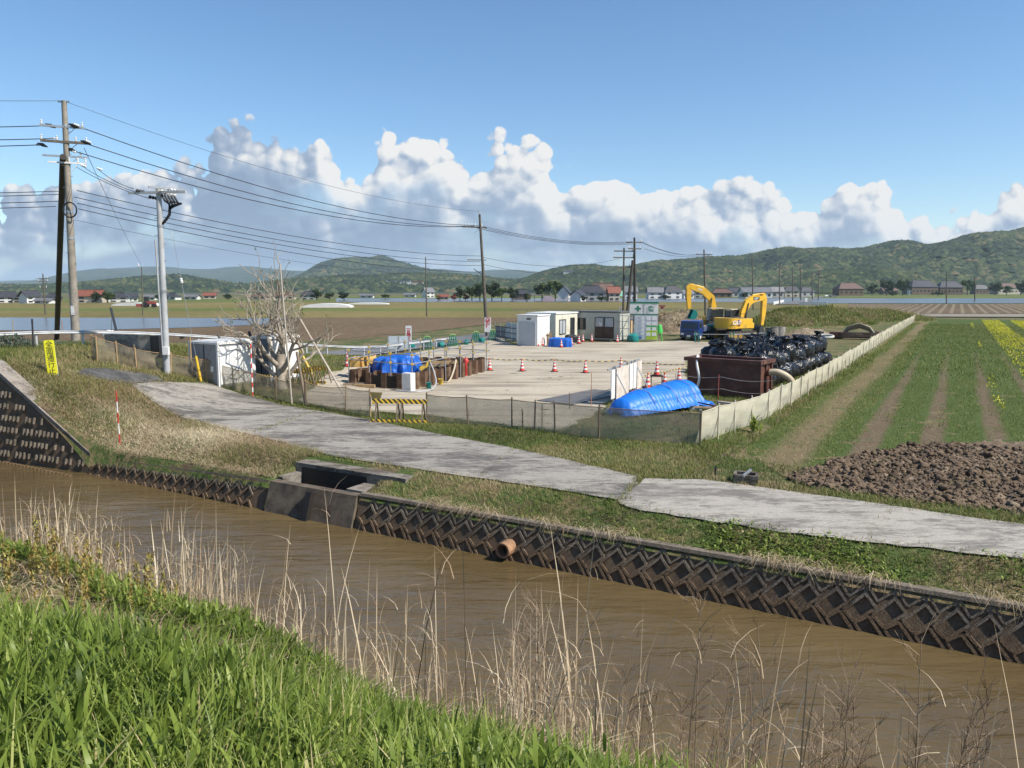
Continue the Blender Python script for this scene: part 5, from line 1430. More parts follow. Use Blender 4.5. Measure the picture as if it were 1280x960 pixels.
# ---------------------------------------------------------------- concrete well rings, pink blocks, scrap
for i, (px, py, r_, h, lab) in enumerate([(964.5, 421.5, .62, .95, 'dark open concrete well ring left of the pale one'), (973.5, 421, .58, .98, 'pale concrete well ring right of the dark one')]):
    m = MB(); m.lathe([(r_, 0), (r_, h), (r_ - .09, h), (r_ - .09, .05)], 22); o = m.build('well_ring', M('ring_concrete%d' % i, (.30, .28, .25) if i else (.2, .185, .165), None, 3, .85, dirt=(.14, .12, .1)), None, smooth=40); o.location = spot(px, py); tag(o, lab, 'concrete ring')
pk = M('pale_terracotta', (.52, .27, .19), (.40, .2, .14), 6, .7)
for i in range(14):
    px = 974 + i * 3.3 + (i % 3); py = 428.5 - (i % 2) * 1.5
    m = MB(); m.box((0, 0, .2), (.42, .3, .32), bev=.03); m.cyl((-.1, -.18, .2), (.1, -.18, .2), .07); o = m.build('anchor_block', pk if i % 3 else white_paint); place(o, px, py, i * .9); tag(o, 'pink or white weight block in the row behind the black bags', 'weight block', 'weight blocks behind the black bags')
p = spot(1066, 423.5); t = thing('scrap_heap', 'heap of rusty frames and bent hoses beside the cream net fence', 'scrap heap', p, S_)
m = MB(); m.box((.2, 0, .35), (2.6, 1.2, .5), .1); m.box((-1.5, .2, .3), (1.0, .8, .6), -.3); m.build('rusty_frames', rust, t)
m = MB(); [m.bar((-1.2 + .3 * k, -.7, .25 + .12 * (k % 3)), (1.8 + .1 * k, -.5 + .1 * k, .3 + .11 * (k % 4)), .09) for k in range(6)]; m.build('old_timbers', old_wood, t)
for k in range(4):
    m = MB(); m.tube([(-1.0 + .12 * k, .1 * k, .3), (-.5, .1 * k, 1.1 - .1 * k), (.5, .12 * k, 1.45 - .12 * k), (1.4, .1 * k, 1.1 - .1 * k), (2.0 - .1 * k, .1 * k, .3)], .1, 8); m.build('bent_hose', M('dull_hose', (.3, .26, .18), (.2, .17, .12), 4, .6), t, smooth=60)
m = MB(); m.tube([(-2.4 + .75 * math.cos(a), -.6 + .5 * math.sin(a), .18 + .1 * math.sin(a)) for a in np.linspace(0, 2 * PI, 25)], .13, 8); m.build('pale_ring', M('pale_ring', (.55, .54, .50)), t, smooth=60)
p = spot(1092, 420); m = MB(); [m.box((.5 * k, .1 * (k % 2), .18 + .1 * (k % 2)), (.55, .5, .3), .3 * k) for k in range(4)]; o = m.build('rusty_grating', rust); o.location = p; tag(o, 'low rusty steel pieces at the foot of the cream fence', 'scrap')

# ---------------------------------------------------------------- excavators
def excavator(label, loc, rz, boom, stick, bucket_c, shovel_mat, logo=True, body_yaw=0.0):
    t = thing('excavator', label, 'excavator', loc, rz)
    for s in (-1, 1):
        y = s * .95; m = MB(); pts = []
        for k in range(9): a = PI / 2 + PI * k / 8; pts.append((-1.45 + .38 * math.cos(a), .40 + .38 * math.sin(a)))
        for k in range(9): a = -PI / 2 + PI * k / 8; pts.append((1.45 + .38 * math.cos(a), .40 + .38 * math.sin(a)))
        m.prism(pts, .5, 'Y', y)
        tr = m.build('track', M('track_steel', (.06, .052, .045), (.035, .03, .026), 8, .7, dirt=(.16, .12, .08)), t)
        m = MB()
        for k in range(15):
            x = -1.5 + .214 * k
            for z in (.005, .795): m.box((x, y, z), (.12, .52, .04))
        m.build('track_shoe', M('track_steel', (.06, .052, .045)), tr)
        m = MB()
        for x in (-1.45, -.9, -.3, .3, .9, 1.45): m.cyl((x, y - .27, .36), (x, y + .27, .36), .2 if abs(x) < 1.4 else .3, n=14)
        m.build('roller', M('roller_yellow', (.4, .24, .03), (.2, .13, .04), 5, .6), tr, smooth=40)
    m = MB(); m.box((0, 0, .55), (2.0, 1.5, .45)); m.cyl((0, 0, .75), (0, 0, 1.0), .7, n=20); m.build('undercarriage', dark_steel, t)
    # upper body, x forward, y left
    m = MB()
    pts = []
    for k in range(13): a = PI / 2 + PI * k / 12; pts.append((-1.0 + .95 * math.cos(a) , 1.24 * math.sin(a)))
    m.prism([(-.75, -1.24), (-.75, 1.24)] + pts, .98, 'Z', 1.53); cw = m.build('counterweight', cat_y, t, smooth=30)
    m = MB(); m.box((.15, -.78, 1.5), (1.9, .92, .9), bev=.05); m.box((1.0, -.8, 1.3), (.6, .86, .5), bev=.04); m.build('right_housing', cat_y, t)
    m = MB(); m.box((-.15, .1, 1.95), (1.5, 2.1, .16), bev=.05); m.box((-.1, -.3, 2.05), (.8, .6, .1), bev=.03); m.build('engine_hood', M('hood_grey', (.10, .09, .07), (.07, .065, .055)), t)
    m = MB(); m.box((.1, 0, 1.08), (2.3, 2.3, .16)); m.build('deck', dark_steel, t)
    m = MB(); m.box((.5, -1.0, 2.2), (.05, .05, .5)); m.bar((.5, -1.0, 2.43), (-.6, -1.0, 2.3), .04); m.bar((-.6, -1.0, 2.3), (-.6, -1.0, 2.0), .04); m.build('handrail', dark_steel, t)
    # cab
    m = MB()
    for x, y in ((-.05, .42), (-.05, 1.2), (1.35, .42), (1.35, 1.2)):
        m.bar((x, y, 1.15), (x - (.18 if x > 1 else 0), y, 2.72), .09)
    for z in (1.75,): m.box((-.05, .81, z), (.06, .78, .06)); m.box((.62, 1.2, z), (1.3, .06, .06))
    m.box((.65, .81, 1.35), (1.4, .78, .4)); cab = m.build('cab', dark_steel, t)
    m = MB(); m.box((.58, .81, 2.76), (1.42, .88, .1), bev=.04); m.build('cab_roof', M('cab_roof_beige', (.5, .43, .30), (.42, .36, .25), 3, .5), cab)
    g = MB(); g.box((.6, 1.2, 2.2), (1.2, .03, .85)); g.box((.6, .42, 2.2), (1.2, .03, .85)); g.box((-.05, .81, 2.25), (.03, .7, .8)); g.bar((1.36, .81, 1.6), (1.19, .81, 2.68), .7, .03, up=(1, 0, 0)); g.build('cab_glass', glass_d, cab)
    m = MB(); m.box((.3, .8, 1.75), (.5, .5, .14), bev=.04); m.box((.08, .8, 2.1), (.14, .48, .7), bev=.04); m.build('operator_seat', black_m, cab)
    # boom and stick
    def arm_(pts, ws, name, mat, y=0.0, th=.34):
        mm = MB(); P = [Vector((p[0], 0, p[1])) for p in pts]; up_, dn = [], []
        for i, p in enumerate(P):
            d = (P[min(i + 1, len(P) - 1)] - P[max(0, i - 1)]).normalized(); n = Vector((-d.z, 0, d.x))
            up_.append(p + n * ws[i]); dn.append(p - n * ws[i])
        mm.prism([(q.x, q.z) for q in up_] + [(q.x, q.z) for q in reversed(dn)], th, 'Y', y)
        return mm.build(name, mat, t)
    bm_ = arm_(boom, [.22, .30, .36, .33, .26, .2][:len(boom)] if len(boom) == 6 else [.2] * len(boom), 'boom', cat_y)
    arm_(stick, [.16, .27, .24, .15], 'stick', cat_y, 0, .3)
    for s in (-1, 1):
        m = MB(); a = Vector((.95, s * .3, 1.35)); b = Vector((boom[2][0], s * .24, boom[2][1])); c = a.lerp(b, .58); m.cyl(a, c, .085, n=10); m.cyl(c, b, .05, n=10); m.build('boom_cylinder', M('cyl_dark', (.09, .085, .08), (.06, .055, .05), 5, .4), t, smooth=40)
    m = MB(); a = Vector((boom[3][0], 0, boom[3][1] + .34)); b = Vector((stick[0][0], 0, stick[0][1])); c = a.lerp(b, .6); m.cyl(a, c, .09, n=10); m.cyl(c, b, .05, n=10); m.build('stick_cylinder', cat_y, t, smooth=40)
    m = MB(); a = Vector((stick[1][0] + .2 * (1 if stick[1][0] > 0 else 1), 0, stick[1][1])); b = Vector((stick[2][0] + .28, 0, stick[2][1] - .3)); m.cyl(a, a.lerp(b, .6), .07, n=8); m.cyl(a.lerp(b, .6), b, .04, n=8); m.build('bucket_cylinder', M('cyl_dark', (.09, .085, .08)), t, smooth=40)
    bx_, bz = bucket_c
    m = MB(); prof = []
    for k in range(11): a = R(100) + R(210) * k / 10; prof.append((bx_ + .5 * math.cos(a), bz + .5 * math.sin(a)))
    inn = [(bx_ + (p[0] - bx_) * .88, bz + (p[1] - bz) * .88) for p in prof]
    m.prism(prof + inn[::-1], .85, 'Y')
    for s in (-1, 1): m.prism(prof, .04, 'Y', s * .43)
    for k in range(4): m.box((prof[-1][0] + .08, -.32 + .21 * k, prof[-1][1] + .03), (.2, .07, .05))
    m.build('bucket', shovel_mat, t)
    if logo:
        # round-cornered dark badge with white letters on the right flank of the counterweight
        B = Matrix.Translation((-1.0, -1.252, 1.57))
        m = MB(); m.M = Matrix.Translation((-.82, -1.25, 1.58)); m.prism([(.08, .30), (.34, .30), (.47, 0), (.34, -.30), (.08, -.30)], .02, 'Y'); bd = m.build('badge', M('badge_red', (.16, .015, .02), (.12, .012, .016), 3, .4), t)
        tx = text_mesh('lettering', 'CAT', .50, white_paint, t, .006, bold=.018); tx.location = (-.84, -1.268, 1.58); tx.rotation_euler = (R(90), 0, 0)
        m = MB(); m.M = Matrix.Translation((-.84, -1.279, 1.42)); m.prism([(-.12, -.06), (.12, -.06), (0, .13)], .008, 'Y'); m.build('yellow_triangle', cat_y, tx.parent)
    tb = text_mesh('lettering', 'CAT', .26, white_paint, bm_, .004, bold=.012)
    mid = (Vector((boom[3][0], 0, boom[3][1])) + Vector((boom[4][0], 0, boom[4][1]))) / 2; d = Vector((boom[4][0] - boom[3][0], 0, boom[4][1] - boom[3][1]))
    tb.location = (mid.x, -.178, mid.z); tb.rotation_euler = (R(90), -math.atan2(d.z, d.x), 0)
    m = MB(); m.prism([(mid.x - .38, mid.z - .16), (mid.x + .38, mid.z - .16 + d.z / d.x * .3), (mid.x + .38, mid.z + .16 + d.z / d.x * .3), (mid.x - .38, mid.z + .16)], .01, 'Y', -.170); m.build('badge', black_m, bm_)
    tc = text_mesh('lettering', 'CAT', .26, white_paint, bm_, .004, bold=.012); tc.location = (mid.x, .178, mid.z); tc.rotation_euler = (R(90), math.atan2(d.z, d.x), R(180))
    return t
e1 = spot(917, 424)
excavator('yellow excavator showing its badge, arm stretched to the right over the well rings', e1, R(27),
    [(.75, 1.5), (1.0, 2.5), (1.5, 3.35), (2.1, 3.72), (2.9, 3.80), (3.55, 3.80)], [(3.45, 4.25), (3.62, 3.7), (3.55, 2.4), (3.4, 1.25)], (3.25, .75), dark_steel)
e2 = spot(896, 419.5)
excavator('second yellow excavator behind, its arm reaching left above the blue truck', e2, R(188),
    [(.75, 1.6), (.5, 2.9), (.75, 3.8), (1.5, 4.45), (2.4, 4.75), (3.0, 4.9)], [(2.8, 5.15), (3.12, 4.85), (3.1, 3.9), (3.0, 2.7)], (2.75, 2.15), teal_m, False)
# ---------------------------------------------------------------- blue flatbed truck
p = hit(861, 426); fwd = Vector((-S30, -C30, 0))
t = thing('dump_truck', 'small blue tipper truck facing the yard in front of the excavators', 'truck', p, SITE - R(90))
bl = M('truck_blue', (.014, .045, .19), (.011, .035, .15), 2, .3)
m = MB(); m.prism([(.0, .35), (.0, 1.0), (-.22, 1.78), (-1.35, 1.85), (-1.45, .35)], 1.68, 'Y'); cb = m.build('cab', bl, t)
m = MB(); m.bar((-.035, 0, 1.08), (-.185, 0, 1.66), 1.45, .03, up=(1, 0, 0)); m.build('windscreen', glass_d, cb)
for s in (-1, 1):
    m = MB(); m.box((-.75, s * .845, 1.38), (.75, .02, .5)); m.build('side_window', glass_d, cb)
    m = MB(); m.box((-.75, s * .848, .78), (.85, .02, .66), bev=.008); d_ = m.build('door', bl, cb)
    m = MB(); m.box((.015, s * .62, .62), (.06, .3, .2), bev=.02); m.build('headlight', M('lamp_glass', (.7, .7, .68), None, 3, .15), cb)
    m = MB(); m.box((-.1, s * 1.0, 1.4), (.08, .16, .28), bev=.02); m.bar((-.15, s * .83, 1.35), (-.1, s * .98, 1.4), .025); m.build('side_mirror', black_m, cb)
m = MB(); m.box((.02, 0, .40), (.14, 1.66, .22), bev=.03); m.build('bumper', M('bumper_dark', (.03, .035, .06)), t)
m = MB(); m.box((.095, 0, .44), (.01, .34, .17)); m.build('number_plate', white_paint, t)
m = MB(); m.box((.01, 0, .86), (.03, 1.2, .12)); m.build('grille', M('bumper_dark', (.03, .035, .06)), cb)
m = MB(); m.box((-.12, .35, 1.16), (.02, .3, .16), Matrix.Rotation(-.27, 3, 'Y')); m.build('sticker', M('sticker_yellow', (.6, .6, .05)), cb)
m = MB(); m.box((-3.1, 0, .82), (3.1, 1.7, .1)); m.box((-1.56, 0, 1.15), (.06, 1.7, .7)); bd = m.build('load_bed', bl, t)
for s in (-1, 1):
    m = MB(); m.box((-3.1, s * .85, 1.02), (3.05, .05, .42)); [m.box((-4.4 + .52 * k, s * .88, 1.02), (.05, .03, .4)) for k in range(6)]; m.build('side_board', M('truck_side', (.10, .13, .22), (.07, .09, .16), 3, .45), bd)
m = MB(); m.box((-4.63, 0, 1.02), (.05, 1.7, .42)); m.build('tail_board', bl, bd)
m = MB(); m.box((-2.4, .4, .55), (4.2, .1, .2)); m.box((-2.4, -.4, .55), (4.2, .1, .2)); m.build('chassis', dark_steel, t)
for x in (-.75, -3.4):
    for s in (-1, 1):
        m = MB(); m.cyl((x, s * .62, .36), (x, s * .84, .36), .36, n=22); wh = m.build('wheel', rubber, t, smooth=40)
        m = MB(); m.cyl((x, s * .83, .36), (x, s * .852, .36), .2, n=18); m.build('rim', white_paint, wh, smooth=40)
o = drape('dirt_load', 2.6, 1.3, .4, M('load_soil', (.2, .15, .1), (.12, .09, .06), 5, .9), 44, nx=30, nz=12, wr=.02); q = Matrix.Rotation(SITE - R(90), 3, 'Z') @ Vector((-3.1, 0, .88)); o.location = p + q; o.rotation_euler = (0, 0, SITE - R(90)); tag(o, 'soil heaped in the bed of the blue truck', 'soil')
m = MB(); m.tube([(-.5, 0, 0), (-.45, 0, 0), (.45, 0, 0), (.5, 0, 0)], [.2, .26, .26, .2], 14); o = m.build('teal_drum', teal_m, None, smooth=40); o.location = Vector(spot(892, 424)) + Vector((0, 1.0, 1.1)); o.rotation_euler = (0, 0, R(20))
m = MB(); m.box((0, 1.0, .43), (.9, .5, .86)); s_ = m.build('drum_stand', dark_steel); s_.location = spot(892, 424); s_.rotation_euler = (0, 0, 0); tag(s_, 'dark stand under the teal drum between truck and excavator', 'stand')
tag(o, 'teal drum lying between the blue truck and the excavator', 'drum')
# clutter round the pit
for i, (px, py, L, rz, z, lab) in enumerate([(447, 483, 1.3, .3, .1, 'timber baulk lying before the ochre bundles'), (456, 485, 1.0, -.2, .1, 'second timber baulk before the ochre bundles, nearer the blue sheet'), (541, 474, 1.6, .5, .72, 'timber lying on the sheet piles right of the pump valve'), (556, 470, 1.4, .2, .74, 'timber lying across the middle of the right hand sheet piles')]):
    m = MB(); m.box((0, 0, z), (L, .16, .14)); o = m.build('timber', wood_m if i % 2 else old_wood); place(o, px, py, rz); tag(o, lab, 'timber')
for i, (px, py, mt, lab) in enumerate([(551, 481, clampm, 'small yellow bucket before the right sheet piles'), (536, 486, teal_m, 'small teal bucket by the grey hose')]):
    m = MB(); m.lathe([(.1, 0), (.14, .28), (.15, .29), (.125, .27), (.09, .03)], 12); o = m.build('bucket', mt, None, smooth=40); place(o, px, py); tag(o, lab, 'bucket')
# ================================================================== LEFT BANK THINGS
p = hit(67, 470); sy = thing('warning_sign', 'tall fluorescent yellow sign board standing askew on the left bank', 'sign', p, R(6))
k = mpp(p); sh = 45 * k; sw = 12 * k
signy = M('fluorescent_yellow', (.80, .74, .02), (.74, .68, .02), 2, .45)
m = MB(); m.prism([(-sw / 2 + .03, .05), (sw / 2 - .04, .05), (sw / 2, .09), (sw / 2, sh - .03), (sw / 2 - .03, sh), (-sw / 2 + .03, sh), (-sw / 2, sh - .03), (-sw / 2, .09)], .02, 'Y', -.03)
pn = m.build('panel', signy, sy); pn.rotation_euler = (R(-4), R(-5), 0)
m = MB(); m.bar((-sw / 2 + .05, .06, -.15), (-sw / 2 + .06, .13, sh * .97), .045); m.bar((sw / 2 - .05, .06, .0), (sw / 2 - .06, .13, sh * .97), .04); fr = m.build('frame', pale_pole, sy); fr.rotation_euler = (0, R(-5), 0)
inkb = M('sign_ink', (.07, .065, .03), None, 3, .5)
for i, ch in enumerate('全面通行止'):
    tx = text_mesh('lettering', ch, sw * .74, inkb, pn, .002)
    tx.location = (0, -.045, sh * (.87 - .185 * i)); tx.rotation_euler = (R(90), 0, 0)
p = hit(150, 556); rp = thing('survey_pole', 'red and white banded survey pole stuck in the straw bank', 'survey pole', p)
L = 68 * mpp(p)
for i in range(5):
    m = MB(); m.cyl((-.02 * i / 5, 0, L * i / 5), (-.02 * (i + 1) / 5, 0, L * (i + 1) / 5), .02, n=8); m.build('band', red_m if i % 2 == 0 else white_paint, rp, smooth=40)
# black board leaning, on white sandbags
p = hit(146, 421); t = thing('leaning_signboard', 'black narrow signboard tilted back on a prop, among white sandbags', 'sign board', p, R(-5))
k = mpp(p); a = Vector((-8 * k, .3, 36 * k)); 
m = MB(); m.bar((.1, 0, 0), a, .36, .05, up=(1, 0, 0)); M_ = m.build('board', M('board_black', (.02, .022, .024), (.03, .03, .032), 5, .5), t)
m = MB(); m.bar(a * .6 + Vector((-.15, -.03, 0)), (-.9, .5, 0), .03); m.build('prop', dark_steel, t)
tx = text_mesh('lettering', '工事中', .16, M('faint_red', (.3, .06, .05)), M_, .002)
tx.location = a * .55 + Vector((0.02, -.05, 0)); tx.rotation_euler = (R(90), R(68), 0)
for i, (px, py) in enumerate(((134, 420), (141, 421.5), (138, 416.5))):
    o = drape('sandbag', .62, .5, .34, white_paint, 70 + i, wr=.03, nx=26, nz=10); o.location = spot(px, py); tag(o, ['white sandbag left of the black leaning board', 'white sandbag against the foot of the black leaning board', 'white sandbag at the back of the pile by the black board'][i], 'sandbag', 'sandbags holding the black board')
# guard rail along the road
t = thing('guard_rail', 'white roadside guard rail running behind the mound and past the yard', 'guard rail', uv(uc(10) + 2.75, 10) + (hz(*uv(uc(10) + 2.75, 10)),))
o_ = t.location.copy(); zs = []
rl = []
for v in np.arange(10, 54, 1.0):
    x, y = uv(uc(v) + 2.75, v); rl.append(Vector((x, y, hz(x, y))) - o_)
gr = M('rail_white', (.52, .53, .54), (.42, .43, .44), 2, .45, dirt=(.4, .38, .35))
m = MB(); sec = [(-.03, .46), (.02, .49), (-.01, .53), (.02, .57), (-.03, .60), (-.05, .60), (.0, .53), (-.05, .46)]
dirv = Vector((C30, -S30, 0))
m.sheet([[q + dirv * s[0] + Vector((0, 0, s[1] + .08)) for s in sec + sec[:1]] for q in rl]); m.build('beam', gr, t)
for q in rl[::2]:
    m = MB(); m.cyl(q - dirv * .1, q - dirv * .1 + Vector((0, 0, .64)), .05, n=8); m.build('post', gr, t, smooth=40)
# low concrete parapet and black box beyond the net
p = hit(160, 446); t = thing('parapet', 'weathered grey concrete parapet block behind the net left of the service pole', 'parapet', p, R(-14))
m = MB(); m.box((0, .2, .45), (2.3, .35, 1.0)); m.build('block', concrete_mat('parapet_concrete', (.26, .24, .2), (.38, .35, .3), (.14, .13, .11), sc=2), t)
m = MB(); m.box((1.45, .1, .45), (.42, .4, .95)); o = m.build('dark_cabinet', black_m); o.location = p; o.rotation_euler = (0, 0, R(-14)); tag(o, 'black upright cabinet at the end of the concrete parapet', 'cabinet')
m = MB(); m.cyl((0, 0, .1), (.55, .2, .45), .13, n=14); o = m.build('black_pipe', rubber, None, smooth=40); o.location = Vector(spot(228, 424)) + Vector((-.2, 0, 0)); tag(o, 'short black pipe end lying beyond the guard rail', 'pipe')
for i, (px, py, hh, mt, lab) in enumerate([(42, 437, 1.25, dark_steel, 'thin dark stake on the mound left of the yellow sign'), (78, 416, 1.0, M('rod_orange', (.5, .2, .08)), 'orange wooden marker post between the two tall poles'), (17, 420, 1.2, wood_m, 'pale wooden stick at the far left by the paddy'), (168, 459, .95, old_wood, 'short wooden stake with a paper tag in front of the net')]):
    a = hit(px, py); m = MB(); m.bar((0, 0, -.1), (.03, 0, hh * (1 if py > 430 else 1.3)), .05); o = m.build('stake', mt); o.location = a; tag(o, lab, 'stake')
p = hit(10, 442); 
# signs
def post_sign(px, pyb, w, h, z0, lab, lines, rz=0, ring=False, back=0):
    p = hit(px, pyb); t = thing('notice_sign', lab, 'sign', Vector(p) + Vector((0, -back, 0)), rz)
    m = MB(); m.box((0, 0, z0 + h / 2), (w, .03, h)); pn = m.build('panel', white_paint, t)
    m = MB(); m.cyl((0, .04, -.1), (0, .04, z0 + h), .03, n=8); m.build('post', galv, t)
    for i, ch in enumerate(lines):
        tx = text_mesh('lettering', ch, w * .72, red_m, pn, .003, bold=.012); tx.location = (0, -.022, z0 + h * (.70 if ring else .82) - (h * (.62 if ring else .72)) * i / max(1, len(lines))); tx.rotation_euler = (R(90), 0, 0)
    if ring:
        m = MB(); m.tube([(w * .3 * math.cos(a), -.02, z0 + h * .85 + w * .3 * math.sin(a)) for a in np.linspace(0, 2 * PI, 21)], .03, 6, False); m.build('red_ring', red_m, pn)
post_sign(511, 431, .5, 1.55, .05, 'white upright notice sign with red characters at the road edge', '一旦停止')
post_sign(610, 422, .62, 1.4, .55, 'white notice with a red ring and characters on the leaning pole', '徐行', ring=True, back=.35)
p = hit(827, 411); t = thing('stop_sign', 'red triangular road sign on a white post beyond the notice board', 'road sign', p, R(-8))
k = mpp(p); m = MB(); m.cyl((0, .04, 0), (0, .04, 28 * k), .035, n=8); m.build('post', white_paint, t, smooth=40)
m = MB(); m.prism([(0, 25 * k - .12), (.44, 29.5 * k), (-.44, 29.5 * k)], .02, 'Y'); pn = m.build('panel', M('sign_red', (.28, .03, .03)), t)
tx = text_mesh('lettering', '止まれ', .17, white_paint, pn, .003); tx.location = (0, -.016, 28.2 * k); tx.rotation_euler = (R(90), 0, 0)

# ================================================================== THE BARE TREE
bark = M('pale_bark', (.37, .315, .245), (.20, .168, .13), 5, .85, bmp=.4)
TB = hit(351, 485)
tr = thing('bare_tree', 'pollarded bare tree with knobbly pale branches behind the net fence', 'tree', TB)
rt = random.Random(21)
trunk = MB(); crown = MB(); tips = []
def limb(mb, p, d, L, r, lvl):
    n = 5; pts = [p.copy()]; rs = [r]
    for k in range(n):
        d = (d + Vector((rt.uniform(-.3, .3), rt.uniform(-.3, .3), rt.uniform(-.06, .16)))).normalized()
        p = p + d * L / n; pts.append(p.copy()); rs.append(r * (1 - .45 * (k + 1) / n))
    if lvl < 4: rs[-1] *= 1.25
    mb.tube(pts, rs, 7 if lvl < 2 else 5)
    if lvl >= 4:
        tips.append((pts[-1], d)); return
    nb = (3, 3, 3, 4, 4)[lvl]
    for b in range(nb):
        a = 2.4 * b + rt.uniform(0, 2 * PI); side = d.orthogonal().normalized(); side = Quaternion(d, a) @ side
        nd_ = (d * rt.uniform(.5, .95) + side * rt.uniform(.45, .85) + Vector((0, 0, .12))).normalized()
        q = pts[-1] if b < 2 else pts[rt.randrange(2, 5)]
        limb(crown, q, nd_, L * rt.uniform(.62, .86), rs[-1] * rt.uniform(.62, .82) if lvl else rs[-1] * .75, lvl + 1)
trunk.tube([(0, 0, -.2), (.02, 0, .5), (0, .03, 1.1), (.03, 0, 1.5)], [.30, .23, .19, .15], 10)
for a, tilt, L, r in ((.3, .16, 2.0, .125), (2.2, .34, 1.8, .11), (3.9, .62, 1.5, .10), (5.4, .7, 1.5, .10), (1.2, .08, 2.1, .12), (3.2, .85, 1.35, .09), (0, .85, 1.5, .095)):
    d = Vector((math.sin(tilt) * math.cos(a), math.sin(tilt) * math.sin(a), math.cos(tilt)))
    r *= 1.2; limb(trunk, Vector((.14 * math.cos(a), .14 * math.sin(a), .35 + .9 * (tilt > .3) * abs(math.sin(a * 3)))), d, L, r, 1)
trunk.build('trunk', bark, tr, smooth=60); crown.build('crown', bark, tr, smooth=60)
tb_ = []
for p_, d_ in tips:
    if rt.random() < .22:
        for _ in range(5): tb_.append(TB + p_ + Vector((rt.uniform(-.08, .08), rt.uniform(-.08, .08), rt.uniform(-.08, .08))))
nb_ = len(tb_)
lf = blades('leaves', np.array([tuple(v - TB) for v in tb_]), RNG.uniform(.06, .12, nb_), RNG.uniform(.03, .05, nb_), RNG.uniform(0, 6.28, nb_), RNG.uniform(.2, .9, nb_), RNG.uniform(0, 1, nb_), leafmat('bud_leaf', [(0, (.05, .06, .02)), (1, (.12, .12, .04))]), 2)
lf.parent = tr
props = [((432, 495), (373, 395), .05, 'long pale pole slanting from the bare tree down to the right', M('pale_prop', (.46, .40, .32), (.36, .31, .25), 4, .8)),
         ((365, 506), (350, 330), .04, 'thin pale upright stick tied to the middle of the bare tree', M('pale_prop', (.46, .40, .32))),
         ((383, 507), (371, 440), .07, 'dark wooden post leaning at the right of the bare tree', old_wood),
         ((392, 470), (374, 436), .07, 'yellow prop leaning on the right side of the bare tree', M('prop_yellow', (.62, .42, .06), (.5, .33, .05), 4, .6)),
         ((331, 474), (313, 420), .06, 'yellow prop with a black tip at the left of the bare tree', M('prop_yellow', (.62, .42, .06))),
         ((292, 466), (275, 424), .05, 'yellow prop with a black tip in front of the white container', M('prop_yellow', (.62, .42, .06))),
         ((307, 466), (352, 400), .06, 'dark slanting pole tied low across the bare tree', old_wood)]
for i, (b_px, t_px, r_, lab, mt) in enumerate(props):
    a = hit(*b_px); q = atY(t_px[0], t_px[1], a.y + (.5 if i not in (1,) else 0)); 
    t = thing('tree_prop', lab, 'prop', a)
    m = MB(); m.cyl(Vector((0, 0, -.1)), q - a, r_, r_ * .75, 8); m.build('shaft', mt, t, smooth=40)
    if 'black tip' in lab:
        m = MB(); d = (q - a).normalized(); m.cyl(q - a - d * .05, q - a + d * .22, r_ * 1.1, n=8); m.build('black_tip', black_m, t, smooth=40)
for i, (px, py, lab) in enumerate([(240, 472, 'small stake with a dark top left of the white container'), (290, 425, 'orange rod beyond the container roof'), (316, 496, 'red and white banded rod at the net near the bare tree')]):
    a = hit(px, py); m = MB(); m.cyl((0, 0, 0), (0, 0, (1.7, 1.2, 2.3)[i]), .03, n=7); o = m.build('marker_rod', (wood_m, M('rod_orange', (.5, .2, .08)), stripe_mat('red_white_rod', (.6, .05, .04), (.75, .73, .7), 2.5, 'Z'))[i], None, smooth=40); o.location = a; tag(o, lab, 'rod')

# ================================================================== VEGETATION
def scatter_uv(n, u0, u1, v0, v1, keep=None, rng=RNG):
    u = rng.uniform(u0, u1, n); v = rng.uniform(v0, v1, n)
    if keep is not None:
        k = keep(u, v); u, v = u[k], v[k]
    x, y = C30 * u + S30 * v, -S30 * u + C30 * v
    return u, v, np.stack([x, y, h_uv(u, v)], 1)
def fbm(u, v, s=1.0, seed=0.0):
    return (np.sin(u * 1.3 * s + seed + 1.7 * np.sin(v * .9 * s + seed)) + np.sin(v * 1.7 * s - seed * 2 + 1.3 * np.sin(u * .7 * s)) + .6 * np.sin(u * 3.1 * s + v * 2.3 * s + seed)) / 2.6
def stuff(o, lab=None): o['kind'] = 'stuff'; o['label'] = lab or o.name; return o
green_leaf = leafmat('fresh_leaf', [(0, (.045, .07, .012)), (.35, (.13, .185, .03)), (.7, (.25, .32, .06)), (.9, (.40, .45, .13)), (1, (.55, .46, .24))], .42, .4)
dry_leaf = leafmat('dry_straw', [(0, (.15, .095, .05)), (.5, (.36, .27, .155)), (1, (.68, .58, .39))], .7, .15)
reed_leaf = leafmat('dry_reed', [(0, (.24, .15, .09)), (.5, (.48, .37, .24)), (1, (.72, .61, .44))], .65, .15)
short_leaf = leafmat('short_grass', [(0, (.045, .065, .015)), (.35, (.12, .15, .032)), (.6, (.19, .22, .05)), (.8, (.30, .25, .11)), (1, (.45, .36, .2))], .6, .3)

# --- near bank: lush broad leaved growth
def near_green(u, v):
    edge = 3.95 + .2 * fbm(u, v, 1.2, 2) - .9 * sstep(3, 7, -u) - .35 * np.maximum(0, u + .6)
    lush = (v < edge + .15) & ~((u < -4.6 + .5 * fbm(u, v, 1, 1)) & (v > 3.1 + .25 * fbm(u, v, .9, 5)) & (v < 4.6 + .2 * fbm(u, v, 1.1, 3)))
    band = (u < -3.6) & (v > 4.45 + .15 * fbm(u, v, 1.3, 8)) & (v < 5.35 + .25 * fbm(u, v, .8, 4)) & (fbm(u, v, 1.2, 11) > -.55)
    return lush | band
u, v, B = scatter_uv(17000, -14, 6.5, .6, 5.7, near_green)
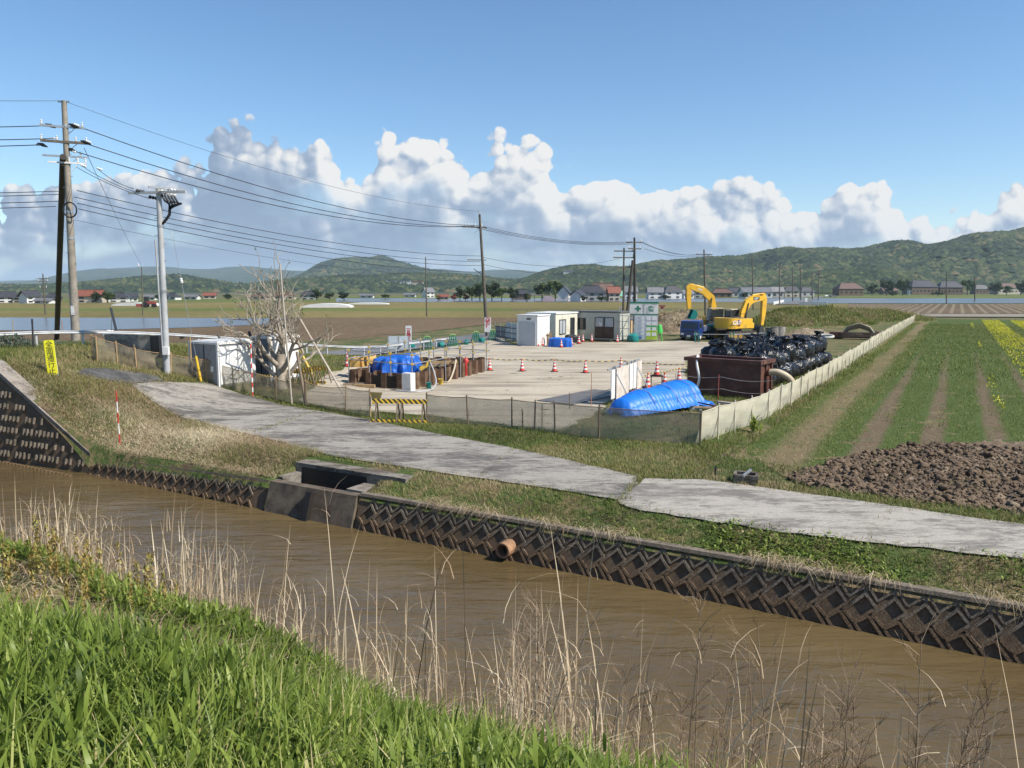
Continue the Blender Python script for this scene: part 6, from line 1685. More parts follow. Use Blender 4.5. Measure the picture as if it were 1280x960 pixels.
# stems with leaves all the way up
NL = 9; n = len(u)
sh_ = RNG.uniform(.16, .42, n) * (1 - .4 * sstep(2.6, 4.0, v)) * (.75 + .5 * (fbm(u, v, .8, 6) * .5 + .5))
rep = np.repeat(np.arange(n), NL); f = np.tile(np.linspace(.15, 1, NL), n) + RNG.uniform(-.06, .06, n * NL)
lean = RNG.uniform(-.14, .14, (n, 2))
LB_ = B[rep].copy(); LB_[:, 2] += sh_[rep] * f; LB_[:, :2] += lean[rep] * f[:, None] * sh_[rep][:, None] * 2
azl = RNG.uniform(0, 2 * PI, n)[rep] + np.tile(np.arange(NL) * 2.4, n) + RNG.uniform(-.3, .3, n * NL)
Hl = RNG.uniform(.10, .24, n * NL) * (1.1 - .25 * f); Wl = Hl * RNG.uniform(.08, .14, n * NL)
bend = RNG.uniform(.35, 1.25, n * NL) * (1.15 - .6 * f)
tint = np.clip(.35 + .2 * fbm(u, v, .7, 9)[rep] + .22 * (f - .4) + RNG.normal(0, .13, n * NL), 0, 1)
near_leaves = stuff(blades('bank_plants', LB_, Hl, Wl, azl, bend, tint, green_leaf, 4, droop=.1), 'lush green leafy plants covering the near bank')
# long grass blades among them
u, v, B = scatter_uv(105000, -14, 6.5, .6, 5.5, near_green); n = len(u)
stuff(blades('bank_grass', B, RNG.uniform(.22, .62, n) * (1 - .35 * sstep(2.8, 4.0, v)), RNG.uniform(.004, .013, n), RNG.uniform(0, 6.28, n), RNG.uniform(.05, .9, n), np.clip(.56 + .2 * fbm(u, v, .6, 3) + RNG.normal(0, .2, n), 0, 1), green_leaf, 4), 'long green grass blades on the near bank')
# straw litter and dead patch
def litter(u, v): return ~near_green(u, v) | (RNG.uniform(0, 1, len(u)) < .06)
u, v, B = scatter_uv(60000, -16, 7, .6, 7.3, litter); n = len(u); B[:, 2] += .01
stuff(blades('straw_litter', B, RNG.uniform(.1, .4, n), RNG.uniform(.005, .013, n), RNG.uniform(0, 6.28, n), RNG.uniform(.9, 2.4, n), np.clip(RNG.normal(.45, .25, n), 0, 1), dry_leaf, 3, droop=.2), 'dead straw lying on the near bank')
# seedy dock stalks, ochre
u, v, B = scatter_uv(120, -10.5, -4.6, 3.6, 5.0, lambda u, v: fbm(u, v, 1.0, 7) > .1); n = len(u)
rep = np.repeat(np.arange(n), 46); f = RNG.uniform(.25, 1, len(rep)); H_ = RNG.uniform(.35, .75, n)
SB = B[rep].copy(); SB[:, 2] += H_[rep] * f; SB[:, :2] += RNG.normal(0, .012, (len(rep), 2))
stuff(blades('dock_stalks', SB, RNG.uniform(.03, .07, len(rep)), RNG.uniform(.012, .025, len(rep)), RNG.uniform(0, 6.28, len(rep)), RNG.uniform(.3, 1.1, len(rep)), RNG.uniform(0, 1, len(rep)), leafmat('dock_seed', [(0, (.20, .13, .04)), (.6, (.34, .25, .07)), (1, (.30, .32, .08))]), 2), 'ochre dock stalks with seed on the dead patch')
# --- dry reeds along the water edge
def reeds(name, n, dens, h0, h1, seed, u0, u1, v0=4.6, v1=7.6, lab=''):
    rg = np.random.default_rng(seed)
    u, v, B = scatter_uv(n, u0, u1, v0, v1, lambda u, v: rg.uniform(0, 1, len(u)) < dens(u, v), rg); n = len(u)
    B[:, 2] = np.maximum(B[:, 2], WATER - .1)
    H = rg.uniform(h0, h1, n) * rg.choice([1, .85, .7, .5], n) * (1 - .25 * sstep(0, 5, u))
    ba = rg.normal(.3, 1.1, n)
    a = blades(name, B, H, rg.uniform(.008, .015, n), ba, np.abs(rg.normal(.16, .16, n)), np.clip(rg.normal(.55, .25, n), 0, 1), reed_leaf, 4)
    a2 = stuff(a, lab)
    # drooping side leaves and feathery heads
    k = rg.integers(0, n, n * 2); f = rg.uniform(.25, .9, n * 2); LB2 = B[k].copy(); LB2[:, 2] += H[k] * f * .97
    dd = np.stack([np.cos(ba[k]), np.sin(ba[k])], 1); LB2[:, :2] += dd * (H[k] * .14 * f ** 1.7)[:, None]
    stuff(blades('reed_leaves', LB2, rg.uniform(.12, .4, n * 2), rg.uniform(.004, .010, n * 2), rg.uniform(0, 6.28, n * 2), rg.uniform(.4, 1.6, n * 2), np.clip(rg.normal(.5, .25, n * 2), 0, 1), reed_leaf, 3, droop=.1), 'dry side leaves of the ' + lab)
def dens_main(u, v):
    x, y = C30 * u + S30 * v, -S30 * u + C30 * v; px = 640 + 960 * x / np.maximum(y, 1)
    c = .95 * np.exp(-((px - 680) / 85) ** 2) + .35 * np.exp(-((px - 860) / 120) ** 2) + .30 * (px > 900) * (.6 + .4 * np.sin(px / 37)) + .22 * np.exp(-((px - 480) / 90) ** 2)
    return np.clip(c, 0, 1) * (.35 + .65 * (fbm(u, v, 1.4, 3) > -.2))
reeds('dry_reeds', 3600, dens_main, 1.2, 2.3, 5, -7, 7.0, 4.7, 7.5, 'tall dry reeds on the near waterline')
def dens_left(u, v):
    x, y = C30 * u + S30 * v, -S30 * u + C30 * v; px = 640 + 960 * x / np.maximum(y, 1)
    c = .95 * np.exp(-((px - 70) / 60) ** 2) + .75 * np.exp(-((px - 215) / 45) ** 2) + .3 * np.exp(-((px - 310) / 60) ** 2)
    return np.clip(c, 0, 1)
reeds('dry_reeds', 5200, dens_left, .7, 1.55, 8, -17, -4.5, 5.0, 7.3, 'reddish dry reeds at the left waterline')
def dens_low(u, v): return .55 + 0 * u
reeds('dry_reeds', 900, dens_low, .3, .9, 9, -16, 7, 5.2, 7.4, 'low dead stems along the near waterline')
# branched dead weeds on the right
m = MB(); rw = random.Random(3)
for i in range(34):
    px = rw.choice([650, 700, 830, 880, 960, 1000, 1060, 1090, 1180, 1240]) + rw.uniform(-25, 25); v = rw.uniform(5.0, 6.6)
    d = (px - 640) / 960; y = v / (C30 + S30 * d); x = d * y; z = hz(x, y); H = rw.uniform(.9, 1.9)
    lean = Vector((rw.uniform(-.18, .22), rw.uniform(-.15, .15), 1)); P0 = Vector((x, y, z)); m.tube([P0, P0 + lean * H * .5, P0 + lean * H], [.005, .004, .002], 4, False)
    for b in range(16):
        f = rw.uniform(.45, 1); q = P0 + lean * H * f; e = q + Vector((rw.uniform(-.16, .16), rw.uniform(-.12, .12), rw.uniform(.06, .22)))
        m.tube([q, q.lerp(e, .5) + Vector((0, 0, .02)), e], [.0025, .002, .0012], 3, False)
        for _ in range(3): m.tube([q.lerp(e, .6), e + Vector((rw.uniform(-.06, .06), rw.uniform(-.05, .05), rw.uniform(0, .06)))], [.0016, .001], 3, False)
stuff(m.build('dead_weeds', M('dead_stem', (.30, .21, .14), (.2, .14, .09), 5, .8), fix=False), 'branched dead weed stems standing in front of the water')

# --- far bank: straw slope, verge, yard edge
def inpoly_mask(pts):
    P = np.array(pts)
    def f(x, y):
        c = np.zeros(len(x), bool); j = len(P) - 1
        for i in range(len(P)):
            k = ((P[i, 1] > y) != (P[j, 1] > y)) & (x < (P[j, 0] - P[i, 0]) * (y - P[i, 1]) / (P[j, 1] - P[i, 1] + 1e-12) + P[i, 0]); c ^= k; j = i
        return c
    return f
ina = inpoly_mask(ragged([(88, 466), (110, 461), (140, 462), (196, 470), (205, 477), (165, 480), (120, 474)], 1, 0, 6))
in1, in2, iny = inpoly_mask(p1), inpoly_mask(p2o), inpoly_mask(yard_pts)
def open_ground(u, v):
    x, y = C30 * u + S30 * v, -S30 * u + C30 * v
    x = x + RNG.normal(0, .13, len(x)); y = y + RNG.normal(0, .13, len(x))
    inlet = ((u > -15.35) & (u < -12.25) & (v < 15.3)) | ((u > -12.3) & (u < -11.5) & (v > 14.68) & (v < 15.35))
    return ~(in1(x, y) | ina(x, y) | in2(x, y) | iny(x, y) | inlet)
def grass_patch(name, n, u0, u1, v0, v1, keep, h0, h1, w, tintf, lab, mat=short_leaf, bend=(.2, 1.2), segs=3):
    u, v, B = scatter_uv(n, u0, u1, v0, v1, lambda u, v: open_ground(u, v) & keep(u, v)); n = len(u)
    t_ = np.clip(tintf(u, v) + RNG.normal(0, .16, n), 0, 1)
    return stuff(blades(name, B, RNG.uniform(h0, h1, n), RNG.uniform(w * .6, w * 1.4, n), RNG.uniform(0, 6.28, n), RNG.uniform(*bend, n), t_, mat, segs), lab)
# verge between path and wall
grass_patch('verge_grass', 100000, -16, 14, 14.0, 18.6, lambda u, v: fbm(u, v, .8, 2) > -1.2, .05, .16, .012, lambda u, v: .64 + .42 * fbm(u, v, .55, 4) - .25 * (u > -4) * (v < 15.2), 'short grass on the verge between path and canal wall')
# leafy creeping weeds on the right of the verge
u, v, B = scatter_uv(16000, -6.5, 9, 14.0, 15.6, lambda u, v: open_ground(u, v) & (fbm(u, v, .9, 6) + RNG.normal(0, .35, len(u)) > .1)); n = len(u); B[:, 2] += RNG.uniform(.01, .10, n)
stuff(blades('verge_weeds', B, RNG.uniform(.04, .09, n), RNG.uniform(.02, .04, n), RNG.uniform(0, 6.28, n), RNG.uniform(.6, 1.8, n), np.clip(RNG.normal(.5, .2, n), 0, 1), green_leaf, 4), 'leafy green weeds along the canal wall')
# straw hanging over the wall
u, v, B = scatter_uv(5000, -23, 9, 13.85, 14.2, lambda u, v: (open_ground(u, v)) & (fbm(u, v, 1.3, 1) + RNG.normal(0, .25, len(u)) > .0)); n = len(u); B[:, 2] += .1
stuff(blades('straw_fringe', B, RNG.uniform(.12, .4, n), RNG.uniform(.006, .014, n), RNG.normal(-2.1, .7, n), RNG.uniform(.9, 1.9, n), RNG.uniform(.2, .9, n), dry_leaf, 3, droop=.75), 'dry straw hanging over the canal wall')
# straw bank to the left
grass_patch('bank_straw', 60000, -29, -15.2, 14.0, 19.5, lambda u, v: fbm(u, v, .6, 1) > -1.1, .06, .26, .011, lambda u, v: .55 + .38 * fbm(u, v, .5, 2), 'flattened dead straw on the bank beside the path', dry_leaf, (.8, 2.2))
grass_patch('bank_tufts', 50000, -29, -15.2, 14.0, 21.0, lambda u, v: fbm(u, v, .75, 5) + RNG.normal(0, .3, len(u)) > .28, .08, .24, .012, lambda u, v: .48 + .2 * fbm(u, v, .9, 3), 'green tufts on the straw bank')
grass_patch('mound_grass', 70000, -36, -26, 14.5, 30, lambda u, v: fbm(u, v, .6, 9) > -1.0, .05, .3, .014, lambda u, v: .62 + .35 * fbm(u, v, .4, 5), 'patchy grass on the mound by the poles')
# strip between path and net fence, and around the site
grass_patch('fence_grass', 90000, -27, -5.5, 17.2, 23.4, lambda u, v: fbm(u, v, .6, 3) > -.9, .04, .15, .013, lambda u, v: .50 + .42 * fbm(u, v, .5, 7), 'patchy grass strip along the net fence')
grass_patch('fence_weeds', 16000, -7.2, -3.5, 20.3, 60, lambda u, v: (np.abs(u + 6.0 - .012 * (v - 20)) < .9) & (fbm(u, v, .5, 2) > -.4), .1, .4, .018, lambda u, v: .35 + .2 * fbm(u, v, .6, 4), 'green weeds growing along the cream net fence')
grass_patch('yard_weeds', 40000, -16, -6.8, 23, 50, lambda u, v: fbm(u, v, .5, 6) > -.8, .05, .22, .018, lambda u, v: .5 + .35 * fbm(u, v, .4, 8), 'rough grass around the tank and the black bags')
grass_patch('roadside_grass', 40000, -34, -22, 20, 50, lambda u, v: fbm(u, v, .5, 2) > -.8, .06, .24, .022, lambda u, v: .45 + .3 * fbm(u, v, .35, 3), 'grass behind the white containers')
# grey green shrub at the far left edge
p = hit(10, 436); t = thing('shrub', 'grey green shrub at the left edge of the picture on the mound', 'shrub', p)
n = 1400; d = RNG.normal(0, 1, (n, 3)); d /= np.linalg.norm(d, axis=1)[:, None]; P = d * RNG.uniform(.3, 1, n)[:, None] ** .5 * np.array([1.1, .8, .62]); P[:, 2] = np.abs(P[:, 2])
lf = blades('foliage', P, RNG.uniform(.07, .14, n), RNG.uniform(.03, .05, n), RNG.uniform(0, 6.28, n), RNG.uniform(.3, 1.4, n), RNG.uniform(0, 1, n), leafmat('grey_leaf', [(0, (.05, .07, .05)), (1, (.16, .2, .14))]), 2); lf.parent = t
m = MB(); [m.tube([(0, 0, -.1), (.3 * math.cos(a), .3 * math.sin(a), .3), (.6 * math.cos(a), .5 * math.sin(a), .55)], [.03, .02, .008], 5) for a in (0, 1.3, 2.6, 3.9, 5.2)]; m.build('stem', old_wood, t)
J = []
for (a, b, n_) in (((318, 541), (398, 514), 240), ((772, 636), (800, 598), 260), ((1080, 676), (1120, 634), 40), ((600, 598), (640, 562), 60)):
    q, r_ = hit(*a), hit(*b)
    for k in range(n_): w_ = q.lerp(r_, random.random()) + Vector((random.gauss(0, .06), random.gauss(0, .06), 0)); J.append((w_.x, w_.y, hz(w_.x, w_.y) + .035))
J = np.array(J); n = len(J)
stuff(blades('joint_weeds', J, RNG.uniform(.04, .13, n), RNG.uniform(.008, .016, n), RNG.uniform(0, 6.28, n), RNG.uniform(.4, 1.4, n), RNG.uniform(.2, 1, n), short_leaf, 3), 'weeds growing in the joints of the concrete path')
# ================================================================== CROP FIELD
def crop_mat():
    m, nt, b = _nt('crop_soil')
    pos = position(nt); q = mapping(nt, pos, (1, 1, 1), (0, 0, R(30)))
    sp = nd(nt, 'ShaderNodeSeparateXYZ'); nt.links.new(q, sp.inputs[0])
    f1 = noise_tex(nt, 3, 6, .7, pos); f2 = noise_tex(nt, .35, 4, .6, mapping(nt, q, (1, .2, 1))); f3 = noise_tex(nt, 9, 4, .6, pos)
    soil = ramp(nt, f1, [(.3, (.085, .062, .038)), (.7, (.165, .125, .08))])
    straw = ramp(nt, f3, [(.58, (0, 0, 0)), (.68, (1, 1, 1))])
    c = mixc(nt, mth(nt, 'MULTIPLY', straw, .5), soil, (.30, .25, .165))
    gm = ramp(nt, f3, [(.3, (.045, .066, .018)), (.7, (.088, .122, .034))])
    wob = mth(nt, 'MULTIPLY_ADD', mth(nt, 'SUBTRACT', f2, .5), .7, sp.outputs[0])
    w = mth(nt, 'SINE', mth(nt, 'MULTIPLY', wob, 2 * PI / 1.7))
    far = nd(nt, 'ShaderNodeMapRange'); nt.links.new(sp.outputs[1], far.inputs[0]); far.inputs[1].default_value = 20; far.inputs[2].default_value = 70; far.inputs[3].default_value = .35; far.inputs[4].default_value = 1.35
    g = mth(nt, 'ADD', mth(nt, 'ADD', w, far.outputs[0]), mth(nt, 'MULTIPLY', mth(nt, 'SUBTRACT', f1, .5), 2.2))
    mk = ramp(nt, mth(nt, 'MULTIPLY_ADD', g, .25, .5), [(.45, (0, 0, 0)), (.6, (1, 1, 1))])
    c = mixc(nt, mk, c, gm)
    # bare trodden band next to the fence
    bd = mth(nt, 'ABSOLUTE', mth(nt, 'ADD', wob, 3.9)); bm_ = nd(nt, 'ShaderNodeMapRange'); nt.links.new(bd, bm_.inputs[0]); bm_.inputs[1].default_value = .3; bm_.inputs[2].default_value = .75; bm_.inputs[3].default_value = 1; bm_.inputs[4].default_value = 0
    c = mixc(nt, mth(nt, 'MULTIPLY', bm_.outputs[0], .85), c, mixc(nt, f1, (.13, .10, .058), (.21, .165, .095)))
    nt.links.new(c, b.inputs['Base Color']); b.inputs['Roughness'].default_value = .95; b.inputs['Specular IOR Level'].default_value = .1
    bump(nt, b, f1, .8, .1)
    return m
cpts = []
zone('field', [uv(-5.0, 22), uv(-5.4, 30), uv(-5.2, 60), uv(-5.0, 139), uv(60, 139), uv(90, 120), uv(70, 18.2), uv(6, 18.6), uv(-1, 18.6), uv(-3.5, 19.5)], crop_mat(), .012, px=False, z0=0)
# crop leaves in rows
def rowmask(u, v):
    w = np.sin((u + .25 * fbm(u, v, .25, 3)) * 2 * PI / 1.7) + np.interp(v, [20, 70], [.25, 1.4]) + .6 * fbm(u, v, .7, 1) + RNG.normal(0, .35, len(u))
    return (w > .15) & ~(np.abs(u + 3.9 + .4 * fbm(u, v, .2, 2)) < .55)
def crop(name, n, v0, v1, h0, h1, w, lab):
    u, v, B = scatter_uv(n, -5.2, 30, v0, v1, lambda u, v: rowmask(u, v) & (u < -2 + (v - 15) * .95)); n = len(u); B[:, 2] = 0.01
    return stuff(blades(name, B, RNG.uniform(h0, h1, n), RNG.uniform(w * .6, w * 1.3, n), RNG.uniform(0, 6.28, n), RNG.uniform(.2, 1.0, n), np.clip(.50 + .13 * fbm(u, v, .4, 5) + RNG.normal(0, .15, n), 0, 1), short_leaf, 3), lab)
crop('crop_rows', 100000, 20.0, 45, .05, .16, .014, 'young green crop in rows, near part of the field')
crop('crop_rows', 90000, 45, 120, .08, .2, .04, 'young green crop in rows, far part of the field')
u, v, B = scatter_uv(22000, -5.2, -2.6, 20, 90, lambda u, v: RNG.uniform(0, 1, len(u)) < .75); n = len(u); B[:, 2] = .01
stuff(blades('track_straw', B, RNG.uniform(.04, .14, n), RNG.uniform(.01, .02, n), RNG.uniform(0, 6.28, n), RNG.uniform(.5, 2.0, n), np.clip(.62 + .25 * fbm(u, v, .6, 3) + RNG.normal(0, .2, n), 0, 1), short_leaf, 2), 'straw and short grass on the bare strip beside the cream fence')
# yellow flowers to the far right
u, v, B = scatter_uv(110000, 0, 24, 26, 132, lambda u, v: (np.abs(((u + 1.0) % 3.5) - 1.75) < 1.1) & (fbm(u, v, .12, 4) * .4 + .5 * fbm(u, v, .5, 2) + RNG.normal(0, .4, len(u)) > .30 - .009 * (v - 30) - .05 * (u - 3)) & (u > 1.9 + .7 * fbm(u, v, .1, 1))); n = len(u); B[:, 2] = RNG.uniform(.08, .28, n)
stuff(blades('yellow_flowers', B, RNG.uniform(.05, .1, n), RNG.uniform(.05, .09, n), RNG.uniform(0, 6.28, n), RNG.uniform(.2, 1.2, n), RNG.uniform(0, 1, n), leafmat('petal', [(0, (.52, .46, .03)), (1, (.72, .66, .05))], .6, .3), 2), 'rape flowers blooming yellow in the far right rows')
# ---- rough turned soil in the near right corner
cl_m = M('turned_clods', (.15, .105, .068), (.075, .052, .034), 4, .95, bmp=1.0, bscale=30, world=True, dirt=(.26, .2, .14))
rc = np.random.default_rng(14)
def ico_np(seed, sub=1, amp=.3):
    bm = bmesh.new(); bmesh.ops.create_icosphere(bm, subdivisions=sub, radius=1)
    for q in bm.verts: q.co *= 1 + amp * mnoise.noise(q.co * 1.5 + Vector((seed * 4.3, 0, 0))) + amp * .6 * mnoise.noise(q.co * 3.2 + Vector((0, seed * 2.1, 0)))
    V = np.array([q.co[:] for q in bm.verts]); bm.verts.index_update(); Fc = np.array([[q.index for q in f.verts] for f in bm.faces]); bm.free(); return V, Fc
def blobs(name, P, S, mat, amp=.35, sub=1, flat=.7, tint=None, smooth=False, dome=False):
    protos_ = [ico_np(s, sub, amp) for s in range(5)]
    Vs, Fs, Ts = [], [], []; o = 0
    pick = RNG.integers(0, 5, len(P)); ang_ = RNG.uniform(0, 6.28, len(P))
    for k in range(5):
        ii = np.where(pick == k)[0]
        if not len(ii): continue
        V, Fc = protos_[k]
        if dome:
            keep = V[:, 2] > -.35; fk = keep[Fc].all(1); re = np.cumsum(keep) - 1; V = V[keep]; Fc = re[Fc[fk]]
        c, s = np.cos(ang_[ii])[:, None], np.sin(ang_[ii])[:, None]
        X = V[None, :, 0] * c - V[None, :, 1] * s; Y = V[None, :, 0] * s + V[None, :, 1] * c; Z = np.broadcast_to(V[None, :, 2], X.shape)
        sc = S[ii][:, None]
        W = np.stack([X * sc, Y * sc, Z * sc * flat], -1) + P[ii][:, None, :]
        Vs.append(W.reshape(-1, 3)); nV = len(V)
        Fs.append((Fc[None] + (np.arange(len(ii)) * nV)[:, None, None]).reshape(-1, 3) + o); o += nV * len(ii)
        if tint is not None: Ts.append(np.repeat(tint[ii], nV))
    return np_mesh(name, np.concatenate(Vs), np.concatenate(Fs), mat, np.concatenate(Ts) if tint is not None else None, smooth)
soil_px = [(985, 600), (1010, 588), (1040, 578), (1090, 566), (1150, 558), (1290, 553), (1420, 552), (1420, 672), (1290, 645), (1200, 634), (1100, 622), (1040, 613), (1000, 606)]
sp_ = ragged(soil_px, 5, .15, 3); zone('ploughed_soil', sp_, cl_m, .02, .5, px=False)
gx0, gx1, gy0, gy1 = min(p[0] for p in sp_), min(19, max(p[0] for p in sp_)), min(p[1] for p in sp_), max(p[1] for p in sp_)
gx = np.arange(gx0, gx1, .065); gy = np.arange(gy0, gy1, .065); XX, YY = np.meshgrid(gx, gy); inside_ = inpoly_mask(sp_)(XX.ravel(), YY.ravel()).reshape(XX.shape)
ZZ_ = np.array([[.16 * abs(mnoise.noise(Vector((a * 2.6, b * 2.6, 0)))) + .11 * abs(mnoise.noise(Vector((a * 6.5, b * 6.5, 3)))) + .06 * mnoise.noise(Vector((a * 14, b * 14, 5))) for a in gx] for b in gy]) - .015
ZZ_ = np.where(inside_, ZZ_ + .02, -.06); id_ = np.arange(XX.size).reshape(XX.shape)
struct(np_mesh('ploughed_soil', np.stack([XX, YY, ZZ_], -1).reshape(-1, 3), np.stack([id_[:-1, :-1], id_[:-1, 1:], id_[1:, 1:], id_[1:, :-1]], -1).reshape(-1, 4), cl_m))
soil_leaf = leafmat('clod_tones', [(0, (.06, .042, .028)), (.5, (.125, .088, .057)), (.85, (.18, .13, .088)), (1, (.27, .22, .15))], .95, 0)
ins = inpoly_mask(sp_)
u = rc.uniform(-8, 16, 90000); v = rc.uniform(16, 26, 90000); x, y = C30 * u + S30 * v, -S30 * u + C30 * v
k = ins(x, y); x, y = x[k][:13000], y[k][:13000]; u, v = u[k][:13000], v[k][:13000]; n = len(x)
S = np.clip(rc.lognormal(-4.0, .62, n), .010, .12); ridge = np.array([.16 * abs(mnoise.noise(Vector((a * 2.6, b * 2.6, 0)))) + .11 * abs(mnoise.noise(Vector((a * 6.5, b * 6.5, 3)))) for a, b in zip(x, y)])
stuff(blobs('soil_clods', np.stack([x, y, ridge + S * .25], 1), S, soil_leaf, 1.0, 2, .7, np.clip(.45 + .2 * fbm(x, y, 1.1, 2) + RNG.normal(0, .15, n), 0, 1)), 'rough turned soil clods in the near corner of the field')
grass_patch('field_edge_grass', 28000, -6, 18, 16.8, 20.8, lambda u, v: ~ins(C30 * u + S30 * v + RNG.normal(0, .3, len(u)), -S30 * u + C30 * v + RNG.normal(0, .25, len(u))) & (fbm(u, v, .6, 5) > -.8), .05, .2, .014, lambda u, v: .4 + .3 * fbm(u, v, .5, 2), 'grass along the field edge beside the path')
# small concrete catch basin and stick by the field corner
p = hit(932, 603); t = thing('catch_basin', 'small square concrete catch basin in the grass near the field corner', 'drain', p, R(-20))
for a, b_, w_ in (((-.25, -.2), (.25, -.2), .07), ((-.25, .2), (.25, .2), .07), ((-.25, -.2), (-.25, .2), .07), ((.25, -.2), (.25, .2), .07)):
    m = MB(); m.bar((a[0], a[1], .1), (b_[0], b_[1], .1), w_, .24); m.build('rim', cm, t)
m = MB(); m.box((0, 0, .02), (.44, .34, .03)); m.build('dark_bottom', M('wet_shade_black', (.02, .016, .012)), t)
m = MB(); m.bar((-.05, -.3, .22), (.1, .25, .26), .05); m.build('loose_bar', galv, t)
m = MB(); m.cyl((0, 0, -.05), (0, 0, .28), .025, n=6); o = m.build('stake', dark_steel); o.location = hit(894, 597); tag(o, 'short dark peg in the grass left of the catch basin', 'stake')
# leafy weed at the cream net
p = hit(943, 540); B = np.tile(np.array(p), (40, 1)); B[:, :2] += RNG.normal(0, .05, (40, 2)); B[:, 2] += RNG.uniform(0, .35, 40)
o = blades('dock_plant', B - np.array(p), RNG.uniform(.2, .4, 40), RNG.uniform(.05, .1, 40), RNG.uniform(0, 6.28, 40), RNG.uniform(.3, 1.1, 40), np.clip(RNG.normal(.6, .2, 40), 0, 1), green_leaf, 4); o.location = p; tag(o, 'broad leaved dock plant at the foot of the cream net', 'plant')

# ================================================================== MOUNDS
def mound(name, c_px, rx, ry, h, rot, mat, seed, kind='structure', steep=1.0):
    c = hit(*c_px); m = MB(); rows = []
    for i in range(46):
        row = []
        for j in range(46):
            a, b = (i / 45 * 2 - 1), (j / 45 * 2 - 1)
            d = math.sqrt(a * a + b * b); z = h * max(0, 1 - d ** 1.8) ** steep
            z *= 1 + .35 * mnoise.noise(Vector((a * 3 + seed, b * 3, 0))); z += .14 * mnoise.noise(Vector((a * 11 + seed, b * 11, 0))) * min(1, z * 2)
            x, y = a * rx, b * ry; cr, sr = math.cos(rot), math.sin(rot)
            row.append((c.x + cr * x - sr * y, c.y + sr * x + cr * y, c.z - .12 + max(0, z)))
        rows.append(row)
    m.sheet(rows); o = m.build(name, mat, smooth=True); o['kind'] = kind; return o, rows, c
gm_ = bpy.data.materials['grassy_earth']
soilm = M('bare_mound_soil', (.25, .195, .13), (.15, .115, .075), .8, .95, bmp=.8, bscale=6, world=True, dirt=(.30, .26, .19))
def dress(rows, n, h0, h1, w, lab, mat=short_leaf, t0=.4, zmin=.1, name='mound_weeds'):
    A = np.array(rows); i = RNG.integers(0, 45, n); j = RNG.integers(0, 45, n); f, g = RNG.uniform(0, 1, n)[:, None], RNG.uniform(0, 1, n)[:, None]
    P = A[i, j] * (1 - f) * (1 - g) + A[i + 1, j] * f * (1 - g) + A[i, j + 1] * (1 - f) * g + A[i + 1, j + 1] * f * g
    k = P[:, 2] > zmin; P = P[k]; n = len(P)
    stuff(blades(name, P, RNG.uniform(h0, h1, n), RNG.uniform(w * .6, w * 1.4, n), RNG.uniform(0, 6.28, n), RNG.uniform(.2, 1.2, n), np.clip(t0 + .25 * fbm(P[:, 0], P[:, 1], .4, 3) + RNG.normal(0, .15, n), 0, 1), mat, 2), lab)
o, rw_, c = mound('mound', (845, 415), 6.0, 3.2, 2.1, .1, soilm, 3); dress(rw_, 5000, .2, .6, .04, 'dry stalks on the bare soil heap behind the truck', dry_leaf, .4)
o, rw_, c = mound('mound', (1012, 407), 10.0, 5.0, 2.3, .25, gm_, 8); dress(rw_, 16000, .2, .7, .06, 'green weeds covering the mound right of the excavators', short_leaf, .58)
o, rw_, c = mound('mound', (1082, 402), 12.0, 4.5, 1.8, .2, gm_, 12); dress(rw_, 14000, .2, .7, .06, 'weeds on the long low mound behind the scrap heap', short_leaf, .62)
o, rw_, c = mound('mound', (1012, 421), 3.2, 2.2, .9, .2, soilm, 17); dress(rw_, 800, .1, .4, .03, 'sparse stalks on the small soil heap by the well rings', dry_leaf, .4)

